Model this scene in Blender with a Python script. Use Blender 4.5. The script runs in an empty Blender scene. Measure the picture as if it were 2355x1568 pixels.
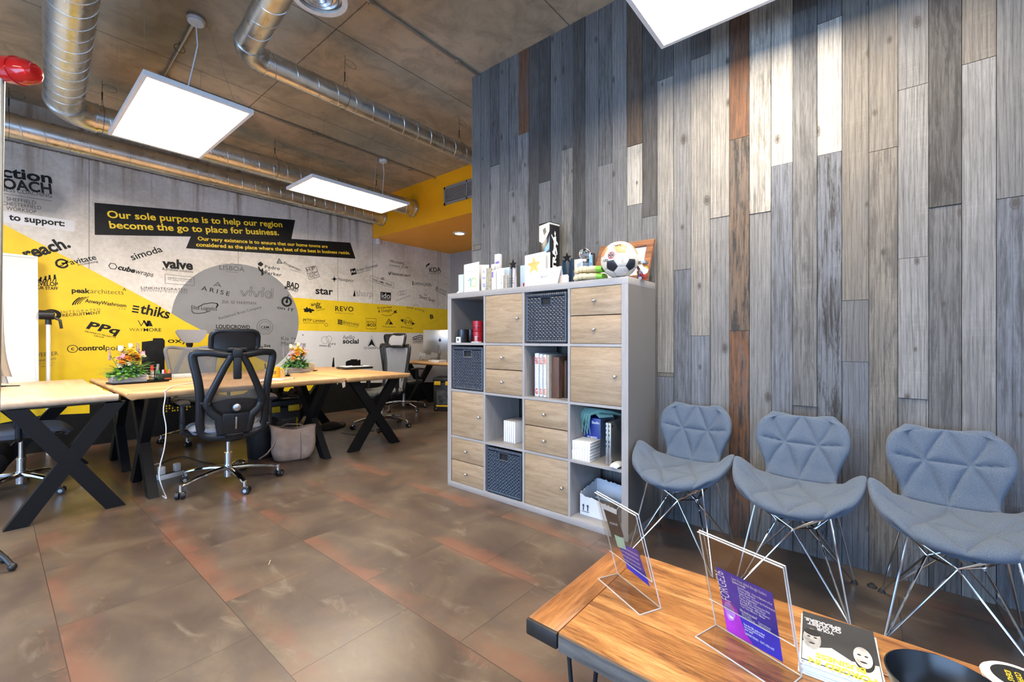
import bpy, bmesh, math, random
from mathutils import Vector, Matrix, Euler
V = Vector
PI = math.pi
R = math.radians
C = bpy.context.scene.collection
sc = bpy.context.scene

# ------------------------------------------------------------ camera, light
IMW, IMH, FPX = 2355.0, 1568.0, 997.0
HZ = 779.0                                   # the horizon's row in the photograph
YAW = math.atan((2004 - IMW / 2) / FPX)      # angle from the room's +X to the view axis
CAMH = 1.12
cam_d = bpy.data.cameras.new('camera')
cam = bpy.data.objects.new('camera', cam_d)
C.objects.link(cam)
cam.location = (0, 0, CAMH)
cam.rotation_euler = (PI / 2, 0, YAW - PI / 2)
cam_d.sensor_width = 36
cam_d.lens = FPX / IMW * 36
cam_d.shift_y = -(IMH / 2 - HZ) / IMW
cam_d.clip_start = 0.05
sc.camera = cam

sc.view_settings.view_transform = 'Standard'
sc.view_settings.look = 'None'
sc.view_settings.gamma = 1
sc.view_settings.use_curve_mapping = False
sc.view_settings.exposure = 0.5
sc.cycles.max_bounces = 7
sc.cycles.diffuse_bounces = 4
sc.cycles.glossy_bounces = 3
sc.cycles.transmission_bounces = 4
sc.cycles.transparent_max_bounces = 12
sc.cycles.caustics_reflective = False
sc.cycles.caustics_refractive = False
sc.cycles.use_denoising = True
sc.cycles.sample_clamp_indirect = 6

world = bpy.data.worlds.new('sky')
sc.world = world
world.use_nodes = True
wn = world.node_tree.nodes
wn['Background'].inputs[0].default_value = (0.42, 0.62, 1.0, 1)
wn['Background'].inputs[1].default_value = 1.0

PANEL_GLOW = 23.0                             # the ceiling panels
DAY = (0.38, 0.61, 1.0)                      # blue daylight in the shop windows


def day_light(name, loc, rot, sx, sy, power, col=DAY):
    d = bpy.data.lights.new(name, 'AREA')
    d.shape = 'RECTANGLE'
    d.size, d.size_y, d.energy, d.color = sx, sy, power, col
    o = bpy.data.objects.new(name, d)
    C.objects.link(o)
    o.location = loc
    o.rotation_euler = rot
    return o


# the windows are in the street wall (x = -2.7) and behind the camera (y = -2.4)
day_light('window_daylight', (-2.6, .6, 1.1), (0, R(-86), 0), 1.6, 4.6, 170)
day_light('window_daylight', (-2.6, 5.0, 1.25), (0, R(-84), 0), 1.9, 2.2, 18)
day_light('window_daylight', (0.2, -2.3, 1.35), (R(84), 0, 0), 4.0, 1.9, 30)

# ------------------------------------------------------------ projection
FX, FY = math.cos(YAW), math.sin(YAW)


def ray(u, v):
    t = (u - IMW / 2) / FPX
    return V((FX + t * FY, FY - t * FX, (HZ - v) / FPX))


def at(u, v, X=None, Y=None, Z=None, d=None):
    """the point of the room seen at a pixel, on a plane of the room"""
    r = ray(u, v)
    if X is not None:
        k = X / r.x
    elif Y is not None:
        k = Y / r.y
    elif Z is not None:
        k = (Z - CAMH) / r.z
    else:
        k = d
    return V((0, 0, CAMH)) + r * k


# ------------------------------------------------------------ mesh builder
def frame(ez, up=V((0, 0, 1))):
    ez = V(ez).normalized()
    if abs(ez.dot(up)) > .98:
        up = V((0, 1, 0))
    ex = up.cross(ez).normalized()
    return ex, ez.cross(ex).normalized(), ez


_text_cache = {}


def text_mesh(s, bold=0.0, spacing=1.0):
    key = (s, bold, spacing)
    if key not in _text_cache:
        cu = bpy.data.curves.new('txt', 'FONT')
        cu.body = s
        cu.size = 1.0
        cu.space_character = spacing
        cu.offset = bold
        cu.resolution_u = 3
        ob = bpy.data.objects.new('txt', cu)
        C.objects.link(ob)
        dg = bpy.context.evaluated_depsgraph_get()
        me = bpy.data.meshes.new_from_object(ob.evaluated_get(dg))
        vs = [(v.co.x, v.co.y) for v in me.vertices]
        fs = [tuple(p.vertices) for p in me.polygons]
        bpy.data.objects.remove(ob)
        bpy.data.curves.remove(cu)
        bpy.data.meshes.remove(me)
        x0 = min(v[0] for v in vs)
        x1 = max(v[0] for v in vs)
        _text_cache[key] = ([((x - x0) / (x1 - x0), y / 0.729) for x, y in vs], fs, x1 - x0)
    return _text_cache[key]


class MB:
    def __init__(s):
        s.v, s.f, s.m = [], [], []
        s.mi = 0

    def add(s, vs, fs, mi=None):
        b = len(s.v)
        s.v.extend([V(p) for p in vs])
        for f in fs:
            s.f.append(tuple(b + i for i in f))
            s.m.append(s.mi if mi is None else mi)
        return s

    def bmadd(s, bm, M=None, mi=None):
        bm.verts.index_update()
        s.add([(M @ v.co) if M else v.co.copy() for v in bm.verts], [[v.index for v in f.verts] for f in bm.faces], mi)
        bm.free()
        return s

    def box(s, c, size, bev=0, rot=None, seg=2, mi=None):
        M = Matrix.Translation(V(c))
        if rot is not None:
            M = M @ (rot.to_matrix().to_4x4() if isinstance(rot, Euler) else rot.to_4x4())
        x, y, z = [k / 2 for k in size]
        if bev <= 0:
            vs = [M @ V((a * x, b * y, d * z)) for a in (-1, 1) for b in (-1, 1) for d in (-1, 1)]
            return s.add(vs, [(0, 1, 3, 2), (4, 6, 7, 5), (0, 4, 5, 1), (2, 3, 7, 6), (0, 2, 6, 4), (1, 5, 7, 3)], mi)
        bm = bmesh.new()
        bmesh.ops.create_cube(bm, size=1)
        bmesh.ops.scale(bm, vec=V(size), verts=bm.verts)
        bmesh.ops.bevel(bm, geom=bm.edges, offset=min(bev, min(size) * .49), segments=seg, profile=.5, affect='EDGES')
        return s.bmadd(bm, M, mi)

    def bb(s, a, b, bev=0, mi=None, seg=2):
        a, b = V(a), V(b)
        return s.box((a + b) / 2, [abs(k) for k in (b - a)], bev, None, seg, mi)

    def bar(s, p0, p1, w, h, bev=0, up=V((0, 0, 1)), mi=None):
        p0, p1 = V(p0), V(p1)
        ex, ey, ez = frame(p1 - p0, V(up))
        M = Matrix((ex, ey, ez)).transposed()
        return s.box((p0 + p1) / 2, (w, h, (p1 - p0).length), bev, M, 2, mi)

    def rings(s, rings, closed=False, cap=True, mi=None):
        n = len(rings[0])
        vs = [p for r in rings for p in r]
        fs = []
        m = len(rings)
        for i in range(m if closed else m - 1):
            a, b = i * n, ((i + 1) % m) * n
            for k in range(n):
                k2 = (k + 1) % n
                fs.append((a + k, a + k2, b + k2, b + k))
        if cap and not closed:
            fs.append(tuple(range(n - 1, -1, -1)))
            fs.append(tuple((m - 1) * n + k for k in range(n)))
        return s.add(vs, fs, mi)

    def tube(s, pts, r, n=8, closed=False, cap=True, mi=None, flat=1.0, up=None):
        pts = [V(p) for p in pts]
        rs = r if isinstance(r, (list, tuple)) else [r] * len(pts)
        m = len(pts)
        out = []
        ex = None
        for i, p in enumerate(pts):
            a = pts[(i - 1) % m] if (closed or i > 0) else p
            b = pts[(i + 1) % m] if (closed or i < m - 1) else p
            ez = (b - a).normalized()
            if up is not None:
                ex = V(up).cross(ez).normalized()
            elif ex is None:
                ex = frame(ez)[0]
            else:
                ex = (ex - ez * ex.dot(ez)).normalized()
            ey = ez.cross(ex)
            out.append([p + (ex * math.cos(2 * PI * k / n) + ey * math.sin(2 * PI * k / n) * flat) * rs[i] for k in range(n)])
        return s.rings(out, closed, cap, mi)

    def cyl(s, p0, p1, r0, r1=None, n=20, cap=True, mi=None):
        return s.tube([p0, p1], [r0, r0 if r1 is None else r1], n, False, cap, mi)

    def lathe(s, prof, o=(0, 0, 0), n=28, M=None, mi=None, cap=True):
        o = V(o)
        out = []
        for r, z in prof:
            r = max(r, 1e-5)
            ring = [V((r * math.cos(2 * PI * k / n), r * math.sin(2 * PI * k / n), z)) for k in range(n)]
            out.append([o + (M @ p if M else p) for p in ring])
        return s.rings(out, False, cap, mi)

    def ball(s, c, r, sc_=(1, 1, 1), seg=16, rot=None, mi=None):
        n = seg // 2
        M = (rot.to_matrix() if rot is not None else Matrix.Identity(3)) @ Matrix.Diagonal(V(sc_))
        prof = [(r * math.sin(PI * i / n), -r * math.cos(PI * i / n)) for i in range(n + 1)]
        return s.lathe(prof, c, seg, M, mi)

    def prism(s, poly, o, ex, ey, th, mi=None):
        """a polygon in the plane (ex, ey) through o, th thick along ex x ey"""
        o, ex, ey = V(o), V(ex), V(ey)
        ez = ex.cross(ey).normalized()
        n = len(poly)
        a = [o + ex * p[0] + ey * p[1] for p in poly]
        if th == 0:
            return s.add(a, [tuple(range(n))], mi)
        fs = [tuple(range(n - 1, -1, -1)), tuple(range(n, 2 * n))]
        fs += [(i, (i + 1) % n, n + (i + 1) % n, n + i) for i in range(n)]
        return s.add(a + [p + ez * th for p in a], fs, mi)

    def skin(s, top, bot, mi=None):
        """closes two grids of points into one padded sheet"""
        nu, nv = len(top), len(top[0])
        k = nu * nv
        fs = []
        for i in range(nu - 1):
            for j in range(nv - 1):
                a, b, c, d = i * nv + j, (i + 1) * nv + j, (i + 1) * nv + j + 1, i * nv + j + 1
                fs += [(a, b, c, d), (k + d, k + c, k + b, k + a)]
        edge = [(i, 0) for i in range(nu)] + [(nu - 1, j) for j in range(1, nv)] + [(i, nv - 1) for i in range(nu - 2, -1, -1)] + [(0, j) for j in range(nv - 2, 0, -1)]
        ids = [i * nv + j for i, j in edge]
        for q in range(len(ids)):
            a, b = ids[q], ids[(q + 1) % len(ids)]
            fs.append((b, a, k + a, k + b))
        return s.add([p for r in top for p in r] + [p for r in bot for p in r], fs, mi)

    def shell(s, P, th, mi=None):
        """a curved sheet given as a grid of points, th thick"""
        nu, nv = len(P), len(P[0])
        N = []
        for i in range(nu):
            row = []
            for j in range(nv):
                a = P[min(i + 1, nu - 1)][j] - P[max(i - 1, 0)][j]
                b = P[i][min(j + 1, nv - 1)] - P[i][max(j - 1, 0)]
                n_ = a.cross(b)
                row.append(n_.normalized() if n_.length > 1e-12 else V((0, 0, 1)))
            N.append(row)
        t = th if callable(th) else (lambda i, j: th)
        top = [P[i][j] for i in range(nu) for j in range(nv)]
        bot = [P[i][j] - N[i][j] * t(i, j) for i in range(nu) for j in range(nv)]
        k = nu * nv
        fs = []
        for i in range(nu - 1):
            for j in range(nv - 1):
                a, b, c, d = i * nv + j, (i + 1) * nv + j, (i + 1) * nv + j + 1, i * nv + j + 1
                fs += [(a, b, c, d), (k + d, k + c, k + b, k + a)]
        edge = [(i, 0) for i in range(nu)] + [(nu - 1, j) for j in range(1, nv)] + [(i, nv - 1) for i in range(nu - 2, -1, -1)] + [(0, j) for j in range(nv - 2, 0, -1)]
        ids = [i * nv + j for i, j in edge]
        for q in range(len(ids)):
            a, b = ids[q], ids[(q + 1) % len(ids)]
            fs.append((b, a, k + a, k + b))
        return s.add(top + bot, fs, mi)

    def text(s, txt, o, ex, ey, w, h, bold=0.0, spacing=1.0, mi=None, shear=0.0):
        """flat lettering: baseline from o along ex, w wide, capitals h tall"""
        vs, fs, w0 = text_mesh(txt, bold, spacing)
        o, ex, ey = V(o), V(ex), V(ey)
        if w is None:
            w = w0 / .729 * h
        return s.add([o + ex * (x * w + shear * y * h) + ey * (y * h) for x, y in vs], fs, mi)

    def obj(s, name, mat, parent=None, smooth=35):
        me = bpy.data.meshes.new(name)
        me.from_pydata([tuple(p) for p in s.v], [], s.f)
        for m in (mat if isinstance(mat, (list, tuple)) else [mat]):
            me.materials.append(m)
        me.polygons.foreach_set('material_index', s.m)
        if smooth:
            me.polygons.foreach_set('use_smooth', [True] * len(s.f))
            me.set_sharp_from_angle(angle=R(smooth))
        me.update()
        o = bpy.data.objects.new(name, me)
        C.objects.link(o)
        if parent:
            o.parent = parent
        return o


def tag(o, label=None, cat=None, group=None, kind=None):
    if label: o['label'] = label
    if cat: o['category'] = cat
    if group: o['group'] = group
    if kind: o['kind'] = kind
    return o


def thing(name, label, cat, loc=(0, 0, 0), rotz=0.0, group=None):
    o = bpy.data.objects.new(name, None)
    C.objects.link(o)
    o.empty_display_size = .05
    o.location = loc
    o.rotation_euler = (0, 0, rotz)
    return tag(o, label, cat, group)


def dup(root, loc, rotz=None, label=None, group=None):
    r = root.copy()
    C.objects.link(r)
    r.location = loc
    if rotz is not None: r.rotation_euler = (0, 0, rotz)
    tag(r, label, None, group)
    for ch in list(root.children):
        c = ch.copy()
        C.objects.link(c)
        c.parent = r
        for g in list(ch.children):
            d = g.copy()
            C.objects.link(d)
            d.parent = c
    return r


# ------------------------------------------------------------ materials
class NT:
    """small node-tree writer"""
    def __init__(s, name):
        s.m = bpy.data.materials.new(name)
        s.m.use_nodes = True
        s.t = s.m.node_tree
        s.b = s.t.nodes['Principled BSDF']
        s.out = s.t.nodes['Material Output']

    def n(s, typ, **kw):
        nd = s.t.nodes.new('ShaderNode' + typ)
        for k, v in kw.items():
            if k.startswith('i_'):
                key = k[2:]
                nd.inputs[int(key) if key.isdigit() else key.replace('_', ' ')].default_value = v
            else:
                setattr(nd, k, v)
        return nd

    def l(s, a, b):
        s.t.links.new(a, b)

    def setp(s, **kw):
        for k, v in kw.items():
            s.b.inputs[k.replace('_', ' ')].default_value = v

    def coord(s, which='Object', scale=(1, 1, 1), loc=(0, 0, 0), rot=(0, 0, 0)):
        tc = s.n('TexCoord')
        mp = s.n('Mapping')
        mp.inputs['Scale'].default_value = scale
        mp.inputs['Location'].default_value = loc
        mp.inputs['Rotation'].default_value = rot
        s.l(tc.outputs[which], mp.inputs['Vector'])
        return mp.outputs[0]

    def noise(s, vec, scale=5, detail=4, rough=.55, dist=0.0):
        nd = s.n('TexNoise')
        nd.inputs['Scale'].default_value = scale
        nd.inputs['Detail'].default_value = detail
        nd.inputs['Roughness'].default_value = rough
        nd.inputs['Distortion'].default_value = dist
        if vec is not None: s.l(vec, nd.inputs['Vector'])
        return nd.outputs[0]

    def ramp(s, fac, stops, interp='LINEAR'):
        r = s.n('ValToRGB')
        r.color_ramp.interpolation = interp
        e = r.color_ramp.elements
        while len(e) < len(stops): e.new(.5)
        for k, (p, c) in enumerate(stops):
            e[k].position = p
            e[k].color = (c, c, c, 1) if isinstance(c, (int, float)) else (*c[:3], 1)
        s.l(fac, r.inputs[0])
        return r.outputs[0]

    def mix(s, fac, a, b, typ='MIX'):
        m = s.n('Mix', data_type='RGBA', blend_type=typ)
        for sock, val in ((m.inputs[0], fac), (m.inputs[6], a), (m.inputs[7], b)):
            if hasattr(val, 'is_linked') or hasattr(val, 'links'):
                s.l(val, sock)
            elif isinstance(val, (int, float)):
                sock.default_value = val
            else:
                sock.default_value = (*val[:3], 1)
        return m.outputs[2]

    def math(s, op, a, b=None, clamp=False):
        m = s.n('Math', operation=op, use_clamp=clamp)
        for k, val in enumerate((a, b)):
            if val is None: continue
            if isinstance(val, (int, float)): m.inputs[k].default_value = val
            else: s.l(val, m.inputs[k])
        return m.outputs[0]

    def color(s, sock): s.l(sock, s.b.inputs['Base Color'])

    def bump(s, h, strength=.3, dist=.01):
        b = s.n('Bump')
        b.inputs['Strength'].default_value = strength
        b.inputs['Distance'].default_value = dist
        s.l(h, b.inputs['Height'])
        s.l(b.outputs[0], s.b.inputs['Normal'])


def mat(name, col, rough=.5, metal=0.0, var=.08, scale=30, bump=0.0, **kw):
    """a plain surface with a little procedural variation of tone"""
    t = NT(name)
    t.setp(Roughness=rough, Metallic=metal, **kw)
    nz = t.noise(t.coord(), scale, 3)
    lo = [max(0, c * (1 - var)) for c in col]
    hi = [min(1, c * (1 + var)) for c in col]
    t.color(t.ramp(nz, [(.3, lo), (.7, hi)]))
    if bump: t.bump(nz, bump, .005)
    return t.m


def wood(name, cols, rough=.5, axis='X', scale=1.0, bump=.15, rings=6.0, knots=False):
    """long grain along one object axis; cols dark..light"""
    t = NT(name)
    sx = {'X': (.9, 9, 9), 'Y': (9, .9, 9), 'Z': (9, 9, .9)}[axis]
    vec = t.coord(scale=[k * scale for k in sx])
    n1 = t.noise(vec, 1.3, 5, .6, .6)
    n2 = t.noise(vec, rings, 6, .7, .3)
    f = t.math('ADD', t.math('MULTIPLY', n1, .6), t.math('MULTIPLY', n2, .4))
    c = t.ramp(f, [(.37, cols[0]), (.5, cols[1]), (.63, cols[2])])
    if knots:
        vo = t.n('TexVoronoi', feature='F1', voronoi_dimensions='2D')
        t.l(t.coord(scale=(6.2, 3.4, 1)), vo.inputs['Vector'])
        vo.inputs['Scale'].default_value = 1.0
        d = t.math('ADD', vo.outputs['Distance'], t.math('MULTIPLY', t.math('SUBTRACT', n2, .5), .08))
        pk = t.n('SeparateColor')
        t.l(vo.outputs['Color'], pk.inputs[0])
        k = t.math('MULTIPLY', t.ramp(d, [(.03, .9), (.06, .65), (.085, .8), (.11, .3), (.20, 0.0)]), t.math('GREATER_THAN', pk.outputs[0], .55))
        c = t.mix(k, c, (.075, .028, .010))
    t.color(c)
    t.setp(Roughness=rough)
    t.bump(n2, bump, .003)
    return t.m
# ------------------------------------------------------------ the room
CEIL = 3.41
YM = 6.32            # painted concrete wall
XW = 2.70            # plank wall
YC = 2.69            # end of the plank wall
XS, ZS = 4.035, 2.775    # bulkhead face and underside
XF = 5.74            # far side of the alcove
XL, YB = -2.75, -2.45

JOINTS = [at(u, 650, Y=YM).x for u in (205, 548, 777, 857, 1007)]


def mural_concrete():
    t = NT('pale_concrete')
    tc = t.n('TexCoord')
    sep = t.n('SeparateXYZ')
    t.l(tc.outputs['Object'], sep.inputs[0])
    X, Z = sep.outputs[0], sep.outputs[2]
    big = t.noise(tc.outputs['Object'], 1.6, 6, .6, .4)
    fine = t.noise(tc.outputs['Object'], 26, 5, .7)
    base = t.ramp(big, [(.3, (.49, .445, .36)), (.5, (.67, .635, .555)), (.7, (.80, .77, .71))])
    base = t.mix(.25, base, t.ramp(fine, [(.35, (.40, .36, .30)), (.65, (.82, .78, .71))]))
    # rust-brown runs below the pour line at z = 3
    runs = t.noise(t.coord(scale=(9, 1, .35)), 1, 5, .65)
    high = t.n('MapRange')
    t.l(Z, high.inputs[0])
    high.inputs[1].default_value, high.inputs[2].default_value = 2.3, 2.98
    m = t.math('MULTIPLY', t.ramp(runs, [(.52, 0.0), (.66, .75)]), high.outputs[0])
    base = t.mix(m, base, (.24, .17, .10))
    edge = t.math('LESS_THAN', t.math('ABSOLUTE', t.math('SUBTRACT', t.math('ADD', Z, t.math('MULTIPLY', fine, .05)), 3.045)), .022)
    base = t.mix(t.math('MULTIPLY', edge, .8), base, (.10, .06, .03))
    # grey cloud painted behind the tall lettering
    c = at(95, 455, Y=YM)
    dx = t.math('MULTIPLY', t.math('SUBTRACT', X, c.x), 1.5)
    dz = t.math('MULTIPLY', t.math('SUBTRACT', Z, c.z), 1.9)
    dist = t.math('SQRT', t.math('ADD', t.math('MULTIPLY', dx, dx), t.math('MULTIPLY', dz, dz)))
    dist = t.math('ADD', dist, t.math('MULTIPLY', t.noise(tc.outputs['Object'], 4, 3), .3))
    base = t.mix(t.ramp(dist, [(.38, .75), (.62, 0.0)]), base, (.17, .18, .19))
    for j in JOINTS:
        w = t.math('ABSOLUTE', t.math('SUBTRACT', t.math('ADD', X, t.math('MULTIPLY', fine, .006)), j + .003))
        base = t.mix(t.math('MULTIPLY', t.math('LESS_THAN', w, .005), .55), base, (.16, .14, .12))
    t.color(base)
    t.setp(Roughness=.75)
    t.bump(fine, .25, .006)
    return t.m


def slab_concrete():
    t = NT('ceiling_concrete')
    tc = t.n('TexCoord')
    sep = t.n('SeparateXYZ')
    t.l(tc.outputs['Object'], sep.inputs[0])
    big = t.noise(tc.outputs['Object'], .9, 7, .62, .6)
    mid = t.noise(tc.outputs['Object'], 4.5, 8, .7, .8)
    fine = t.noise(tc.outputs['Object'], 40, 3)
    base = t.ramp(big, [(.3, (.28, .24, .165)), (.48, (.42, .355, .25)), (.62, (.54, .45, .315)), (.75, (.46, .41, .33))])
    base = t.mix(t.ramp(mid, [(.35, .5), (.55, 0.0)]), base, (.20, .175, .13))
    base = t.mix(t.ramp(mid, [(.60, 0.0), (.72, .45)]), base, (.52, .45, .34))
    base = t.mix(t.ramp(t.noise(tc.outputs['Object'], 2.3, 9, .75, 1.2), [(.62, 0.0), (.68, .6)]), base, (.09, .07, .05))
    for ax, js in ((0, (1.64, 4.1, -.8)), (1, (4.42, 5.55, 3.05, 1.7, .4))):
        for j in js:
            w = t.math('ABSOLUTE', t.math('SUBTRACT', t.math('ADD', sep.outputs[ax], t.math('MULTIPLY', fine, .008)), j + .004))
            base = t.mix(t.math('MULTIPLY', t.math('LESS_THAN', w, .005), .7), base, (.06, .05, .04))
    t.color(base)
    t.setp(Roughness=.7)
    t.bump(mid, .2, .01)
    return t.m


def floor_tiles():
    t = NT('floor_tiles')
    tc = t.n('TexCoord')
    sep = t.n('SeparateXYZ')
    t.l(tc.outputs['Object'], sep.inputs[0])
    X, Y = sep.outputs[0], sep.outputs[1]
    cmb = t.n('CombineXYZ')
    t.l(t.math('SUBTRACT', Y, .225 - 6.3), cmb.inputs[0])
    t.l(t.math('SUBTRACT', X, .17 - 9.4), cmb.inputs[1])
    br = t.n('TexBrick', offset=.5, offset_frequency=2)
    t.l(cmb.outputs[0], br.inputs['Vector'])
    for k, val in (('Scale', 1.0), ('Mortar Size', .0016), ('Mortar Smooth', .1), ('Bias', 0.0), ('Brick Width', .63), ('Row Height', .47)):
        br.inputs[k].default_value = val
    br.inputs['Color1'].default_value = (0, 0, 0, 1)
    br.inputs['Color2'].default_value = (1, 1, 1, 1)
    br.inputs['Mortar'].default_value = (.5, .5, .5, 1)
    # per-tile shift of the printed pattern
    sh = t.n('VectorMath', operation='MULTIPLY_ADD')
    t.l(br.outputs['Color'], sh.inputs[0])
    sh.inputs[1].default_value = (.35, .21, 0)
    t.l(tc.outputs['Object'], sh.inputs[2])
    n1 = t.noise(sh.outputs[0], 2.1, 6, .6, .6)
    mp = t.n('Mapping')
    t.l(sh.outputs[0], mp.inputs[0])
    mp.inputs['Scale'].default_value = (2.6, 1.0, 1)
    n2 = t.noise(mp.outputs[0], 3.2, 7, .68, .8)
    base = t.ramp(n1, [(.28, (.050, .034, .026)), (.43, (.084, .058, .042)), (.57, (.124, .092, .064)), (.74, (.158, .123, .086))])
    base = t.mix(t.ramp(n2, [(.38, .55), (.52, 0.0)]), base, (.085, .064, .056))
    base = t.mix(t.ramp(n2, [(.58, 0.0), (.70, .5)]), base, (.235, .195, .145))
    # rust colour along one long side of every tile
    fr = t.math('FRACT', t.math('DIVIDE', t.math('ADD', X, 9.4 - .17), .47))
    fr = t.math('ADD', fr, t.math('MULTIPLY', t.math('SUBTRACT', n2, .5), .5))
    rust = t.math('MULTIPLY', t.ramp(fr, [(0, .5), (.10, .42), (.26, 0.0), (.95, 0.0), (1, .3)]), t.ramp(t.noise(mp.outputs[0], 1.5, 3, .5, .2), [(.44, 0.0), (.60, 1.0)]))
    base = t.mix(rust, base, (.26, .098, .054))
    base = t.mix(t.ramp(t.noise(sh.outputs[0], 1.4, 3), [(.56, 0.0), (.68, .4)]), base, (.18, .10, .062))
    base = t.mix(t.math('MULTIPLY', br.outputs['Fac'], .8), base, (.03, .022, .018))
    t.color(base)
    t.l(t.ramp(n2, [(.3, .29), (.7, .36)]), t.b.inputs['Roughness'])
    t.setp(Specular_IOR_Level=.5)
    t.bump(t.math('MULTIPLY', br.outputs['Fac'], -1.0), .12, .003)
    return t.m


M_MURAL = mural_concrete()
M_CEIL = slab_concrete()
M_FLOOR = floor_tiles()
M_PLASTER = mat('grey_plaster', (.34, .335, .33), .7, bump=.05)
M_WHITEWALL = mat('white_plaster', (.62, .61, .59), .7, bump=.05)
M_AMBER = mat('amber_paint', (.95, .42, .004), .45, var=.03, scale=4)
M_YELLOW = mat('yellow_wall_paint', (.80, .56, .008), .5, var=.06, scale=6, bump=.05)
M_GREYPAINT = mat('grey_wall_paint', (.235, .24, .245), .5, var=.05, scale=6)
M_WHITEPAINT = mat('white_wall_paint', (.72, .72, .71), .5, var=.03, scale=6)
M_BLACKPAINT = mat('black_wall_paint', (.008, .008, .008), .5, Specular_IOR_Level=.25, var=.3, scale=20)
M_GREYLET = mat('dark_grey_lettering', (.045, .045, .045), .5)
M_YELLOWLET = mat('yellow_lettering', (.90, .63, .02), .5)
M_BLUELET = mat('blue_grey_lettering', (.10, .16, .20), .5)
M_GALV = None


def galvanised():
    t = NT('galvanised_steel')
    n = t.noise(t.coord(), 5, 5, .6)
    t.color(t.ramp(n, [(.3, (.54, .54, .52)), (.7, (.74, .74, .71))]))
    t.setp(Metallic=1.0)
    t.l(t.ramp(t.noise(t.coord(), 14, 4), [(.3, .24), (.7, .38)]), t.b.inputs['Roughness'])
    return t.m


M_GALV = galvanised()
M_CHROME = mat('chrome', (.72, .73, .75), .08, 1.0, var=.02)
M_STEEL = mat('brushed_steel', (.55, .55, .55), .3, 1.0)
M_BLACK = mat('black_plastic', (.012, .012, .013), .38, var=.2)
M_BLACKMET = mat('black_powder_coat', (.006, .006, .0065), .5, var=.2, bump=.05, scale=300, Specular_IOR_Level=.22)
M_WHITE = mat('white_plastic', (.75, .75, .74), .35, var=.03)
M_RUBBER = mat('dark_rubber', (.02, .02, .02), .7)
M_PAPER = mat('white_paper', (.80, .80, .79), .6, var=.02)
M_GREYMET = mat('grey_conduit', (.48, .46, .41), .35, .9)


def emit(name, col, strength):
    t = NT(name)
    e = t.n('Emission')
    e.inputs[0].default_value = (*col, 1)
    e.inputs[1].default_value = strength
    t.l(e.outputs[0], t.out.inputs[0])
    return t.m


M_GLOW = emit('lit_diffuser', (1.0, .87, .71), PANEL_GLOW)
M_SPOT = emit('lit_downlight', (1.0, .88, .70), 14)


def struct(name, mb, m, parent=None):
    o = mb.obj(name, m, parent, smooth=30)
    if not parent: o['kind'] = 'structure'
    return o


struct('floor', MB().bb((XL - .15, YB - .15, -.12), (XF + .2, YM + .2, 0)), M_FLOOR)
struct('ceiling', MB().bb((XL - .15, YB - .15, CEIL), (XF + .2, YM + .2, CEIL + .15)), M_CEIL)
wall_back = struct('wall_back', MB().bb((XL - .15, YM, 0), (XF + .2, YM + .2, CEIL)), M_MURAL)
struct('wall_far', MB().bb((XF, YC - .14, 0), (XF + .2, YM, CEIL)), M_PLASTER)
struct('wall_return', MB().bb((XW + .03, YC - .14, 0), (XF, YC, CEIL)), M_PLASTER)
struct('ceiling_bulkhead', MB().bb((XS, YC, ZS), (XF, YM, CEIL)), M_AMBER)


def glass_mat(name, col, rough=.02, tint=.93):
    t = NT(name)
    tr = t.n('BsdfTransparent')
    tr.inputs[0].default_value = (*[c * tint for c in col], 1)
    gl = t.n('BsdfGlossy')
    gl.inputs['Roughness'].default_value = rough
    fr = t.n('LayerWeight')
    fr.inputs['Blend'].default_value = .5
    mx = t.n('MixShader')
    t.l(t.math('ADD', t.math('MULTIPLY', t.math('POWER', fr.outputs['Facing'], 5.0), .6), .035), mx.inputs[0])
    t.l(tr.outputs[0], mx.inputs[1])
    t.l(gl.outputs[0], mx.inputs[2])
    t.l(mx.outputs[0], t.out.inputs[0])
    return t.m


M_GLASS = glass_mat('window_glass', (.97, .98, 1))
# street wall with two shop windows, and the wall behind the camera with one
w = MB()
w.bb((XL - .15, YB, 0), (XL, YM, .25)).bb((XL - .15, YB, 2.35), (XL, YM, CEIL))
for a, b in ((YB, -1.75), (3.75, 3.88), (6.15, YM)):
    w.bb((XL - .15, a, .25), (XL, b, 2.35))
struct('wall_left', w, M_WHITEWALL)
w = MB()
w.bb((XL - .15, YB - .15, 0), (XW + .2, YB, .35)).bb((XL - .15, YB - .15, 2.35), (XW + .2, YB, CEIL))
for a, b in ((XL - .15, -1.9), (2.3, XW + .2)):
    w.bb((a, YB - .15, .35), (b, YB, 2.35))
struct('wall_front', w, M_WHITEWALL)


def shop_window(name, p, q, axis):
    f = MB()
    ax = V(p)
    bx = V(q)
    o = (bx - ax)
    o.z = 0
    n_ = 3
    L = o.length
    d = o.normalized()
    for k in range(n_ + 1):
        c = ax + d * (L * k / n_)
        c = c + d * (.025 if k == 0 else (-.025 if k == n_ else 0))
        f.bar((c.x, c.y, p[2]), (c.x, c.y, q[2]), .05, .05)
    for z in (p[2] + .025, q[2] - .025):
        f.bar((p[0], p[1], z), (q[0], q[1], z), .05, .05)
    fo = struct(name, f, M_BLACKMET)
    g = MB()
    g.bar((p[0], p[1], (p[2] + q[2]) / 2), (q[0], q[1], (p[2] + q[2]) / 2), .006, q[2] - p[2] - .1) if axis == 'y' else g.bb((p[0], p[1] - .003, p[2] + .05), (q[0], q[1] + .003, q[2] - .05))
    g.obj('pane', M_GLASS, fo)


shop_window('window_1', (XL - .08, -1.75, .25), (XL - .08, 3.75, 2.35), 'y')
shop_window('window_2', (XL - .08, 3.88, .25), (XL - .08, 6.15, 2.35), 'y')
shop_window('window_3', (-1.9, YB - .08, .35), (2.3, YB - .08, 2.35), 'x')

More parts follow.
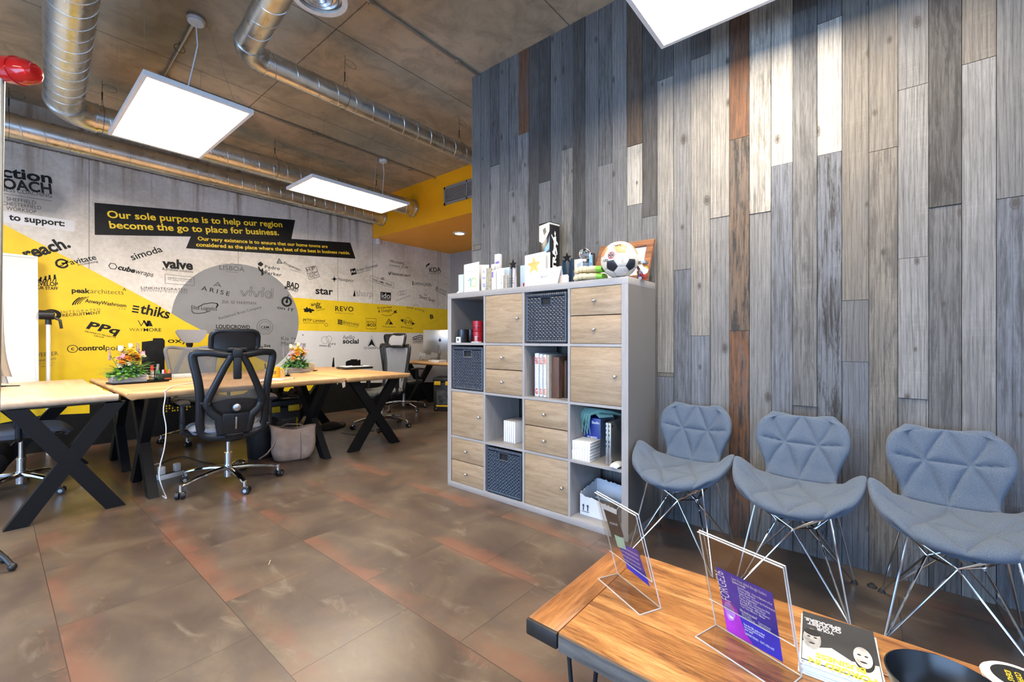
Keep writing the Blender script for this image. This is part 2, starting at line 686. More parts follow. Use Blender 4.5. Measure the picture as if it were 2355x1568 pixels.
# ------------------------------------------------------------ plank wall
PC = dict(g=(.150, .146, .140), G=(.108, .105, .102), l=(.188, .183, .174), d=(.062, .058, .053), o=(.165, .074, .032),
          b=(.120, .082, .053), c=(.40, .37, .315), w=(.245, .228, .198), k=(.076, .070, .063), B=(.128, .135, .150), t=(.160, .142, .118))
# per plank, left to right: right edge u, then (tone, streaks, lower end v) downwards
PL = [(1105.5, 'g0 563,t0 575,l0'), (1126, 'g0'), (1148, 'G1 380,l0'), (1169.6, 'g0'), (1192, 'g1 437,l0'), (1216, 'o1 307,l1'),
      (1239, 'k0 700,g0'), (1265, 'd1 418,l0'), (1291, 'g0'), (1317, 'G0 342,w1'), (1345, 'k1 620,B0'), (1376, 'g0'), (1408, 'g1 379,l0'),
      (1441.6, 'l0'), (1476, 'b1 333,c0 470,l0'), (1512, 'k1 497,g0'), (1549, 'G0 180,w0 857,t0 866,B0'), (1589, 'l0 620,B1'),
      (1633, 'G0 130,w0 772,B0'), (1677, 'w0 499,l0'), (1723, 'o1 317,b2 760,o2'), (1773, 'c1 489,l0'), (1823, 'c0 377,B1'),
      (1879, 'k0 22,g1 934,G1'), (1936, 'G0 45,c0 352,B2'), (1998, 't0 690,G0 832,B0'), (2065, 't0 343,t1'), (2136, 'g0 198,l0 592,l0 917,l1'),
      (2212, 'd2 473,G1'), (2292, 't0 138,l0'), (2362, 'g0 453,B1'), (None, 'l0'), (None, 'G1'), (None, 't0'), (None, 'g0'), (None, 'l0'),
      (None, 'b1'), (None, 'g0'), (None, 'G1'), (None, 'l0'), (None, 't0'), (None, 'g0'), (None, 'l0'), (None, 'G0'), (None, 'g1'), (None, 'l0'), (None, 'g0'), (None, 'l0'), (None, 'g0')]


def plank_wall():
    rnd = random.Random(4)
    vs, fs, col, rn = [], [], [], []
    y0 = YC

    def plank(ya, yb, za, zb, tone, streak):
        x = XW + rnd.uniform(0, .007)
        base = PC[tone]
        k = rnd.uniform(.9, 1.12)
        b = len(vs)
        g = .0012
        for (X, Y, Z) in [(X, Y, Z) for X in (x, XW + .03) for Y in (yb + g, ya - g) for Z in (za + g, zb - g)]:
            vs.append((X, Y, Z))
            col.append((base[0] * k, base[1] * k, base[2] * k, 1))
            rn.append((rnd_[0], streak / 2, 0, 1))
        fs.extend([tuple(b + i for i in q) for q in ((0, 1, 3, 2), (4, 6, 7, 5), (0, 4, 5, 1), (2, 3, 7, 6), (0, 2, 6, 4), (1, 5, 7, 3))])

    for ue, spec in PL:
        y1 = at(ue, 600, X=XW).y if ue else y0 - .104
        if y1 < YB: y1 = YB
        if y0 - y1 < .01: break
        um = None
        top = CEIL
        for seg in spec.split(','):
            part = seg.split()
            tone, st = part[0][0], int(part[0][1])
            if len(part) > 1:
                ym = (y0 + y1) / 2
                r_t = (FX * ym - FY * XW) / -(FX * XW + FY * ym)   # t of the plank's centre
                u = IMW / 2 + FPX * r_t
                zb = at(u, float(part[1]), X=XW).z
            else:
                zb = 0.0
            rnd_ = (rnd.random(),)
            plank(y0, y1, zb, top, tone, st)
            top = zb
        y0 = y1
    me = bpy.data.meshes.new('wall_right')
    me.from_pydata(vs, [], fs)
    a = me.attributes.new('tone', 'FLOAT_COLOR', 'POINT')
    a.data.foreach_set('color', [c for q in col for c in q])
    a = me.attributes.new('board', 'FLOAT_COLOR', 'POINT')
    a.data.foreach_set('color', [c for q in rn for c in q])
    t = NT('weathered_boards')
    ta = t.n('Attribute', attribute_name='tone')
    ba = t.n('Attribute', attribute_name='board')
    sb = t.n('SeparateColor')
    t.l(ba.outputs['Color'], sb.inputs[0])
    tc = t.n('TexCoord')
    off = t.n('VectorMath', operation='MULTIPLY_ADD')
    t.l(ba.outputs['Color'], off.inputs[0])
    off.inputs[1].default_value = (0, 37, 0)
    t.l(tc.outputs['Object'], off.inputs[2])
    off2 = t.n('CombineXYZ')
    so = t.n('SeparateXYZ')
    t.l(tc.outputs['Object'], so.inputs[0])
    r37 = t.math('MULTIPLY', sb.outputs[0], 37)
    t.l(t.math('ADD', so.outputs[1], r37), off2.inputs[1])
    t.l(t.math('ADD', so.outputs[2], t.math('MULTIPLY', sb.outputs[0], 53)), off2.inputs[2])

    def sc_(s):
        m = t.n('Mapping')
        t.l(off2.outputs[0], m.inputs[0])
        m.inputs['Scale'].default_value = s
        return m.outputs[0]
    fine = t.noise(sc_((1, 85, 2.4)), 2.2, 7, .78, .25)
    band = t.noise(sc_((1, 11, .55)), 1.5, 5, .6, 1.4)
    wv = t.n('TexWave', wave_type='BANDS', bands_direction='Y')
    t.l(sc_((1, 1.0, .09)), wv.inputs[0])
    for k, val in (('Scale', 15.0), ('Distortion', 7.0), ('Detail', 1.5), ('Detail Scale', .55), ('Detail Roughness', .55)):
        wv.inputs[k].default_value = val
    saw = t.noise(sc_((1, 3, 60)), 1.3, 3, .6)
    blotch = t.noise(sc_((1, 5, 1.6)), 1.6, 4, .6, .5)
    c = ta.outputs['Color']
    c = t.mix(t.ramp(fine, [(.38, .75), (.50, 0.0)]), c, t.mix(1.0, c, (.38, .36, .34), 'MULTIPLY'))
    c = t.mix(t.ramp(fine, [(.53, 0.0), (.66, .6)]), c, t.mix(1.0, c, (1.6, 1.58, 1.55), 'MULTIPLY'))
    c = t.mix(t.ramp(wv.outputs[0], [(.0, .45), (.22, 0.0)]), c, t.mix(1.0, c, (.42, .40, .38), 'MULTIPLY'))
    c = t.mix(t.ramp(band, [(.35, .45), (.5, 0.0), (.62, 0.0), (.75, .3)]), c, t.mix(1.0, c, (.62, .60, .58), 'MULTIPLY'))
    c = t.mix(t.ramp(blotch, [(.36, .35), (.5, 0.0)]), c, (.10, .098, .096))
    c = t.mix(t.ramp(blotch, [(.58, 0.0), (.72, .28)]), c, t.mix(1.0, c, (1.35, 1.3, 1.22), 'MULTIPLY'))
    c = t.mix(t.math('MULTIPLY', t.ramp(saw, [(.5, 0.0), (.66, .35)]), t.ramp(blotch, [(.45, 0.0), (.6, 1.0)])), c, t.mix(1.0, c, (1.3, 1.3, 1.3), 'MULTIPLY'))
    streak = t.math('MULTIPLY', sb.outputs[1], t.ramp(t.noise(sc_((1, 22, 2.2)), 1.6, 6, .75, .4), [(.47, 0.0), (.60, 1.0)]))
    c = t.mix(streak, c, (.025, .023, .02))
    vo = t.n('TexVoronoi', feature='F1', voronoi_dimensions='2D')
    kv = t.n('CombineXYZ')
    t.l(t.math('MULTIPLY', t.math('ADD', so.outputs[1], r37), 6.0), kv.inputs[0])
    t.l(t.math('MULTIPLY', t.math('ADD', so.outputs[2], t.math('MULTIPLY', sb.outputs[0], 53)), 3.2), kv.inputs[1])
    t.l(kv.outputs[0], vo.inputs['Vector'])
    vo.inputs['Scale'].default_value = 1.0
    vo.inputs['Randomness'].default_value = 1.0
    kd = t.math('ADD', vo.outputs['Distance'], t.math('MULTIPLY', t.math('SUBTRACT', fine, .5), .06))
    pick = t.n('SeparateColor')
    t.l(vo.outputs['Color'], pick.inputs[0])
    kd = t.math('DIVIDE', kd, t.math('ADD', t.math('MULTIPLY', pick.outputs[1], .75), .30))
    knot = t.ramp(kd, [(.045, .85), (.065, .45), (.085, .75), (.105, .2), (.17, 0.0)])
    knot = t.math('MULTIPLY', knot, t.math('GREATER_THAN', pick.outputs[0], .58))
    c = t.mix(knot, c, (.045, .036, .028))
    t.color(c)
    t.setp(Roughness=.78)
    t.bump(t.math('ADD', t.math('MULTIPLY', fine, 1.0), t.math('MULTIPLY', wv.outputs[0], .3)), .35, .003)
    me.materials.append(t.m)
    o = bpy.data.objects.new('wall_right', me)
    C.objects.link(o)
    o['kind'] = 'structure'
    # the wall the boards are nailed to
    MB().bb((XW + .03, YB, 0), (XW + .15, YC - .14, CEIL)).obj('wall_backing', M_PLASTER, o)
    MB().bb((XW, YC, 0), (XW + .03, YC + .003, CEIL)).obj('edge_strip', mat('edge_wood', (.3, .26, .22), .6), o)


plank_wall()

# ------------------------------------------------------------ ceiling panels
def panel(x0, x1, y0, y1, z, label, cord, wires, rose=True):
    c = V(((x0 + x1) / 2, (y0 + y1) / 2, 0))
    t = thing('ceiling_panel_light', label, 'ceiling light', (c.x, c.y, z), 0, 'hanging panel lights')
    hx, hy = (x1 - x0) / 2, (y1 - y0) / 2
    f = MB()
    b = .022
    f.bb((-hx, -hy, 0), (hx, -hy + b, .03)).bb((-hx, hy - b, 0), (hx, hy, .03)).bb((-hx, -hy + b, 0), (-hx + b, hy - b, .03)).bb((hx - b, -hy + b, 0), (hx, hy - b, .03))
    f.bb((-hx + b, -hy + b, .018), (hx - b, hy - b, .03))
    f.obj('frame', M_WHITE, t)
    MB().bb((-hx + b, -hy + b, .004), (hx - b, hy - b, .016)).obj('diffuser', M_GLOW, t)
    top = CEIL - z
    if cord:
        cx, cy = cord[0] - c.x, cord[1] - c.y
        px, py = cord[2] - c.x, cord[3] - c.y
        MB().tube([(cx, cy, top - .05), (cx + .01, cy, top - .2), (cx * .7 + px * .3, cy * .7 + py * .3, top * .45), (px, py, .03)], .0045, 6).obj('cord', M_WHITE, t)
        r = MB().lathe([(.0, -.05), (.045, -.05), (.052, -.042), (.052, -.018)], (cx, cy, top), 24)
        ro = r.obj('ceiling_rose', M_WHITE, t)
        MB().cyl((cx, cy, top - .018), (cx, cy, top), .056, n=24).obj('rose_base', M_GREYMET, ro)
    for k, (wx, wy, tx, ty) in enumerate(wires):
        MB().tube([(wx - c.x, wy - c.y, .03), (tx - c.x, ty - c.y, top)], .0011, 4).obj('suspension_wire', M_STEEL, t)
    return t


panel(.585, 1.185, 3.335, 4.53, 2.695, 'large white panel light hanging over the left desks', (.94, 3.70, .86, 3.68),
      [(.62, 3.5, .62, 3.5), (1.15, 3.5, 1.0, 3.7), (.62, 4.4, .62, 4.4), (1.15, 4.4, 1.15, 4.4)])
panel(2.02, 3.19, 4.22, 4.80, 2.71, 'smallest hanging white panel light, near the amber bulkhead', (3.20, 4.78, 3.14, 4.72),
      [(2.2, 4.3, 2.25, 4.45), (2.2, 4.72, 2.25, 4.6), (3.0, 4.3, 3.0, 4.4), (3.0, 4.72, 3.0, 4.6)])
panel(1.745, 2.35, -.32, .885, 2.705, 'bright panel light close to the plank wall, cut off by the top of the picture', (2.05, .3, 2.05, .3),
      [(1.8, -.2, 1.8, -.2), (2.3, -.2, 2.3, -.2), (1.8, .8, 1.8, .8), (2.3, .8, 2.3, .8)])
panel(.35, .95, .15, 1.35, 2.705, 'panel light hanging above the coffee table end, over the viewer', (.65, .75, .65, .75), [(.4, .2, .4, .2), (.9, 1.3, .9, 1.3)])  # added out of view to brighten the plank wall and near floor
panel(-.95, -.35, 3.9, 5.1, 2.70, 'panel light hanging left of the picture over the pale desk', (-.65, 4.5, -.65, 4.5), [(-.9, 4.0, -.9, 4.0), (-.4, 5.0, -.4, 5.0)])  # extra unseen panel, put in to brighten the left of the painted wall
panel(-1.7, -1.1, 1.6, 2.8, 2.70, 'panel light hanging left of the viewer by the street windows', (-1.4, 2.2, -1.4, 2.2), [(-1.65, 1.7, -1.65, 1.7), (-1.15, 2.7, -1.15, 2.7)])  # unseen panel put in as fill light for the room

t = thing('downlight', 'small round glowing spotlight set in the amber underside of the bulkhead', 'ceiling light', at(1057, 536, Z=ZS))
MB().lathe([(.07, -.012), (.095, -.012), (.105, 0), (.07, 0)], n=32, cap=False).obj('trim_ring', M_WHITE, t)
MB().lathe([(0, -.009), (.075, -.009), (.075, -.002), (0, -.002)], n=32).obj('lens', M_SPOT, t)

# ------------------------------------------------------------ ducts
def ring_pts(c, ex, ey, r, n):
    return [V(c) + (ex * math.cos(2 * PI * k / n) + ey * math.sin(2 * PI * k / n)) * r for k in range(n)]


def duct_run(parent, p0, p1, r, pitch, name='straight_section', phase=0.0):
    p0, p1 = V(p0), V(p1)
    o = MB().cyl(p0, p1, r, n=40).obj(name, M_GALV, parent, 40)
    ex, ey, ez = frame(p1 - p0)
    L = (p1 - p0).length
    n = int(L / pitch)
    st = 28
    pts = []
    for k in range(int(n * st) + 1):
        a = 2 * PI * k / st + phase
        pts.append(p0 + ez * (pitch * k / st) + (ex * math.cos(a) + ey * math.sin(a)) * (r + .0005))
    MB().tube(pts, .0028, 5).obj('spiral_seam', M_GALV, o)
    return o


def elbow(parent, c, d0, d1, rb, r):
    """quarter bend: enters along d0, leaves along d1; rb is the bend radius"""
    c, d0, d1 = V(c), V(d0).normalized(), V(d1).normalized()
    cen = c - d0 * rb + d1 * rb
    pts = []
    for k in range(13):
        a = PI / 2 * k / 12
        pts.append(cen - d1 * rb * math.cos(a) + d0 * rb * math.sin(a))
    o = MB().tube(pts, r * 1.015, 40, up=(0, 0, 1)).obj('elbow', M_GALV, parent, 40)
    for p, d in ((pts[0], d0), (pts[-1], d1)):
        MB().cyl(p - d * .008, p + d * .008, r * 1.05, n=40).obj('collar', M_GALV, o, 40)
    return pts[0], pts[-1]


def hanger(parent, x, y, z, r, axis='x', loop=True, oy=None):
    h = MB()
    if oy is not None: y, z = oy, ZD
    h.tube([(x, y, CEIL), (x, y, z + r + .09)], .0016, 5)
    h.tube([(x, y, z + r + .13), (x, y, z + r + .06)], [.006, .004], 6)
    pts = []
    for k in range(20):
        a = PI * 1.5 * 0 + 2 * PI * k / 20
        q = (r + .003)
        pts.append((x, y + q * math.cos(a), z + q * math.sin(a)) if axis == 'x' else (x + q * math.cos(a), y, z + q * math.sin(a)))
    h.tube(pts, .0013, 4, closed=True)
    for s in (-.6, .6):
        h.tube([(x, y, z + r + .08), (x, y + s * r, z + r * .8) if axis == 'x' else (x + s * r, y, z + r * .8)], .0013, 4)
    if loop:
        h.tube([(x + .05 + .05 * math.cos(2 * PI * k / 14), y + .012 * math.sin(2 * PI * k / 14), CEIL - .05 + .035 * math.sin(2 * PI * k / 14)) for k in range(14)], .0014, 4, closed=True)
    ho = h.obj('hanging_wire', M_RUBBER, parent)
    if oy is not None: ho.location = (0, -oy, -ZD)


ZD = 3.06
t = thing('ventilation_duct', 'long straight spiral duct running tight above the painted wall', 'duct', (0, 6.05, ZD), 0, None)
duct_run(t, (XL, 0, 0), (XS + .02, 0, 0), .12, .15)
MB().cyl((XS - .03, 0, 0), (XS - .005, 0, 0), .132, n=40).obj('collar', M_GALV, t, 40)
t2 = thing('ventilation_duct', 'wide spiral duct bending at far left to run along the painted wall', 'duct', (0, 0, 0))
a, b = elbow(t2, (.40, 5.25, ZD), (.058, 1, 0), (1, 0, 0), .20, .118)
duct_run(t2, b, (XS + .02, 5.25, ZD), .115, .15)
d = V((-.058, -1, 0)).normalized()
duct_run(t2, a + d * 4.2, a, .115, .15, phase=1)
MB().cyl((XS - .03, 5.25, ZD), (XS - .005, 5.25, ZD), .127, n=40).obj('collar', M_GALV, t2, 40)
t3 = thing('ventilation_duct', 'narrow spiral duct in mid ceiling, bending towards the plank wall corner', 'duct', (0, 0, 0))
a, b = elbow(t3, (1.10, 3.275, ZD), (.10, 1, 0), (1, 0, 0), .14, .082)
duct_run(t3, b, (XF - .01, 3.275, ZD), .08, .155, phase=2)
d = V((-.10, -1, 0)).normalized()
duct_run(t3, a + d * 1.7, a, .08, .155)


def hang(parent, x, y, r, loop=True):
    hanger(parent, x, y, ZD, r, 'x', loop)


h0 = hanger(t, .115, 0, 0, .12, 'x', True, 6.05)
for (u, v), y, r, par in (((235, 180), 5.25, .116, t2), ((632, 300), 5.25, .116, t2), ((866, 392), 5.25, .116, t2), ((793, 175), 3.275, .081, t3), ((1056, 312), 3.275, .081, t3)):
    x = at(u, v, Y=y).x
    hang(par, x, y, r)

# round diffuser
c = at(733, -6, Z=2.98)
t = thing('ceiling_diffuser', 'round aluminium air diffuser with concentric rings at the top edge of the picture', 'air vent', (c.x, c.y, c.z))
f = MB()
f.lathe([(.118, 0), (.148, 0), (.150, .006), (.128, .03), (.118, .03)], n=48, cap=False)
f.obj('rim', mat('cream_enamel', (.66, .60, .52), .4), t)
for r0, dz in ((.105, .012), (.072, .004), (.040, -.002)):
    MB().lathe([(r0, dz), (r0 - .006, dz - .004), (r0 - .034, dz + .03), (r0 - .030, dz + .034), (r0, dz)], n=40, cap=False).obj('cone_ring', M_STEEL, t)
MB().lathe([(0, .022), (.012, .015), (.03, .034), (0, .05)], n=24).obj('centre_cone', M_STEEL, t)
MB().cyl((0, 0, .02), (0, 0, CEIL - c.z), .118, n=40).obj('neck', M_GALV, t)

# conduits
def conduit(label, pts, boxes, clips, name='conduit'):
    o = MB().tube(pts, .011, 10).obj(name, M_GREYMET)
    tag(o, label, 'pipe')
    for b in boxes:
        MB().lathe([(0, -.05), (.032, -.05), (.036, -.045), (.036, 0)], (b[0], b[1], CEIL), 20).obj('junction_box', M_GREYMET, o)
    for q in clips:
        MB().box((q[0], q[1], CEIL - .018), (.03, .03, .036)).obj('clip', M_GREYMET, o)


conduit('bent metal ceiling pipe with a junction box, running to the amber bulkhead', [(.94, 3.72, CEIL - .016), (.965, 4.69, CEIL - .016), (.985, 4.74, CEIL - .016), (XS, 4.75, CEIL - .016)],
        [(.965, 4.72)], [(1.6, 4.747), (2.3, 4.747), (2.55, 4.747), (3.6, 4.75)])
conduit('straight metal pipe on the ceiling running into the top corner of the plank wall', [(1.0, 2.6, CEIL - .016), (XW, 2.61, CEIL - .016)], [], [(1.65, 2.605), (2.45, 2.608)])
o = MB().tube([(at(413, 97, Z=CEIL).x + .035 * math.cos(2 * PI * k / 16), at(413, 97, Z=CEIL).y + .01 * math.sin(2 * PI * k / 16), CEIL - .05 + .035 * math.sin(2 * PI * k / 16)) for k in range(16)] , .002, 5, closed=True)
p = at(413, 97, Z=CEIL)
o.tube([(p.x, p.y, CEIL), (p.x, p.y, CEIL - .016)], .002, 5)
tag(o.obj('wire_coil', M_RUBBER), 'small loop of leftover wire on the ceiling beside the pipe near the cord rose', 'wire')

# bulkhead grille and sensor
g0, g1 = at(1023, 432, X=XS), at(1023, 473, X=XS)
t = thing('vent_grille', 'grey rectangular louvred grille on the amber bulkhead', 'air vent', (XS, g0.y, (g0.z + g1.z) / 2))
hz = (g0.z - g1.z) / 2
L = .9
f = MB()
f.bb((-.02, -L, hz - .03), (0, 0, hz)).bb((-.02, -L, -hz), (0, 0, -hz + .03)).bb((-.02, -.03, -hz), (0, 0, hz)).bb((-.02, -L, -hz), (0, -L + .03, hz))
f.bb((-.02, -L / 2 - .01, -hz), (0, -L / 2 + .01, hz))
M_GRILLE = mat('grille_grey', (.38, .38, .38), .4, .5)
f.obj('frame', M_GRILLE, t)
s_ = MB()
for k in range(9):
    z = -hz + .035 + (2 * hz - .07) * k / 8
    s_.box((-.010, -L / 2, z), (.014, L - .06, .004), rot=Euler((0, R(35), 0)))
for k in range(34):
    s_.bb((-.006, -.035 - k * .0255, -hz + .03), (-.004, -.033 - k * .0255, hz - .03))
s_.obj('louvres', M_GRILLE, t)
MB().bb((-.003, -L + .02, -hz + .02), (-.001, -.02, hz - .02)).obj('opening_shade', M_RUBBER, t)  # near-black sheet stands in for the shade behind the louvres
p = at(867, 556, Y=YM)
t = thing('motion_sensor', 'small white sensor on the painted wall under the corner of the amber bulkhead', 'sensor', (p.x, YM, p.z))
MB().box((0, -.03, 0), (.06, .055, .10), .012).obj('housing', M_WHITE, t)
MB().box((0, -.058, -.015), (.04, .006, .045), .002).obj('lens', M_PAPER, t)
# ------------------------------------------------------------ painting on the concrete wall
def z3(x, y): return (x * .24232, 360 + y * .24232)
def z4(x, y): return (360 + x * .21683, 440 + y * .21683)
def z5(x, y): return (640 + x * .18494, 540 + y * .18494)
def z6(x, y): return (x * .20408, 700 + y * .20408)
def px(x, y): return (x, y)


class Paint(MB):
    """flat paint on the wall plane; coordinates go through a crop of the photograph"""
    def __init__(s, q, lift=.0022):
        super().__init__()
        s.q, s.lift = q, lift

    def P(s, x, y):
        p = at(*s.q(x, y), Y=YM)
        return V((p.x, YM - s.lift, p.z))

    def poly(s, pts, mi=None):
        return s.add([s.P(*p) for p in pts], [tuple(range(len(pts)))], mi)

    def k(s, x, y, d):
        """d crop pixels, upright, in metres at that spot"""
        return abs(s.P(x, y).z - s.P(x, y - d).z)

    def line(s, pts, w, closed=False):
        P = [s.P(*p) for p in pts]
        hw = s.k(pts[0][0], pts[0][1], w) / 2
        n = len(P)
        for i in range(n if closed else n - 1):
            a, b = P[i], P[(i + 1) % n]
            d = (b - a).normalized()
            nn = V((-d.z, 0, d.x)) * hw
            e = d * hw * .8
            s.add([a - e + nn, a - e - nn, b + e - nn, b + e + nn], [(0, 1, 2, 3)])
        return s

    def disc(s, x, y, r, n=28, sx=1.0, r_in=0.0, a0=0.0, a1=2 * PI):
        c = s.P(x, y)
        k = s.k(x, y, r)
        if r_in <= 0:
            s.add([c + V((k * sx * math.cos(2 * PI * i / n), 0, k * math.sin(2 * PI * i / n))) for i in range(n)], [tuple(range(n))])
        else:
            k2 = s.k(x, y, r_in)
            for i in range(n):
                t0, t1 = a0 + (a1 - a0) * i / n, a0 + (a1 - a0) * (i + 1) / n
                s.add([c + V((q * sx * math.cos(t), 0, q * math.sin(t))) for q, t in ((k, t0), (k, t1), (k2, t1), (k2, t0))], [(0, 1, 2, 3)])
        return s

    def wt(s, txt, x0, y0, x1, y1, cap, bold=0.0, sp=1.0, shear=0.0):
        a, b = s.P(x0, y0), s.P(x1, y1)
        d = b - a
        L = d.length
        d.normalize()
        up = V((-d.z, 0, d.x))
        xm, ym = (x0 + x1) / 2, (y0 + y1) / 2
        return s.text(txt, a, d, up, L, s.k(xm, ym, cap), bold, sp, None, shear)

    def put(s, m=None, name='painted_lettering'):
        return s.obj(name, m or M_BLACKPAINT, wall_back, 0)


BO = .028        # bold
# ---- colour fields
Paint(px, .0004).poly([(686, 760), (1038.5, 768), (1038.5, 890), (640, 900), (600, 850)]).put(M_WHITEPAINT, 'painted_field')
Paint(px, .0006).poly([(660, 683), (1038.5, 712), (1038.5, 767), (660, 759.5)]).put(M_YELLOWPAINT if 'M_YELLOWPAINT' in globals() else M_YELLOW, 'painted_field')
w_ = Paint(px, .0008)
ca, cb = w_.P(393.5, 731), w_.P(687, 742)
cr = (cb.x - ca.x) / 2
cz = CAMH + (HZ - 737) / FPX * at(540, 737, Y=YM).xy.dot(V((FX, FY)))
w_.add([V(((ca.x + cb.x) / 2 + cr * math.cos(2 * PI * i / 72), YM - .0008, cz + cr * math.sin(2 * PI * i / 72))) for i in range(72)], [tuple(range(72))])
w_.put(M_GREYPAINT, 'painted_circle')
Paint(px, .0012).poly([(-60, 481), (14.5, 519), (128, 578), (250, 642), (360, 699.5), (425, 739), (494, 775), (640, 846), (760, 905), (760, 960), (-60, 1040)]).put(M_YELLOW, 'painted_field')
# black skyline along the floor
sk = [(-60, 985), (95, 955), (206, 950), (206, 915), (325, 905), (326, 786), (351, 783), (352, 777.5), (374, 777.5), (379, 783), (378, 900), (480, 930), (500, 915), (560, 905), (600, 880),
      (640, 893), (668, 905), (672, 885), (684, 900), (690, 886), (706, 900), (742, 888), (757, 885), (766, 822), (768, 822), (771, 870), (776, 885), (778, 878), (786, 880), (788, 892), (794, 889), (795, 832), (800, 829),
      (806, 828), (807, 826), (822, 826), (822, 829), (826, 827), (829, 827), (829, 880), (905, 880), (1038.5, 878), (1038.5, 960), (760, 990), (400, 1040), (-60, 1100)]
Paint(px, .0016).poly(sk).put(M_BLACKPAINT, 'painted_skyline')
yw = Paint(px, .002)
for r_ in range(4):
    for c_ in range(9):
        if (r_ * 3 + c_ * 5) % 7 != 0 and not (r_ == 0 and c_ > 4):
            x, y = 381 + c_ * 7 - (c_ > 2) * 2, 926 + r_ * 6 - c_ * .6
            yw.poly([(x, y), (x + 3.4, y - .3), (x + 3.4, y + 3), (x, y + 3.3)])
yw.poly([(668, 888), (673, 885.5), (688, 886), (691, 901), (683, 888.5), (677, 889), (669, 900)])
yw.put(M_YELLOW, 'painted_windows')
# ---- black banners
b_ = Paint(px, .0018)
b_.poly([(217, 466), (678.7, 506), (670, 549.5), (439, 544), (217.8, 540)])
b_.poly([(439, 543.5), (669, 549), (805.5, 558), (817.5, 594.8), (427.6, 571)])
b_.put(M_BLACKPAINT, 'painted_banner')
b_ = Paint(px, .0028)
b_.wt('Our sole purpose is to help our region', 247.5, 500.5, 649.5, 522.3, 15.0, .022)
b_.wt('become the go to place for business.', 252.5, 524.5, 641.8, 540.8, 15.0, .022)
b_.q = z4
b_.wt('Our very existence is to ensure that our home towns are', 438, 518, 1815, 600, 37, .022)
b_.wt('considered as the place where the best of the best in business reside.', 421, 582, 2052, 668, 37, .022)
b_.put(M_YELLOWLET)
Paint(z3, .0018).poly([(20, 514), (712, 612), (706, 712), (20, 620)]).put(M_WHITEPAINT, 'painted_banner')
Paint(z3, .0028).wt('to support:', 85, 600, 615, 662, 60, .03).put()
# ---- tall lettering at far left
p_ = Paint(z3).wt('action', -105, 172, 495, 252, 100, .03).wt('COACH', -100, 285, 494, 352, 98, .03)
p_.put()
p_ = Paint(z3).wt('BUSINESS COACHING', -130, 303, 493, 393, 40).wt('SHEFFIELD', 62, 415, 343, 455, 36).wt('CHESTERFIELD', 22, 457, 392, 504, 36).wt('WORKSOP', 60, 505, 347, 541, 36)
p_.line([(0, 345), (490, 423)], 4)
p_.put(M_GREYLET)
# ---- logos, left part
Paint(z3).wt('reach.', 262, 978, 676, 856, 108, .035).put()
p_ = Paint(z3).wt('ravitate', 640, 1035, 920, 975, 52, .012).wt('accounting', 738, 1036, 932, 1003, 22)
p_.disc(588, 1015, 46, r_in=30, a0=.5, a1=6.0).line([(530, 1035), (560, 1040), (600, 1020), (645, 985), (630, 1005), (590, 1035), (550, 1048)], 5).line([(590, 1012), (630, 1012)], 13)
p_.put()
Paint(z3).wt('simoda', 1258, 985, 1547, 900, 62, .012).put()
p_ = Paint(z3).wt('cube', 1112, 1068, 1275, 1104, 48, .04, 1, .2).wt('wraps', 1277, 1106, 1447, 1142, 48, 0, 1, .2)
p_.line([(1032, 1035), (1050, 1012), (1090, 1018), (1110, 1045), (1092, 1068), (1050, 1062)], 6, True)
p_.put()
Paint(z3).wt('valve', 1540, 1052, 1832, 1074, 88, .04).wt('& process solutions', 1540, 1074, 1832, 1104, 24).put()
p_ = Paint(z3).line([(1567, 1116), (1842, 1146), (1842, 1224), (1567, 1203)], 3, True).wt('SHEFFIELD SOLID SURFACES', 1592, 1157, 1820, 1176, 14)
p_.line([(1592, 1166), (1625, 1169)], 3).line([(1790, 1186), (1818, 1188)], 3).wt('worktops & interiors', 1635, 1176, 1780, 1188, 10)
p_.wt('LINKINTEGRATED', 1338, 1254, 1778, 1276, 24, .004, 1.1).line([(1340, 1262), (1778, 1284)], 2).wt('s e c u r i t y   S o l u t i o n s', 1338, 1276, 1780, 1299, 14)
p_.put(M_GREYLET)
p_ = Paint(z3).wt('peak', 680, 1290, 856, 1297, 46, .03).wt('architects', 858, 1297, 1172, 1310, 46, -.012).line([(1168, 1270), (1181, 1251), (1193, 1273)], 5)
p_.put()
p_ = Paint(z3).wt('AnwayWashroom', 805, 1383, 1197, 1431, 36, .02).wt('L T D', 1128, 1449, 1195, 1456, 14)
for k in range(4):
    pts = [(690 + k * 22 + 55 * (1 - math.cos(a)) * (1 + .1 * k), 1372 - 44 * math.sin(a - .9) - k * 3) for a in [i * .22 for i in range(9)]]
    p_.line(pts, 9 - k * 1.5)
p_.put()
p_ = Paint(z3).wt('thiks', 1322, 1484, 1602, 1538, 96, .025)
for y in (1410, 1436, 1462):
    x = 1262 - (y - 1410) * .18
    p_.poly([(x, y), (x + 62, y + 10), (x + 60, y + 24), (x - 2, y + 14)])
p_.put()
p_ = Paint(z3).wt('DEVELOP', 300, 1220, 551, 1231, 40, .03).wt('YOUR STAFF', 285, 1254, 551, 1266, 28, .03)
for k, (x, lean) in enumerate(((332, .85), (375, .6), (425, .38), (468, .12), (518, .05))):       # five striding figures
    top = 1160 - (1 - lean) * 42
    p_.disc(x + lean * 22, top + 6, 7, 12)
    p_.line([(x + lean * 18, top + 14), (x + lean * 4, top + 40 - lean * 12)], 13)
    p_.line([(x + 2, top + 38 - lean * 12), (x + 14, 1168), (x + 10, 1186)], 6)
    p_.line([(x + 2, top + 38 - lean * 12), (x - 10, 1168), (x - 18, 1186)], 6)
    p_.line([(x + lean * 16, top + 18), (x + 16 + lean * 8, top + 36 + lean * 14)], 5)
p_.put()
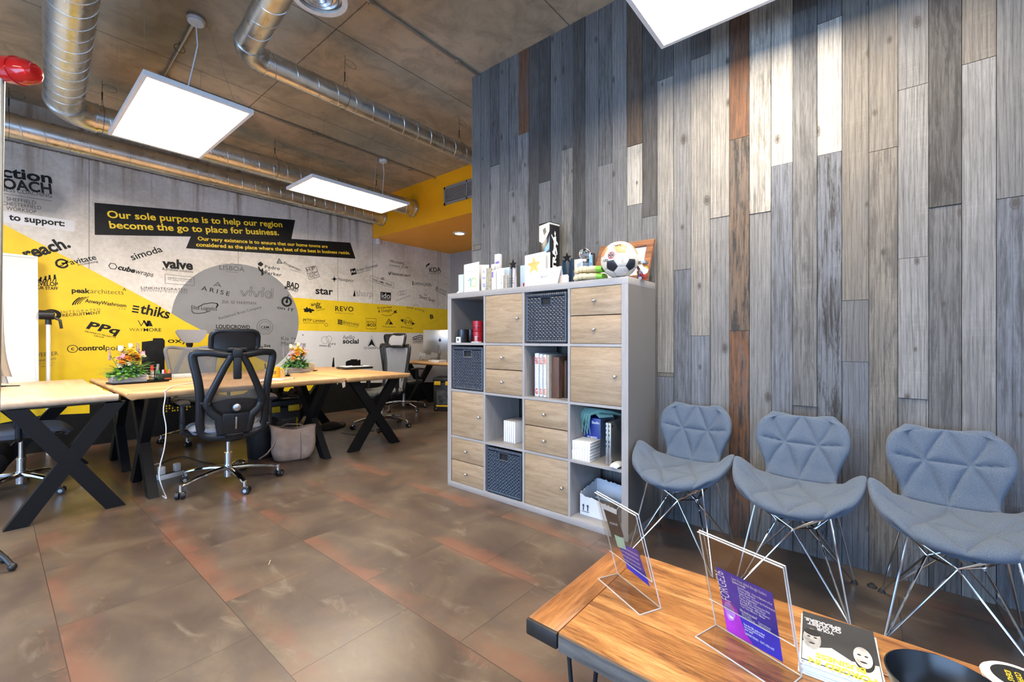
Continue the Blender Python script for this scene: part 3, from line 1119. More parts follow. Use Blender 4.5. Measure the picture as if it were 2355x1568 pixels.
p_ = Paint(z3).disc(490, 1500, 52, r_in=26, sx=1.25, a0=-1.2, a1=2.6).line([(480, 1490), (515, 1490), (515, 1505), (480, 1505)], 10).line([(498, 1508), (540, 1535)], 14)
p_.line([(476, 1535), (482, 1590)], 16)
p_.put()
Paint(z3).wt('INTEGRATED', 585, 1489, 953, 1462, 24, -.008, 1.35).line([(577, 1462), (580, 1525)], 2).put(M_GREYLET)
Paint(z3).wt('RECRUITMENT', 595, 1521, 957, 1493, 28, .009).put()
# (crop z6)
Paint(z6).wt('PPq', 968, 268, 1322, 336, 84, .035, 1.05, .25).wt('PROPERTY PROJECTS', 955, 310, 1302, 382, 16, .012).wt('GROUP', 1055, 357, 1168, 381, 17, .012).put()
p_ = Paint(z6).wt('WAY', 1456, 300, 1612, 303, 38, -.012).wt('MORE', 1618, 303, 1818, 304, 38, .009)
p_.line([(1558, 182), (1590, 240), (1625, 188)], 7).line([(1622, 186), (1658, 240), (1668, 190)], 18).poly([(1672, 182), (1692, 182), (1722, 246), (1660, 244)])
p_.put()
p_ = Paint(z6).disc(818, 500, 44, r_in=37).wt('c', 800, 516, 838, 516, 48, .01).wt('control', 885, 520, 1180, 512, 58, .03).wt('point', 1190, 513, 1420, 520, 58)
p_.wt('oxyne', 1890, 432, 2250, 430, 56, .01)
p_.put()
Paint(z6).wt('WEBBER', 380, 592, 656, 570, 45).wt('WINDOWS', 400, 652, 634, 620, 24).line([(440, 668), (620, 651)], 2).wt('SHEFFIELD', 470, 706, 596, 690, 12).put(M_GREYLET)
# ---- logos in and around the grey circle (crop z4)
p_ = Paint(z4).wt('LISBOA', 668, 828, 930, 852, 52, -.006).line([(690, 768), (780, 772), (800, 758), (820, 775), (905, 784)], 3).line([(735, 850), (870, 862)], 3)
p_.put(M_GREYLET)
Paint(z4).wt('ARISE', 472, 1045, 770, 1110, 48, .004, 1.45).line([(606, 1003), (650, 965), (684, 1014)], 5).line([(628, 1000), (655, 990), (668, 1006)], 5).put()
p_ = Paint(z4)
for pts in ([(895, 1048), (930, 1112), (975, 1050)], [(1000, 1040), (992, 1112)], [(1022, 1055), (1055, 1122), (1100, 1056)], [(1130, 1050), (1118, 1122)], [(1228, 1032), (1222, 1135)]):
    off = 9
    for s_ in (-off, off):
        p_.line([(x + s_, y) for x, y in pts], 4)
for x, y in ((1004, 1022), (1134, 1032)): p_.disc(x, y, 13, 16, r_in=9)
p_.disc(1185, 1096, 40, 24, .85, r_in=35).disc(1188, 1098, 22, 20, .8, r_in=18)
p_.put(M_GREYLET)
p_ = Paint(z4).wt('ZIA', 690, 1186, 765, 1189, 32).wt('HARMAN', 853, 1193, 1055, 1201, 32, 0, 1.1).line([(793, 1162), (825, 1164), (825, 1190), (793, 1188)], 3, True).line([(798, 1172), (808, 1184), (824, 1164)], 3)
p_.wt('Reclaimed Brick Company', 665, 1360, 1115, 1236, 28)
p_.put(M_GREYLET)
p_ = Paint(z4).wt('Elite Logistics', 368, 1250, 640, 1264, 42, .004)
p_.line([(440, 1225), (500, 1195), (580, 1182), (640, 1188), (652, 1205), (635, 1228)], 8).line([(640, 1190), (650, 1205), (634, 1230)], 12).line([(372, 1262), (390, 1290), (440, 1296), (500, 1288), (565, 1270)], 7)
p_.put()
p_ = Paint(z4).wt('on IT', 1278, 1242, 1456, 1276, 32, .008).disc(1380, 1170, 55, r_in=34).disc(1380, 1172, 14)
p_.poly([(1366, 1168), (1388, 1120), (1395, 1168)]).line([(1388, 1130), (1396, 1100)], 8)
p_.put()
p_ = Paint(z4).wt('LOUDCROWD', 630, 1450, 990, 1456, 38, .025)
p_.disc(1150, 1438, 80, 40, r_in=77).disc(1150, 1438, 58, 36, r_in=55.5).wt('C&M', 1107, 1452, 1192, 1453, 26, .01).wt('COURIERS', 1110, 1468, 1190, 1469, 10).wt('LIVERPOOL', 1115, 1388, 1190, 1390, 8).wt('WE TAKE SUCCESS', 1105, 1496, 1195, 1497, 8) if False else p_.disc(1150, 1438, 80, 40, r_in=77).disc(1150, 1438, 58, 36, r_in=55.5).wt('C&M', 1107, 1452, 1192, 1453, 26, .01).wt('COURIERS', 1110, 1470, 1190, 1471, 10)
p_.put()
Paint(z4).wt('DIGITAL MARKETING', 705, 1474, 922, 1476, 10, .01).put(M_BLUELET)
Paint(z4).wt('Little Fire', 1055, 1688, 1210, 1652, 44, .02).wt('Digital Ltd', 1085, 1720, 1205, 1692, 22).put()
p_ = Paint(z4).wt('Pedro', 1148, 815, 1306, 836, 36, .012, 1.1).wt('and', 1152, 838, 1200, 843, 16).wt('Parker', 1146, 874, 1324, 904, 36, .012, 1.1)
p_.poly([(1074, 762), (1104, 745), (1134, 772), (1110, 798), (1076, 782)]).poly([(1072, 795), (1090, 800), (1104, 832), (1128, 812), (1138, 880), (1112, 897), (1110, 858), (1084, 834)])
p_.wt('Propensio', 1345, 768, 1522, 846, 28, .008).line([(1278, 760), (1298, 714), (1332, 762)], 7, True).line([(1292, 752), (1300, 736), (1312, 753)], 5)
p_.put()
Paint(z4).wt('FINANCE', 1420, 836, 1516, 864, 12).put(M_GREYLET)
p_ = Paint(z4).line([(1580, 812), (1688, 790), (1727, 906), (1618, 934)], 4, True).line([(1634, 801), (1672, 920)], 4).line([(1599, 873), (1708, 848)], 4)
for ch, x, y in (('H', 1600, 852), ('P', 1656, 836), ('G', 1626, 916), ('C', 1676, 898)): p_.wt(ch, x, y, x + 32, y - 8, 38)
p_.put()
Paint(z4).wt('BAD', 1378, 1008, 1508, 1036, 60, .03).wt('MONKEY', 1356, 1034, 1502, 1070, 36, .02).put()
p_ = Paint(z4).wt('Navigator', 1930, 946, 2092, 962, 34)
for k in range(8):
    a = PI / 4 * k
    r_, q = (40, 7) if k % 2 == 0 else (24, 5)
    p_.poly([(1885 + q * math.cos(a + 1.57), 929 + q * math.sin(a + 1.57)), (1885 + r_ * math.cos(a), 929 + r_ * math.sin(a)), (1885 - q * math.cos(a + 1.57), 929 - q * math.sin(a + 1.57))])
p_.wt('star', 1686, 1086, 1872, 1098, 78, .022).put()
p_ = Paint(z4).poly([(2083, 1112), (2100, 1040), (2112, 1114)])
p_.put()
Paint(z4).wt('sharp', 2120, 1112, 2290, 1120, 74, -.022).put(M_GREYLET)
# ---- right part (crop z5)
p_ = Paint(z5).poly([(892, 430), (955, 412), (976, 485), (910, 503)]).wt('Anker Elemental', 976, 460, 1236, 392, 38, -.004).wt('Ergonomic Connected', 985, 482, 1150, 438, 14)
p_.put()
Paint(z5, .003).wt('Ae', 906, 478, 962, 464, 34, .01).put(M_WHITEPAINT)
p_ = Paint(z5).wt('Whittam', 1380, 342, 1556, 368, 38, -.004).wt('Cox', 1542, 408, 1616, 418, 40, -.004).wt('Architects', 1380, 382, 1512, 402, 18).line([(1572, 330), (1526, 424)], 3)
p_.put()
p_ = Paint(z5).wt('ORAGOSECURITY', 1408, 494, 1642, 526, 26, .02).disc(1384, 476, 20, 20, .8, r_in=10, a0=2.4, a1=7.0)
p_.line([(1372, 470), (1386, 496), (1400, 462)], 9)
p_.wt('KDA', 1882, 466, 2024, 460, 60, .01)
for k in range(3): p_.line([(1838 + k * 14, 395 - k * 14), (1848 + k * 12, 378 - k * 10), (1870 + k * 4, 368 - k * 4)], 13)
p_.wt('INTERIORS', 1890, 492, 2022, 482, 14)
p_.put()
p_ = Paint(z5).line([(1146, 506), (1440, 600), (1432, 662), (1137, 572)], 3, True).wt('THE LIME TREES', 1168, 566, 1412, 640, 26, .004)
for k in range(6): p_.disc(1297 + 14 * math.cos(k * PI / 3), 545 + 12 * math.sin(k * PI / 3), 6, 8)
p_.put()
p_ = Paint(z5).line([(1672, 582), (1674, 622)], 15).wt('DPSFAÇADES', 1692, 622, 1906, 640, 36)
p_.disc(1970, 680, 26, 24, .85, r_in=20).disc(1972, 650, 16, 20, .85, r_in=12).line([(1962, 686), (1978, 672)], 5).wt('SECURE', 1998, 684, 2086, 722, 22).wt('POWER', 1992, 718, 2078, 756, 22)
p_.put(M_GREYLET)
Paint(z5).poly([(1270, 708), (1400, 718), (1398, 820), (1271, 812)]).put()
Paint(z5, .003).wt('ido', 1284, 782, 1390, 790, 66, .006).wt('MAGAZINE', 1284, 802, 1390, 808, 12).put(M_WHITEPAINT)
p_ = Paint(z5).wt('SCENE3D', 1468, 828, 1642, 768, 24, -.006, 1.3)
for k in range(3):
    x = 1490 + k * 28
    p_.line([(x, 712 - k * 6), (x + 22, 700 - k * 6), (x + 40, 716 - k * 6), (x + 38, 744 - k * 6), (x + 12, 758 - k * 6), (x - 2, 738 - k * 6)], 3, True)
p_.put(M_GREYLET)
Paint(z5).wt('The', 1806, 752, 1842, 760, 28, -.004).wt('Short Guys', 1752, 786, 1946, 836, 46, .002).put()
# yellow band
p_ = Paint(z5).wt('andy', 408, 884, 528, 872, 42, .018).wt('file', 466, 920, 540, 914, 44, .018)
p_.poly([(306, 926), (330, 914), (345, 920), (340, 902), (362, 898), (370, 920), (395, 908), (402, 922), (430, 925), (452, 938), (436, 950), (415, 948), (418, 968), (392, 970), (382, 952), (362, 962), (318, 958), (325, 938)])
p_.wt('associates', 475, 948, 582, 926, 16)
p_.wt('REVO', 708, 946, 934, 952, 62, .012, 1.1)
p_.wt('PFTP Limited', 308, 1078, 580, 1084, 38, .006)
p_.disc(597, 1120, 21, 24, r_in=17).wt('automotive training specialists', 310, 1098, 575, 1102, 11)
for i in range(3):
    for j in range(3): p_.disc(748 + i * 20, 1060 + j * 21 + i * 3, 10, 12)
p_.wt('BHAYANI', 804, 1102, 996, 1136, 36, 0, 1.05)
p_.line([(1095, 1038), (1216, 1042), (1214, 1172), (1095, 1168)], 4, True).wt('BESTALL', 1104, 1090, 1208, 1092, 20, .01).wt('&CO', 1104, 1134, 1210, 1138, 36, .03)
p_.wt('Surprise', 1230, 920, 1412, 908, 28, .004).wt('& Delight', 1240, 966, 1416, 950, 34, .004).line([(1290, 990), (1340, 1008), (1400, 1000), (1440, 968)], 5).poly([(1430, 935), (1450, 948), (1475, 930), (1466, 955), (1478, 978), (1452, 968), (1430, 985), (1440, 960)])
p_.line([(1335, 1110), (1375, 1046), (1392, 1072)], 9).line([(1352, 1112), (1380, 1070)], 8).poly([(1372, 1112), (1398, 1072), (1428, 1114)])
p_.disc(1612, 1080, 52, 32, .95, r_in=49).poly([(1515, 1056), (1558, 1046), (1552, 1092)]).poly([(1700, 1106), (1660, 1082), (1660, 1124)]).wt('BW', 1568, 1104, 1664, 1110, 52, -.006).wt('BEN WILKINSON', 1526, 1150, 1668, 1174, 16, .01)
p_.wt('B', 1890, 1046, 1932, 1038, 54, .03)
for k in range(9): p_.disc(1852 + k * 19, 1118 - k * 8.5, 3, 8)
p_.put()
Paint(z5).wt('FABRICATIONS', 710, 976, 936, 988, 12).wt('HR & Employment Law', 804, 1118, 986, 1156, 14).wt('M Downs & Co', 1296, 1152, 1460, 1158, 26, -.006).wt('Farmers Central', 1318, 1190, 1442, 1192, 9).wt('peak writing', 1600, 908, 1812, 954, 30, -.006).line([(1680, 888), (1712, 856), (1740, 892)], 4).put(M_GREYLET)
# white field
Paint(z5).wt('Kia', 34, 1308, 130, 1310, 46).wt('Marketing', 34, 1370, 342, 1378, 46).put(M_GREYLET)
p_ = Paint(z5)
for x, y, q in ((305, 1244, 14), (172, 1286, 12), (206, 1290, 14)):
    p_.poly([(x - q, y - q * .8), (x + q, y), (x - q * .6, y + q * .8), (x - q * .2, y)])
p_.disc(578, 1308, 46, 32, r_in=43).disc(630, 1292, 38, 32, r_in=35).wt('pure', 624, 1364, 712, 1370, 36).wt('awards', 508, 1386, 650, 1396, 32, .004)
p_.wt('hello', 802, 1298, 940, 1298, 56, -.008, 1, .3).wt('social', 800, 1348, 998, 1350, 58, .03)
p_.poly([(1160, 1290), (1208, 1392), (1160, 1362), (1112, 1392)]).line([(1108, 1380), (1160, 1252), (1214, 1382)], 3).wt('GrowthPad', 1064, 1420, 1262, 1420, 36, -.006)
p_.wt('focus', 1520, 1340, 1592, 1368, 30, -.012)
p_.line([(1674, 1300), (1676, 1275), (1762, 1246), (1846, 1275), (1848, 1300)], 9).line([(1690, 1296), (1762, 1268), (1832, 1298)], 8).line([(1676, 1300), (1848, 1300)], 6)
for k in range(7): p_.line([(1690 + k * 24, 1262 - 12 * (3 - abs(k - 3)) / 3 + 8), (1690 + k * 24, 1300)], 5)
p_.wt('CORNERSTONE', 1672, 1334, 1848, 1336, 24, .014).wt('MASONRY LTD', 1672, 1350, 1848, 1352, 11)
p_.put()
# ------------------------------------------------------------ cube shelf
M_SHELF = wood('grey_wood_effect', [(.30, .285, .272), (.335, .318, .303), (.375, .355, .34)], .45, 'Y', 4.0, .03)
M_SHELFV = wood('grey_wood_effect_upright', [(.30, .285, .272), (.335, .318, .303), (.375, .355, .34)], .45, 'Z', 4.0, .03)
M_SHELFSIDE = mat('grey_lacquer', (.17, .16, .148), .4, var=.03, scale=3)
M_OAK = wood('pale_oak_veneer', [(.26, .178, .098), (.35, .25, .15), (.42, .312, .196)], .5, 'Y', 3.6, .04, 9.0)
KX0, KX1, KY0, KY1, KH = 2.245, 2.632, 1.030, 2.502, 1.465
OUT, DIV = .040, .016
CELL = (KH - 2 * OUT - 3 * DIV) / 4
CELLY = (KY1 - KY0 - 2 * OUT - 3 * DIV) / 4


def cell(r, c):
    """y range and z range of a compartment; column 0 is the far one, row 0 the top one"""
    y1 = KY1 - OUT - c * (CELLY + DIV)
    z1 = KH - OUT - r * (CELL + DIV)
    return y1 - CELLY, y1, z1 - CELL, z1


shelf = thing('cube_shelf', 'tall grey open cube shelving unit of four by four compartments against the plank wall', 'shelving unit', (0, 0, 0))
MB().bb((KX0, KY0, KH - OUT), (KX1, KY1, KH), .001).obj('top_board', M_SHELF, shelf)
MB().bb((KX0, KY0, 0), (KX1, KY1, OUT), .001).obj('bottom_board', M_SHELF, shelf)
for y in (KY0, KY1 - OUT):
    m = MB()
    m.bb((KX0, y, OUT), (KX1, y + OUT, KH - OUT))
    m.m = [1, 0, 0, 0, 0, 0]
    m.m = [0 if (sum((m.v[i].x - KX0) for i in f) < .001) else 1 for f in m.f]
    m.obj('side_panel', [M_SHELFV, M_SHELFSIDE], shelf)
for k in range(1, 4):
    y = KY0 + OUT + k * CELLY + (k - 1) * DIV
    MB().bb((KX0 + .002, y, OUT), (KX1, y + DIV, KH - OUT)).obj('upright_divider', M_SHELFV, shelf)
    z = OUT + k * CELL + (k - 1) * DIV
    for c in range(4):
        y0, y1, _, _ = cell(0, c)
        MB().bb((KX0 + .002, y0, z), (KX1, y1, z + DIV)).obj('shelf_board', M_SHELF, shelf)


def knob(parent, y, z):
    MB().lathe([(.004, 0), (.004, .012), (.009, .016), (.0095, .024), (.004, .028)], (KX0 + .004, y, z), 16, Matrix.Rotation(-PI / 2, 3, 'Y')).obj('knob', M_STEEL, parent)


def front(r, c, z0, z1, name, knob_y, knob_z):
    y0, y1, a, b = cell(r, c)
    g = .0025
    o = MB().bb((KX0 + .004, y0 + g, z0 + g), (KX0 + .020, y1 - g, z1 - g), .0008).obj(name, M_OAK, shelf)
    s = MB().bb((KX0 + .02, y0 + .004, z0 + .006), (KX0 + .32, y1 - .004, z1 - .006))
    s.obj('insert_box', M_SHELFSIDE, o)
    knob(o, knob_y, knob_z)


for r, c in ((0, 1), (1, 3), (2, 0), (3, 2)):
    y0, y1, z0, z1 = cell(r, c)
    front(r, c, z0, z1, 'door', y0 + .035, (z0 + z1) / 2)
for r, c in ((0, 3), (1, 1), (2, 2), (3, 0)):
    y0, y1, z0, z1 = cell(r, c)
    zm = (z0 + z1) / 2
    front(r, c, zm, z1, 'drawer', (y0 + y1) / 2, (zm + z1) / 2)
    front(r, c, z0, zm, 'drawer', (y0 + y1) / 2, (z0 + zm) / 2)

# woven baskets
M_WICKER = mat('dark_wicker', (.030, .042, .062), .35, var=.35, scale=60)
M_HOLESHADE = mat('basket_shade', (.008, .009, .010), .8)  # near-black colour stands in for the shade inside a basket


def wicker_basket(r, c, label):
    y0, y1, z0, z1 = cell(r, c)
    W, H, D = .318, .325, .35
    t = thing('wicker_basket', label, 'basket', (KX0 + .004 + .004, (y0 + y1) / 2, z0 + .001), 0, 'dark wicker baskets in the cube shelf')
    h = W / 2
    b = MB()
    b.bb((.014, -h + .012, .012), (D, h - .012, H - .02))
    b.obj('inner_box', M_HOLESHADE, t)
    wv = MB()
    rows, nseg, amp = 23, 60, .0035
    zz0, zz1 = .022, H - .035
    for k in range(rows):
        z = zz0 + (zz1 - zz0) * (k + .5) / rows
        hh = (zz1 - zz0) / rows * .5
        hole = z > H - .085 and z < H - .030
        for ya, yb in (((-h + .012, h - .012),) if not hole else ((-h + .012, -.042), (.042, h - .012))):
            n = max(8, int(nseg * (yb - ya) / W))
            pts = []
            for i in range(n + 1):
                y = ya + (yb - ya) * i / n
                ph = math.sin(PI * (y / .0135) + (PI if k % 2 else 0))
                pts.append((.008 - amp * ph, y, z))
            P = [[V((p[0] - .003, p[1], p[2] - hh)), V((p[0] - .0055, p[1], p[2])), V((p[0] - .003, p[1], p[2] + hh))] for p in pts]
            wv.shell(P, .003)
    # the two sides
    for s in (-1, 1):
        for k in range(rows):
            z = zz0 + (zz1 - zz0) * (k + .5) / rows
            hh = (zz1 - zz0) / rows * .48
            pts = [(x, s * (h - .010 + .002 * math.sin(PI * x / .0135 + (PI if k % 2 else 0))), z) for x in [.012 + (D - .02) * i / 26 for i in range(27)]]
            wv.tube(pts, hh, 4)
    wv.obj('weave', M_WICKER, t)
    rim = MB()
    for z in (.012, H - .018):
        loop = [(.004, -h + .01, z), (.004, h - .01, z), (D, h - .01, z), (D, -h + .01, z)]
        pts = []
        for i in range(4):
            a, b_ = V(loop[i]), V(loop[(i + 1) % 4])
            n = 40
            pts += [a + (b_ - a) * k / n for k in range(n)]
        rs = [.0125 + .0018 * (1 if k % 2 else -1) for k in range(len(pts))]
        rim.tube(pts, rs, 8, closed=True)
    for s in (-1, 1):
        rim.tube([(.003, s * (h - .010), .012), (.003, s * (h - .010), H - .02)], .009, 8)
    rim.obj('rim', M_WICKER, t)
    hd = MB()
    hy, ha, hb = .040, H - .082, H - .032
    for a, b_ in (((hy, ha), (hy, hb)), ((-hy, ha), (-hy, hb)), ((-hy, ha), (hy, ha)), ((-hy, hb), (hy, hb))):
        hd.tube([(.002, a[0], a[1]), (.002, b_[0], b_[1])], .0045, 6)
    hd.bb((.009, -hy, ha), (.012, hy, hb))  # dark plate painted in for the shade of the grip hole
    hd.m = [0] * (len(hd.m) - 6) + [1] * 6
    hd.obj('handle_opening', [M_WICKER, M_HOLESHADE], t)


wicker_basket(0, 2, 'dark wicker basket with a grip hole in the top row of the cube shelf')
wicker_basket(1, 0, 'dark wicker basket at the far left of the second shelf row, below the red tins')
wicker_basket(3, 1, 'dark wicker basket in the bottom row of the cube shelf, near the floor')

# ------------------------------------------------------------ lounge chairs
def fabric(name, cols, rough=.9):
    t = NT(name)
    n = t.noise(t.coord(scale=(1, 1, 3)), 260, 3, .7)
    n2 = t.noise(t.coord(), 5, 3)
    c = t.ramp(n, [(.35, cols[0]), (.65, cols[1])])
    c = t.mix(t.ramp(n2, [(.4, .12), (.6, 0.0)]), c, cols[0])
    t.color(c)
    t.setp(Roughness=rough)
    t.b.inputs['Sheen Weight'].default_value = .15
    t.bump(n, .25, .002)
    return t.m


M_FELT = fabric('grey_blue_felt', [(.048, .071, .108), (.108, .138, .182)])


def cat(pts, x):
    """smooth curve through (x, value...) pairs"""
    n = len(pts)
    for i in range(n - 1):
        if x <= pts[i + 1][0] or i == n - 2:
            break
    p0, p1, p2, p3 = pts[max(i - 1, 0)], pts[i], pts[i + 1], pts[min(i + 2, n - 1)]
    t = (x - p1[0]) / (p2[0] - p1[0])
    t = min(max(t, 0), 1)
    out = []
    for k in range(1, len(p1)):
        h = p2[0] - p1[0]
        m1 = (p2[k] - p0[k]) / max(p2[0] - p0[0], 1e-6) * h
        m2 = (p3[k] - p1[k]) / max(p3[0] - p1[0], 1e-6) * h
        t2, t3 = t * t, t * t * t
        out.append((2 * t3 - 3 * t2 + 1) * p1[k] + (t3 - 2 * t2 + t) * m1 + (-2 * t3 + 3 * t2) * p2[k] + (t3 - t2) * m2)
    return out


def seg_dist(p, a, b):
    ax, ay = a
    bx, by = b
    dx, dy = bx - ax, by - ay
    t = max(0, min(1, ((p[0] - ax) * dx + (p[1] - ay) * dy) / (dx * dx + dy * dy + 1e-9)))
    return math.hypot(p[0] - ax - t * dx, p[1] - ay - t * dy)


def make_lounge_chair(label):
    """faces +y; shell of seat and back in one padded sheet"""
    t = thing('lounge_chair', label, 'chair', (0, 0, 0), 0, 'padded chairs along the plank wall')
    # s: 0 front of seat .. 1 top of back: (s, y, z, half width, side lift, side forward)
    prof = [(0, .262, .400, .085, .004, -.03), (.05, .255, .412, .150, .012, -.045), (.14, .205, .424, .212, .030, -.03), (.24, .135, .424, .244, .058, -.01), (.34, .05, .420, .264, .100, .0),
            (.425, -.02, .420, .262, .125, .0), (.49, -.09, .424, .205, .055, .0), (.545, -.145, .440, .160, .012, .005), (.60, -.178, .482, .158, .0, .012), (.68, -.198, .545, .178, .0, .028),
            (.77, -.216, .610, .203, .0, .04), (.86, -.234, .668, .203, .0, .04), (.93, -.248, .709, .184, .0, .036), (.975, -.256, .730, .148, .0, .03), (1, -.258, .737, .112, .0, .026)]
    nodeB = .74
    # seams in (a, s): a is -1..1 across
    B = [((-1.1, .80), (-.36, .765)), ((-.36, .765), (.36, .765)), ((.36, .765), (1.1, .80)), ((-.36, .765), (0, 1.0)), ((.36, .765), (0, 1.0)), ((-.36, .765), (-.78, .97)), ((.36, .765), (.78, .97)),
         ((-.36, .765), (0, .555)), ((.36, .765), (0, .555)), ((-.36, .765), (-1.05, .57)), ((.36, .765), (1.05, .57))]
    S = [((-.95, .548), (.95, .548)), ((0, .545), (-.36, .30)), ((0, .545), (.36, .30)), ((-.36, .30), (.36, .30)), ((-.36, .30), (-1.1, .36)), ((.36, .30), (1.1, .36)), ((-.36, .30), (-.95, .50)), ((.36, .30), (.95, .50)),
         ((-.36, .30), (0, .02)), ((.36, .30), (0, .02)), ((-.36, .30), (-.85, .05)), ((.36, .30), (.85, .05))]
    NU, NV = 132, 81
    P = []
    for i in range(NU):
        s = i / (NU - 1)
        y, z, hw, lift, fwd = cat(prof, s)
        hw *= .925
        row = []
        for j in range(NV):
            a = -1 + 2 * j / (NV - 1)
            x = hw * a
            e = abs(a) ** 2.2
            py, pz = y + fwd * e, z + lift * e
            d = min(seg_dist((a * .26, s * .95), (q[0][0] * .26, q[0][1] * .95), (q[1][0] * .26, q[1][1] * .95)) for q in B + S)
            fade = min(1, max(0, (1 - abs(a)) / .22)) * min(1, s / .07, (1 - s) / .06)
            puff = .017 * (1 - fade * (.55 * math.exp(-(d / .0075)) + .30 * math.exp(-(d / .030) ** 2)))
            row.append([V((x, py, pz)), puff])
        P.append(row)
    # padded front along the normal, smooth back under it
    Q, Bk = [], []
    for i in range(NU):
        row, rb = [], []
        for j in range(NV):
            a = P[min(i + 1, NU - 1)][j][0] - P[max(i - 1, 0)][j][0]
            b = P[i][min(j + 1, NV - 1)][0] - P[i][max(j - 1, 0)][0]
            n = a.cross(b).normalized()
            e = min(1, min(j, NV - 1 - j) / 9, min(i, NU - 1 - i) / 9)
            e = math.sqrt(max(0, 1 - (1 - e) ** 2))
            row.append(P[i][j][0] + n * (P[i][j][1] * e))
            rb.append(P[i][j][0] - n * (.003 + .030 * e))
        Q.append(row)
        Bk.append(rb)
    k = int(.552 * (NU - 1))
    MB().skin(Q[:k + 1], Bk[:k + 1]).obj('seat', M_FELT, t, 60)
    MB().skin(Q[k:], Bk[k:]).obj('backrest', M_FELT, t, 60)
    # chrome wire base
    foot = [(.205, .205), (.205, -.205), (-.205, -.205), (-.205, .205)]
    top = [(.135, .125), (.135, -.105), (-.135, -.105), (-.135, .125)]
    node = [(.075, .0, .285), (0, -.065, .300), (-.075, .0, .285), (0, .075, .285)]
    zt = .388
    r = .0042
    for k in range(4):
        fx, fy = foot[k]
        lg = MB()
        lg.tube([(fx, fy, .006), (top[k][0], top[k][1], zt)], r, 8)
        for nd in ((node[0], node[3]), (node[0], node[1]), (node[2], node[1]), (node[2], node[3]))[k]:
            lg.tube([(fx * .97, fy * .97, .014), (nd[0], nd[1], nd[2])], r, 8)
        lo = lg.obj('leg', M_CHROME, t)
        MB().lathe([(0, 0), (.014, 0), (.012, .008), (.006, .016), (0, .016)], (fx, fy, 0), 14).obj('glide', M_RUBBER, lo)
    br = MB()
    for k in range(4):
        a, b = node[k], node[(k + 1) % 4]
        br.tube([a, b], r * .9, 8)
        for q in (k, (k + 1) % 4):
            br.tube([a, (top[q][0] * .92, top[q][1] * .92, zt)], r * .9, 8) if q in (k, (k + 3) % 4) else None
    for k in range(4):
        a, b = top[k], top[(k + 1) % 4]
        br.tube([(a[0], a[1], zt), (b[0], b[1], zt)], r, 8)
    for k, (q0, q1) in enumerate(((0, 1), (1, 2), (2, 3), (3, 0))):
        for q in (q0, q1):
            br.tube([node[k], (top[q][0], top[q][1], zt)], r * .9, 8)
    br.obj('cross_brace', M_CHROME, t)
    return t


lc = make_lounge_chair('grey-blue padded triangle-stitched chair standing next to the cube shelf')
lc.location = (2.345, .770, 0)
lc.rotation_euler = (0, 0, R(90))
dup(lc, (2.325, .265, 0), R(90), 'middle of the three grey-blue padded chairs along the plank wall')
dup(lc, (2.315, -.240, 0), R(90), 'grey-blue padded chair at the right edge of the picture, farthest from the cube shelf')

# ------------------------------------------------------------ coffee table
M_PINE = wood('waxed_pine', [(.12, .042, .012), (.36, .155, .042), (.58, .31, .11)], .36, 'Y', 2.2, .08, 10.0, True)
M_PINE2 = wood('waxed_pine_batten', [(.12, .042, .012), (.33, .135, .038), (.52, .26, .095)], .36, 'X', 1.1, .08, 7.0)
M_CHAR = mat('charred_edge', (.012, .010, .008), .55, var=.4, bump=.1)
M_DARKEDGE = wood('weathered_edge', [(.05, .042, .035), (.10, .088, .075), (.16, .14, .12)], .7, 'Y', 1.5, .2)
TX0, TX1, TY0, TY1, TH = .868, 1.352, -.62, .668, .42
tb = thing('coffee_table', 'low waxed pine plank table on hairpin legs in the foreground', 'table', ((TX0 + TX1) / 2, (TY0 + TY1) / 2, 0))
hx, hy = (TX1 - TX0) / 2, (TY1 - TY0) / 2
m = MB()
pw = (2 * hx) / 3
for k in range(3):
    m.bb((-hx + k * pw + .0005, -hy, TH - .040), (-hx + (k + 1) * pw - .0005, hy - .092, TH), .003)
m.obj('plank_top', M_PINE, tb)
MB().bb((-hx, hy - .0915, TH - .041), (hx, hy, TH + .0005), .008).obj('end_batten', M_PINE2, tb)
MB().bb((-hx - .003, -hy, TH - .044), (-hx, hy - .094, TH - .005)).obj('edge_band', M_DARKEDGE, tb)
MB().box((-hx - .001, hy - .045, TH - .022), (.012, .093, .040), .005).obj('charred_corner', M_CHAR, tb)
M_HAIR = mat('blue_black_steel', (.02, .024, .03), .3, .6)
for sx in (-1, 1):
    for sy in (-1, 1):
        lg = MB()
        x, y = sx * (hx - .05), sy * (hy - .17)
        lg.tube([(x, y, TH - .041), (x + sx * .012, y + sy * .03, .012), (x + sx * .014, y + sy * .034, .006), (x + sx * .012, y + sy * .040, .012), (x - sx * .002, y + sy * .085, TH - .041)], .0055, 8)
        lg.box((x, y + sy * .04, TH - .043), (.05, .13, .004))
        lg.obj('leg', M_HAIR, tb)

# acrylic sign holders
M_ACRYL = glass_mat('clear_acrylic', (.98, .96, .93), .03, .95)
M_ACEDGE = NT('acrylic_edge')
M_ACEDGE.setp(Roughness=.15, Alpha=.75)
M_ACEDGE.color(M_ACEDGE.ramp(M_ACEDGE.noise(M_ACEDGE.coord(), 20), [(.3, (.62, .60, .56)), (.7, (.80, .79, .76))]))
M_ACEDGE = M_ACEDGE.m
M_INK = mat('printed_navy', (.035, .030, .36), .45, var=.25, scale=8)
M_PURPLE = mat('printed_magenta', (.36, .03, .42), .45, var=.4, scale=14)
M_SKIN = mat('printed_violet_face', (.42, .20, .55), .45, var=.5, scale=30)
M_PRWHITE = mat('printed_white', (.78, .78, .80), .5)
M_BROWNCARD = mat('brown_card', (.055, .035, .025), .5)
M_GREENCARD = mat('pale_green_note', (.42, .60, .42), .5)


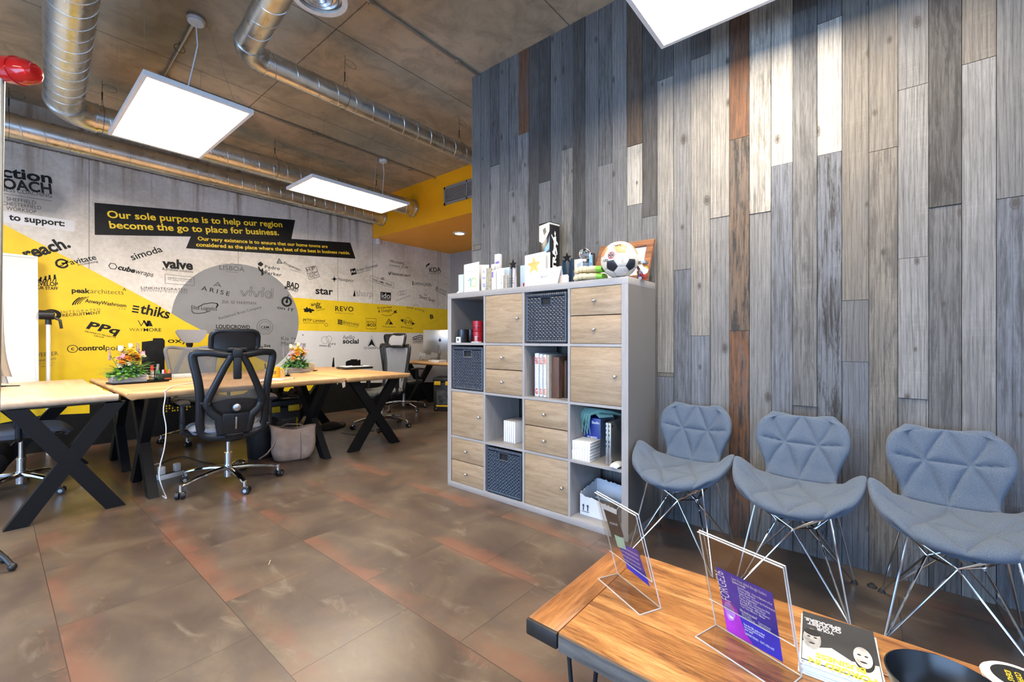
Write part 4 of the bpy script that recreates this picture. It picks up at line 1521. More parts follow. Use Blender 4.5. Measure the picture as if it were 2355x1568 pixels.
def sign(label, base_l, base_r, top_l, top_r, foot_l, foot_r):
    """panel leaning between base and top, foot sheet lying forward; corners in world space"""
    c = (base_l + base_r) / 2
    t = thing('sign_holder', label, 'sign holder', c)
    loc = lambda p: p - c
    bl, br, tl, tr, fl, fr = [loc(p) for p in (base_l, base_r, top_l, top_r, foot_l, foot_r)]
    n = -(br - bl).cross(tl - bl).normalized()
    th = .0025
    s = MB()

    def slab(a, b, c_, d, nn):
        vs = [a, b, c_, d] + [p + nn * th for p in (a, b, c_, d)]
        s.add(vs, [(3, 2, 1, 0), (4, 5, 6, 7), (0, 1, 5, 4), (1, 2, 6, 5), (2, 3, 7, 6), (3, 0, 4, 7)])
    slab(bl, br, tr, tl, n)
    # front pocket sheet
    k = .012
    slab(bl + (tl - bl) * .30 - n * .005, br + (tr - br) * .30 - n * .005, tr - n * .005, tl - n * .005, -n * 1.0)
    s.obj('panel', M_ACRYL, t, 0)
    f = MB()
    up = V((0, 0, 1))
    vs = [fl, fr, br, bl]
    f.add([p for p in vs] + [p + up * th for p in vs], [(3, 2, 1, 0), (4, 5, 6, 7), (0, 1, 5, 4), (1, 2, 6, 5), (2, 3, 7, 6), (3, 0, 4, 7)])
    f.obj('foot', M_ACRYL, t, 0)
    e = MB()
    for a, b in ((bl, tl), (br, tr), (tl, tr), (fl, fr), (fl, bl), (fr, br), (bl, br)):
        e.tube([a + n * th / 2, b + n * th / 2], .0016, 5)
    q = -n * .006
    e.tube([tl + q, tr + q], .0016, 5)
    e.tube([bl + (tl - bl) * .30 + q, br + (tr - br) * .30 + q], .0012, 5)
    e.tube([br + (tr - br) * .30 + q, tr + q], .0012, 5)
    e.obj('edge', M_ACEDGE, t)
    return t, bl, br, tl, tr, n


TT = TH + .001
# left sign: card seen from the front, leaning away
bl, br = at(1419, 1319, Z=TT), at(1519, 1399, Z=TT)
fl, fr = at(1371, 1326, Z=TT), at(1466, 1415, Z=TT)


def lean(bl, br, f, h, deg, ft):
    """top and foot corners of a panel h tall leaning deg over its foot, which points towards f"""
    e = (br - bl).normalized()
    m = V((e.y, -e.x, 0))
    if m.dot(f - bl) < 0: m = -m
    k = m * (h * math.sin(R(deg))) + V((0, 0, h * math.cos(R(deg))))
    return bl + k, br + k, bl + m * ft, br + m * ft


tl, tr, fl, fr = lean(bl, br, fl, .265, 16, .068)
sg, bl_, br_, tl_, tr_, n_ = sign('smaller clear acrylic sign holder with two business cards, nearer the cube shelf', bl, br, tl, tr, fl, fr)


def on_panel(t, bl, br, tl, tr, n, poly, m, name, dz, parent=None):
    """poly in panel coordinates 0..1 across and up"""
    mb = MB()
    f = lambda a, b: (bl + (br - bl) * a) * (1 - b) + (tl + (tr - tl) * a) * b - n * dz
    mb.add([f(*p) for p in poly], [tuple(range(len(poly)))])
    return mb.obj(name, m, parent or t, 0)


def on_panel_text(t, bl, br, tl, tr, n, items, m, dz, parent, name='print'):
    mb = MB()
    f = lambda a, b: (bl + (br - bl) * a) * (1 - b) + (tl + (tr - tl) * a) * b - n * dz
    for txt, a0, b0, a1, b1, h, bold in items:
        p, q = f(a0, b0), f(a1, b1)
        d = (q - p)
        L = d.length
        d.normalize()
        up = (-n).cross(d).normalized()
        mb.text(txt, p, d, up, L, h, bold)
    return mb.obj(name, m, parent, 0)


args = (sg, bl_, br_, tl_, tr_, n_)
c1 = on_panel(*args, [(.12, .83), (.48, .86), (.52, .62), (.16, .50)], M_BROWNCARD, 'business_card', .003)
on_panel_text(*args, [('FORGE', .22, .68, .43, .72, .007, 0)], M_PRWHITE, .0034, c1)
on_panel(*args, [(.26, .57), (.50, .60), (.50, .47), (.27, .43)], M_GREENCARD, 'sticky_note', .0036)
c2 = on_panel(*args, [(.30, .49), (.80, .57), (.90, .20), (.40, .22)], M_INK, 'business_card', .0032)
on_panel_text(*args, [('MADE TO BRING GREAT MINDS TOGETHER', .36, .46 - .05 * k, .78, .49 - .05 * k, .005, 0) for k in range(4)], M_PRWHITE, .0036, c2)

# right sign with the poster
bl, br = at(1646, 1437, Z=TT), at(1843, 1556, Z=TT)
fl, fr = at(1604, 1469, Z=TT), at(1805, 1592, Z=TT)
tl, tr, fl, fr = lean(bl, br, fl, .255, 15, .080)
sg, bl_, br_, tl_, tr_, n_ = sign('larger clear acrylic sign holder with a blue poster, beside the brochures', bl, br, tl, tr, fl, fr)
args = (sg, bl_, br_, tl_, tr_, n_)
po = on_panel(*args, [(.17, .70), (.83, .70), (.83, .05), (.17, .03)], M_INK, 'poster', .003)
on_panel(*args, [(.17, .36), (.28, .40), (.36, .34), (.42, .14), (.50, .045), (.17, .032)], M_PURPLE, 'printed_glow', .0033, po)
on_panel(*args, [(.19, .30), (.215, .36), (.27, .375), (.315, .34), (.325, .26), (.29, .19), (.23, .17), (.20, .22)], M_SKIN, 'printed_face', .0036, po)
on_panel(*args, [(.23, .235), (.29, .225), (.285, .205), (.245, .21)], M_PRWHITE, 'printed_smile', .0038, po)
on_panel_text(*args, [('FORGE26', .295, .385, .255, .672, .024, -.008)], M_PRWHITE, .0038, po)
rows = [('Learn from global thought leaders', .36, .655, .74, .6)]
it = [('Learn from global thought leaders', .36, .642, .76, .642, .0085, -.01), ('Speakers include:', .36, .615, .52, .615, .006, .01)]
for k, s_ in enumerate(('David Priestley - How to Become a Key', 'Person of Influence', 'Sophie Devon - Increase the Performance', 'of Your Organisation', 'Damien Hughes - Unlocking the DNA', 'of a High Performing Culture', 'Bonnie Ramsey - Master Influence', 'Your Story Matters - Master')):
    it.append((s_, .42, .58 - .026 * k, .42 + .0105 * len(s_), .58 - .026 * k, .0058, .004))
it += [('Why should you attend?', .40, .345, .60, .345, .007, .02), ('- Built for leaders', .41, .32, .53, .32, .0055, 0), ('- For every business size', .41, .30, .57, .30, .0055, 0), ('- Practical takeaways', .60, .32, .75, .32, .0055, 0), ('- With real stories', .60, .30, .74, .30, .0055, 0),
       ('Scan the QR code to find', .42, .215, .66, .215, .0056, .01), ('out more and to secure', .42, .19, .65, .19, .0056, .01), ('your spot!', .42, .165, .52, .165, .0056, .01), ("Limited tickets - don't miss out!", .42, .12, .75, .12, .008, 0)]
on_panel_text(*args, it, M_PRWHITE, .0037, po)

# brochures, bowl, coasters
M_COVER = mat('dark_grey_cover', (.035, .036, .037), .4, var=.3, scale=12)
M_FACE = mat('printed_grey_face', (.42, .42, .41), .45, var=.5, scale=25)
M_SHIRT = mat('printed_white_shirt', (.62, .62, .62), .45, var=.2, scale=12)
M_PRYEL = mat('printed_yellow', (.80, .56, .02), .45)
M_HAIRINK = mat('printed_black', (.012, .012, .012), .45)
q = [at(1864, 1409, Z=TT + .03), at(2030, 1462, Z=TT + .03), at(2008, 1568, Z=TT + .03), at(1822, 1508, Z=TT + .03)]
ctr = sum(q, V()) / 4
ey = ((q[0] - q[3]) + (q[1] - q[2])) / 2
ex = ((q[1] - q[0]) + (q[2] - q[3])) / 2
hw, hl = ex.length / 2, ey.length / 2
ang = math.atan2(ex.y, ex.x)
rnd = random.Random(8)
NB = 9
for k in range(NB):
    z = TT + .0034 * k
    top = k == NB - 1
    t = thing('brochure', ('dark brochure with yellow lettering on top of its stack beside the poster' if top else 'blue-white edged brochure lying in the stack under the top copy'), 'brochure',
              (ctr.x + (0 if top else rnd.uniform(-.004, .004)), ctr.y + (0 if top else rnd.uniform(-.004, .004)), z), ang + (0 if top else rnd.uniform(-.03, .03)), 'stack of brochures on the coffee table' if not top else None)
    MB().bb((-hw, -hl, 0), (hw, hl, .0026)).obj('pages', M_PAPER, t)
    cv = MB().bb((-hw, -hl, .0026), (hw, hl, .0033)).obj('cover', M_COVER if top else M_PAPER, t)
    if top:
        zz = .0036
        O, EX, EY = V((0, 0, zz)), V((-1, 0, 0)), V((0, -1, 0))     # the cover is upside down to the viewer
        def pl(pts, m, nm, dz=0.0):
            MB().add([V((-x * hw, -y * hl, zz + dz)) for x, y in pts], [tuple(range(len(pts)))]).obj(nm, m, cv, 0)
        def ov(cx, cy, rx, ry, n=22, a0=0): return [(cx + rx * math.cos(2 * PI * i / n), cy + ry * math.sin(2 * PI * i / n)) for i in range(n)]
        pl([(-.98, .98), (.98, .98), (.98, .30), (.6, .42), (.2, .25), (-.3, .5), (-.98, .35)], M_SHIRT, 'printed_shirts', 0)
        pl(ov(-.62, .30, .26, .42), M_HAIRINK, 'printed_hair', .0001)
        pl(ov(-.60, .22, .24, .38), M_FACE, 'printed_face', .0002)
        pl(ov(.72, .12, .25, .42), M_FACE, 'printed_face', .0002)
        pl(ov(.71, -.14, .24, .14), M_HAIRINK, 'printed_cap', .00025)
        for cx, cy in ((-.60, .22), (.72, .12)):
            for s_ in (-.09, .09): pl(ov(cx + s_, cy - .06, .05, .03, 12), M_HAIRINK, 'printed_eye', .0003)
            pl(ov(cx, cy + .18, .09, .03, 12), M_HAIRINK, 'printed_mouth', .0003)
        def ln(txt, x0, y0, x1, h, m, bold):
            MB().text(txt, V((-x0 * hw, -y0 * hl, zz + .0004)), V((-1, 0, 0)), V((0, -1, 0)), (x1 - x0) * hw, h, bold).obj('print', m, cv, 0)
        for k2, (s_, wd) in enumerate((('YOUR', .5), ('Q2 GUEST', .95), ('SPEAKERS.', 1.05))):
            ln(s_, -.1 if k2 else .1, -.36 - .16 * k2 if False else -.42 - .15 * k2 + .0, -.1 + wd if k2 else .6, .125 * hl, M_PRWHITE, .03)
        ln('FORGED IN', -.85, .86, .80, .20 * hl, M_PRYEL, .03)
        ln('BUSINESS', -.62, .62, .62, .18 * hl, M_PRYEL, .03)

c0 = at(2176, 1590, Z=TT + .06)
t = thing('bowl', 'black matte bowl on the coffee table beside the brochures', 'bowl', (c0.x + .0, c0.y, TT))
prof = [(r * .72, z) for r, z in [(.0, 0), (.045, 0), (.075, .012), (.105, .04), (.118, .072), (.1195, .076), (.116, .077), (.102, .044), (.07, .018), (.03, .010), (0, .009)]]
MB().lathe(prof, n=56).obj('body', mat('satin_black', (.010, .011, .013), .28, var=.1), t)
M_COAST = mat('black_coaster_face', (.014, .014, .014), .4)
c0 = at(2345, 1566, Z=TT + .012)
for k in range(4):
    top = k == 3
    t = thing('coaster', 'white rimmed round coaster with yellow print on top of its pile' if top else 'round white coaster in the pile under the printed one, right of the bowl', 'coaster',
              (c0.x + [.003, -.003, .002, 0][k], c0.y + [.002, -.002, .004, 0][k], TT + .004 * k), 0, None if top else 'pile of coasters on the coffee table')
    MB().lathe([(0, 0), (.050, 0), (.051, .002), (.050, .0038), (0, .0038)], n=40).obj('disc', M_PAPER, t)
    if top:
        f = MB().lathe([(0, .0038), (.040, .0038), (.040, .0042), (0, .0042)], n=40).obj('face', M_COAST, t)
        d1 = V((math.sin(.6), -math.cos(.6), 0))
        m = MB()
        for s_, y, wd in (('TEA', .010, .026), ('COFFEE', -.004, .044), ('IDEAS', -.018, .036)):
            ex_ = V((-1, 0, 0))
            m.text(s_, V((wd / 2, -y, .0044)), ex_, V((0, -1, 0)), wd, .009, .02)
        m.obj('print', M_PRYEL, f, 0)
# ------------------------------------------------------------ desks
M_DESK = wood('pale_oak_slab', [(.44, .225, .090), (.58, .33, .145), (.68, .43, .215)], .42, 'X', .8, .05, 5.0)
M_DESKY = wood('pale_ash_slab', [(.56, .36, .22), (.66, .46, .30), (.74, .55, .39)], .42, 'Y', .8, .05, 5.0)
M_DESKY2 = wood('amber_oak_slab', [(.46, .23, .085), (.60, .34, .14), (.68, .43, .20)], .42, 'Y', .8, .05, 5.0)
M_BARK = wood('live_edge', [(.20, .10, .045), (.38, .22, .10), (.52, .33, .17)], .6, 'X', 1.5, .3)
DZ, DT = .75, .048


def live(n, a, seed):
    r = random.Random(seed)
    ph = [r.uniform(0, 6.28) for _ in range(4)]
    return [a * (.5 * math.sin(2.1 * i / n * 6.28 + ph[0]) + .3 * math.sin(4.7 * i / n * 6.28 + ph[1]) + .2 * math.sin(9 * i / n * 6.28 + ph[2])) for i in range(n + 1)]


def desk(label, x0, x1, y0, y1, long_axis, m, seed, frames, wave=(.012, .012), group=None, corner=.015):
    """live-edge slab on two X frames; frames: list of (position along the long axis, lo, hi across)"""
    cx, cy = (x0 + x1) / 2, (y0 + y1) / 2
    t = thing('desk', label, 'desk', (cx, cy, 0), 0, group)
    hx, hy = (x1 - x0) / 2, (y1 - y0) / 2
    n = 26
    la, lb = live(n, wave[0], seed), live(n, wave[1], seed + 7)
    # outline, counter-clockwise, the two long sides wavy
    if long_axis == 'x':
        P = [(-hx + 2 * hx * i / n, -hy + la[i] - la[0]) for i in range(n + 1)] + [(hx - 2 * hx * i / n, hy + lb[i] - lb[0]) for i in range(n + 1)]
    else:
        P = [(hx + la[i] - la[0], -hy + 2 * hy * i / n) for i in range(n + 1)] + [(-hx + lb[i] - lb[0], hy - 2 * hy * i / n) for i in range(n + 1)]
    rings = []
    for z, ins in ((DZ - DT, .028), (DZ - DT + .012, .010), (DZ - .02, 0), (DZ - .006, .002), (DZ, .008)):
        ring = []
        m_ = len(P)
        for i in range(m_):
            a, b = V((*P[i - 1], 0)), V((*P[(i + 1) % m_], 0))
            d = (b - a).normalized()
            nrm = V((-d.y, d.x, 0))
            p = V((*P[i], z)) + nrm * ins
            ring.append(p)
        rings.append(ring)
    s = MB().rings(rings)
    s.obj('slab_top', m, t, 50)
    w = .085
    for pos, lo, hi in frames:
        f = MB()
        zt = DZ - DT
        if long_axis == 'x':
            A, B, Cc, D = (pos - cx, lo - cy), (pos - cx, hi - cy), None, None
            pts = [((pos - cx, lo - cy), (pos - cx, hi - cy))]
            q = lambda k: V((pos - cx, (lo if k == 0 else hi) - cy, 0))
        else:
            q = lambda k: V(((lo if k == 0 else hi) - cx, pos - cy, 0))
        up = V((1, 0, 0)) if long_axis == 'x' else V((0, 1, 0))
        for a, b in ((0, 1), (1, 0)):
            lg = MB()
            p0, p1 = q(a), q(b) + V((0, 0, zt))
            d = (p1 - p0).normalized()
            sx = up.cross(d).normalized()
            # a flat bar cut level with the floor and the slab
            hv = V((0, 0, 1)).cross(up).normalized() * (w / 2 / abs(d.z))
            dep = up * (.03 if a == 0 else .0285)
            vs = []
            for p in (p0, p1):
                vs += [p - hv - dep, p + hv - dep, p + hv + dep, p - hv + dep]
            lg.add(vs, [(3, 2, 1, 0), (4, 5, 6, 7), (0, 1, 5, 4), (1, 2, 6, 5), (2, 3, 7, 6), (3, 0, 4, 7)])
            lg.obj('leg', M_BLACKMET, t)
        pl = MB()
        a, b = q(0), q(1)
        pl.bb((min(a.x, b.x) - .03, min(a.y, b.y) - .03, zt - .005), (max(a.x, b.x) + .03, max(a.y, b.y) + .03, zt))
        pl.obj('mounting_plate', M_BLACKMET, t)
    return t


DG = None
desk('pale live-edge desk standing end-on at the left edge of the picture', -.05, .555, 3.88, 5.60, 'y', M_DESKY, 3, [(3.90, .10, .60 - .06), (5.45, -.02, .52)], (.016, .01))
desk('middle oak desk with the black mesh chair pushed up to it', .590, 2.17, 3.86, 4.70, 'x', M_DESK, 11, [(.74, 3.93, 4.47), (2.02, 3.95, 4.50)], (.010, .008))
desk('middle oak desk farther back, with the grey-backed chair behind it', .590, 2.17, 4.73, 5.58, 'x', M_DESK, 23, [(.74, 4.88, 5.42), (2.02, 4.88, 5.42)], (.008, .012))
desk('oak desk standing end-on at the right of the block, a laptop sleeve lying on it', 2.185, 2.90, 3.83, 5.58, 'y', M_DESKY2, 31, [(3.97, 2.31, 2.80), (5.42, 2.31, 2.80)], (.014, .008))
desk('far live-edge desk under the amber bulkhead, with the big computer on it', 4.42, 5.10, 4.35, 6.18, 'y', M_DESKY2, 41, [(4.55, 4.50, 5.0), (6.0, 4.50, 5.0)], (.012, .02))

# ------------------------------------------------------------ office chairs
def mesh_fabric(name, col, alpha):
    t = NT(name)
    t.setp(Roughness=.8)
    v = t.coord(scale=(1, 1, 1))
    ck = t.n('TexChecker')
    t.l(v, ck.inputs[0])
    ck.inputs['Scale'].default_value = 260
    t.color(t.ramp(t.noise(v, 60, 2), [(.3, [c * .85 for c in col]), (.7, col)]))
    lo = max(0, alpha - .12)
    mr = t.n('MapRange')
    t.l(ck.outputs['Fac'], mr.inputs[0])
    mr.inputs[3].default_value, mr.inputs[4].default_value = lo, min(1, alpha + .12)
    t.l(mr.outputs[0], t.b.inputs['Alpha'])
    return t.m


M_NETBLACK = mesh_fabric('black_net', (.15, .14, .125), .58)
M_FRAMEGREY = mat('grey_plastic', (.20, .20, .205), .45, var=.05)
M_NETGREY = mesh_fabric('grey_net', (.235, .245, .27), .78)
M_PLASTIC = mat('satin_black_plastic', (.010, .011, .013), .36, var=.15, Specular_IOR_Level=.4)
M_SEATBLUE = fabric('grey_blue_seat', [(.12, .135, .17), (.17, .19, .23)])
M_SEATOLIVE = fabric('olive_grey_seat', [(.075, .075, .066), (.12, .118, .105)])
M_HEADGREY = fabric('grey_headrest', [(.20, .20, .21), (.30, .30, .31)])
M_LEATHER = mat('black_leather', (.014, .014, .014), .38, var=.2, bump=.15, scale=120)


def rounded(w, h, r, n=6, cx=0, cz=0):
    out = []
    for sx, sz, a0 in ((1, 1, 0), (-1, 1, PI / 2), (-1, -1, PI), (1, -1, 3 * PI / 2)):
        for i in range(n + 1):
            a = a0 + PI / 2 * i / n
            out.append((cx + sx * (w - r) + r * math.cos(a), cz + sz * (h - r) + r * math.sin(a)))
    return out


def office_chair(label, loc, rotz, net, seat_m, head_m, back_black=True, base_rot=0.0, group=None, rise=0.0):
    """faces +y"""
    t = thing('office_chair', label, 'chair', loc, rotz, group)
    hub = MB()
    for k in range(5):
        a = base_rot + 2 * PI * k / 5 - rotz
        d = V((math.cos(a), math.sin(a), 0)) * 1.09
        pts = [d * .03 + V((0, 0, .125)), d * .12 + V((0, 0, .122)), d * .22 + V((0, 0, .108)), d * .295 + V((0, 0, .088)), d * .315 + V((0, 0, .080))]
        hub.tube(pts, [.026, .025, .021, .017, .013], 10, flat=.75, up=(0, 0, 1))
        hub.cyl(d * .312 + V((0, 0, .055)), d * .312 + V((0, 0, .094)), .013, n=12)
    hub.cyl((0, 0, .06), (0, 0, .15), .030, .030, 24)
    hub.obj('star_base', M_CHROME, t)
    for k in range(5):
        a = base_rot + 2 * PI * k / 5 - rotz
        d = V((math.cos(a), math.sin(a), 0)) * .340
        e = V((-math.sin(a + .8), math.cos(a + .8), 0))
        c = d + V((math.cos(a + .8), math.sin(a + .8), 0)) * .012
        cs = MB()
        for s in (-1, 1):
            cs.cyl(c + e * s * .007 + V((0, 0, .0275)), c + e * s * .027 + V((0, 0, .0275)), .0275, .025, 20)
        co = cs.obj('caster', M_BLACK, t)
        MB().box(c + V((0, 0, .038)), (.02, .02, .034), .003, Euler((0, 0, a))).obj('caster_fork', M_CHROME, co)
        cp = MB()
        for s in (-1, 1):
            cp.cyl(c + e * s * .027 + V((0, 0, .0275)), c + e * s * .0285 + V((0, 0, .0275)), .012, n=14)
        cp.obj('wheel_cap', M_STEEL, co)
    g = MB()
    g.cyl((0, 0, .10), (0, 0, .235), .026, .025, 24).cyl((0, 0, .235), (0, 0, .245), .028, n=24).cyl((0, 0, .24), (0, 0, .45), .015, n=20)
    g.obj('gas_lift', M_CHROME, t)
    m = MB().box((0, .0, .405), (.16, .24, .045), .012)
    m.cyl((-.10, .05, .40), (-.23, .05, .395), .006, n=8).box((-.235, .05, .395), (.05, .02, .01), .003)
    m.obj('tilt_mechanism', M_BLACK, t)
    # seat
    P = []
    nu, nv = 22, 22
    for i in range(nu):
        v_ = -1 + 2 * i / (nu - 1)
        row = []
        for j in range(nv):
            u_ = -1 + 2 * j / (nv - 1)
            sq = (1 - .28 * abs(u_) ** 6 * abs(v_) ** 6)
            x = .255 * u_ * sq * math.sqrt(1 - .12 * v_ * v_)
            y = .25 * v_ * sq * math.sqrt(1 - .16 * u_ * u_) + .02
            z = .485 - .050 * max(0, v_ - .35) ** 1.6 - .018 * (1 - u_ * u_) * (1 - v_ * v_) + .008 * abs(u_) ** 3 - .035 * max(abs(u_), abs(v_)) ** 10
            row.append(V((x, y, z)))
        P.append(row)
    MB().shell([list(reversed(r)) for r in P], .045).obj('seat', seat_m, t, 60)
    MB().box((0, .01, .425), (.40, .40, .02), .008).obj('seat_pan', M_BLACK, t)
    # armrests
    for s in (-1, 1):
        x = s * .285
        a = MB()
        a.tube([(s * .14, -.01, .415), (s * .24, -.01, .415), (x, -.01, .44), (x, -.01, .56)], .018, 10)
        a.box((x, -.01, .575), (.028, .055, .14), .008)
        ao = a.obj('armrest', M_PLASTIC, t)
        pd = MB()
        pts = [(x - s * .004, -.135, .652), (x, -.05, .660), (x + s * .004, .05, .660), (x, .125, .648)]
        pd.tube(pts, [.030, .043, .043, .030], 14, flat=.36, up=(0, 0, 1))
        pd.obj('arm_pad', M_BLACK, ao)
    # back: the frame follows an hourglass, leaning back a little
    def by(z, x=0):
        return -.205 - .09 * (z - .42) / .6 - .05 * math.sin(min(1, max(0, (z - .40) / .62)) * PI) * .35 + .9 * x * x
    zs = [.415, .44, .50, .60, .70, .80, .88, .95, 1.0, 1.022]
    ws = [.150, .185, .203, .205, .208, .218, .232, .246, .250, .228]
    side = [(w, z) for w, z in zip(ws, zs)]
    top = [(.16, 1.024), (.08, 1.010), (0, 1.004)]
    right = side + top
    loop = right + [(-x, z) for x, z in reversed(right[:-1])]
    loop += [(-.10, .405), (0, .402), (.10, .405)]
    n_ = len(loop)
    # smooth the loop
    dense = []
    for i in range(n_):
        p0, p1, p2, p3 = loop[i - 1], loop[i], loop[(i + 1) % n_], loop[(i + 2) % n_]
        for k in range(4):
            q = k / 4
            dense.append(tuple(.5 * (2 * p1[c] + (p2[c] - p0[c]) * q + (2 * p0[c] - 5 * p1[c] + 4 * p2[c] - p3[c]) * q * q + (3 * p1[c] - p0[c] - 3 * p2[c] + p3[c]) * q ** 3) for c in (0, 1)))
    fr = MB()
    fr.tube([(x, by(z, x), z) for x, z in dense], .0275 if back_black else .018, 12, closed=True, flat=.62, up=(0, 1, 0))
    FM = M_PLASTIC if back_black else M_FRAMEGREY
    fr.obj('back_frame', FM, t)
    # the net
    P = []
    for i in range(26):
        z = .42 + .595 * i / 25
        w = cat([(a, b) for a, b in zip(zs, ws)], z)[0] - .008
        row = []
        for j in range(17):
            x = w * (-1 + 2 * j / 16)
            zz = z - (.016 * (1 - (x / w) ** 2) if z > .95 else 0)
            row.append(V((x, by(zz, x) + .004 + .012 * (1 - (x / w) ** 2), zz)))
        P.append(row)
    k = MB()
    k.add([p for r in P for p in r], [(i * 17 + j, i * 17 + j + 1, (i + 1) * 17 + j + 1, (i + 1) * 17 + j) for i in range(25) for j in range(16)])
    k.obj('back_net', net, t, 60)
    # yoke behind the net
    yk = MB()
    for s in (-1, 1):
        q = [(s * .035, 1.0), (s * .075, .92), (s * .125, .80), (s * .168, .69), (s * .172, .655), (s * .15, .60), (s * .10, .555), (s * .085, .50), (s * .075, .44)]
        yk.tube([(x, by(z, x) - .026, z) for x, z in q], [.022, .023, .024, .025, .027, .028, .032, .038, .036], 12, flat=.7, up=(0, 1, 0))
        yk.tube([(s * .150, by(.66) - .015, .66), (s * .207, by(.66, .2), .665)], .016, 8)
    pts = [(0, by(.60) - .030, .575), (0, by(.54) - .032, .54), (0, by(.48) - .034, .48), (0, by(.42) - .030, .42), (0, -.17, .385), (0, -.06, .395)]
    yk.tube(pts, [.05, .085, .09, .075, .055, .04], 14, flat=.36, up=(1, 0, 0)) if False else None
    for p, q, w0, h0 in (((0, by(.57) - .030, .585), (0, by(.43) - .028, .43), .17, .035), ((0, by(.43) - .028, .44), (0, -.16, .372), .12, .045), ((0, -.19, .385), (0, -.03, .400), .10, .03)):
        yk.bar(p, q, w0, h0, .012, up=(0, 1, 0) if abs(V(p).z - V(q).z) > .04 else (0, 0, 1))
    yk.obj('back_yoke', FM, t)
    MB().bar((0, by(.56) - .050, .555), (0, by(.48) - .050, .465), .012, .006, .002, up=(0, 1, 0)).obj('silver_strip', M_STEEL, t)
    # lumbar pad and its knob
    P = []
    for i in range(8):
        row = []
        for j in range(15):
            x = -.14 + .28 * j / 14
            z = .575 + .095 * i / 7 + .025 * (1 - (x / .14) ** 2) * (i / 7 - .2)
            row.append(V((x, by(z, x) + .012, z)))
        P.append(row)
    MB().shell(P, .014).obj('lumbar_pad', M_LEATHER, t, 60)
    kb = MB()
    y = by(.63)
    kb.cyl((0, y - .005, .625), (0, y - .045, .625), .032, n=24)
    ko = kb.obj('lumbar_knob', M_PLASTIC, t)
    MB().lathe([(0, 0), (.026, 0), (.024, .006), (.012, .010), (0, .011)], (0, y - .045, .625), 24, Matrix.Rotation(PI / 2, 3, 'X')).obj('knob_face', M_STEEL, ko)
    # headrest
    hb = MB()
    yt = by(1.0)
    hb.bar((0, yt - .03, .83), (0, yt - .028, 1.02), .052, .022, .008, up=(0, 1, 0))
    hb.bar((0, yt - .03, .985), (0, yt - .03, 1.055), .066, .034, .010, up=(0, 1, 0))
    hb.bar((-.065, yt - .02, 1.045), (.065, yt - .02, 1.045), .03, .03, .01)
    hb.obj('headrest_bracket', M_PLASTIC, t)
    o = rounded(.148, .078, .05, 7, 0, 1.10)
    ring = [(x, yt + .010 + 1.6 * x * x - .030 * (z - 1.10) / .078 * .6, z) for x, z in o]
    hf = MB()
    hf.tube(ring, .017, 10, closed=True)
    if back_black: hf.obj('headrest_frame', M_PLASTIC, t)
    P = []
    for i in range(12):
        z = -.075 + .15 * i / 11
        row = []
        tp = 1.0 if back_black else .88 + .30 * z / .075
        for j in range(15):
            x = .143 * tp * (-1 + 2 * j / 14) * math.sqrt(max(.3, 1 - (z / .095) ** 4))
            row.append(V((x, yt + .022 + 1.6 * x * x - .018 * z / .078 + .008 * (1 - (z / .078) ** 2), 1.10 + z)))
        P.append(row)
    MB().shell(P, .018).obj('headrest_pad', head_m, t, 60)
    for ch in t.children:
        if ch.name.startswith('headrest'): ch.location.z += rise
    return t


office_chair('black mesh office chair seen from behind at the middle desk, on a chrome star base', (1.18, 3.83, 0), R(-7), M_NETBLACK, M_SEATBLUE, M_LEATHER, True, R(-18))
office_chair('grey-backed office chair behind the middle desks, facing the viewer', (1.50, 5.74, 0), R(184), M_NETGREY, M_LEATHER, M_HEADGREY, False, R(20), None, .05)
office_chair('grey high-backed office chair at the right end desk, turned to the left', (3.19, 4.80, 0), R(94), M_NETGREY, M_SEATOLIVE, M_HEADGREY, True, R(15))
office_chair('black office chair with olive-grey seat at the far desk under the bulkhead', (4.19, 5.70, 0), R(-80), M_NETBLACK, M_SEATOLIVE, M_LEATHER, True, R(50))
office_chair('office chair half hidden under the pale desk at the left edge of the picture', (.15, 4.81, 0), R(-92), M_NETBLACK, M_SEATBLUE, M_LEATHER, True, R(12))

# ------------------------------------------------------------ things on the desks
DTOP = DZ + .001
M_CRATE = wood('grey_washed_wood', [(.26, .25, .24), (.40, .39, .37), (.55, .54, .52)], .7, 'X', 2.5, .2)
M_LEAF = mat('bright_leaf', (.17, .40, .05), .5, var=.5, scale=40)
M_LEAF2 = mat('dark_leaf', (.030, .12, .045), .5, var=.45, scale=40)
M_LEAF3 = mat('blue_green_leaf', (.09, .20, .14), .5, var=.4, scale=40)
M_PETALY = mat('yellow_petal', (.80, .52, .04), .6, var=.2)
M_PETALO = mat('orange_petal', (.80, .34, .03), .6, var=.2)
M_PETALP = mat('pink_petal', (.70, .34, .40), .6, var=.2)
M_PETALW = mat('cream_petal', (.78, .74, .52), .6, var=.1)
M_PETALV = mat('mauve_bud', (.30, .22, .32), .6, var=.2)


def leaf(mb, p, d, L, w, curl=.3, mi=None):
    d = V(d).normalized()
    sx = d.cross(V((0, 0, 1)))
    sx = sx.normalized() if sx.length > .01 else V((1, 0, 0))
    nz = sx.cross(d).normalized()
    pts = []
    for k, ww in ((0, .12), (.3, .9), (.6, 1.0), (.85, .6), (1, .02)):
        c = V(p) + d * (L * k) - nz * (curl * L * k * k)
        pts.append((c - sx * w * ww / 2, c + nz * w * .12, c + sx * w * ww / 2))
    vs = [q for r in pts for q in r]
    fs = []
    for i in range(4):
        a = i * 3
        fs += [(a, a + 1, a + 4, a + 3), (a + 1, a + 2, a + 5, a + 4)]
    mb.add(vs, fs, mi)


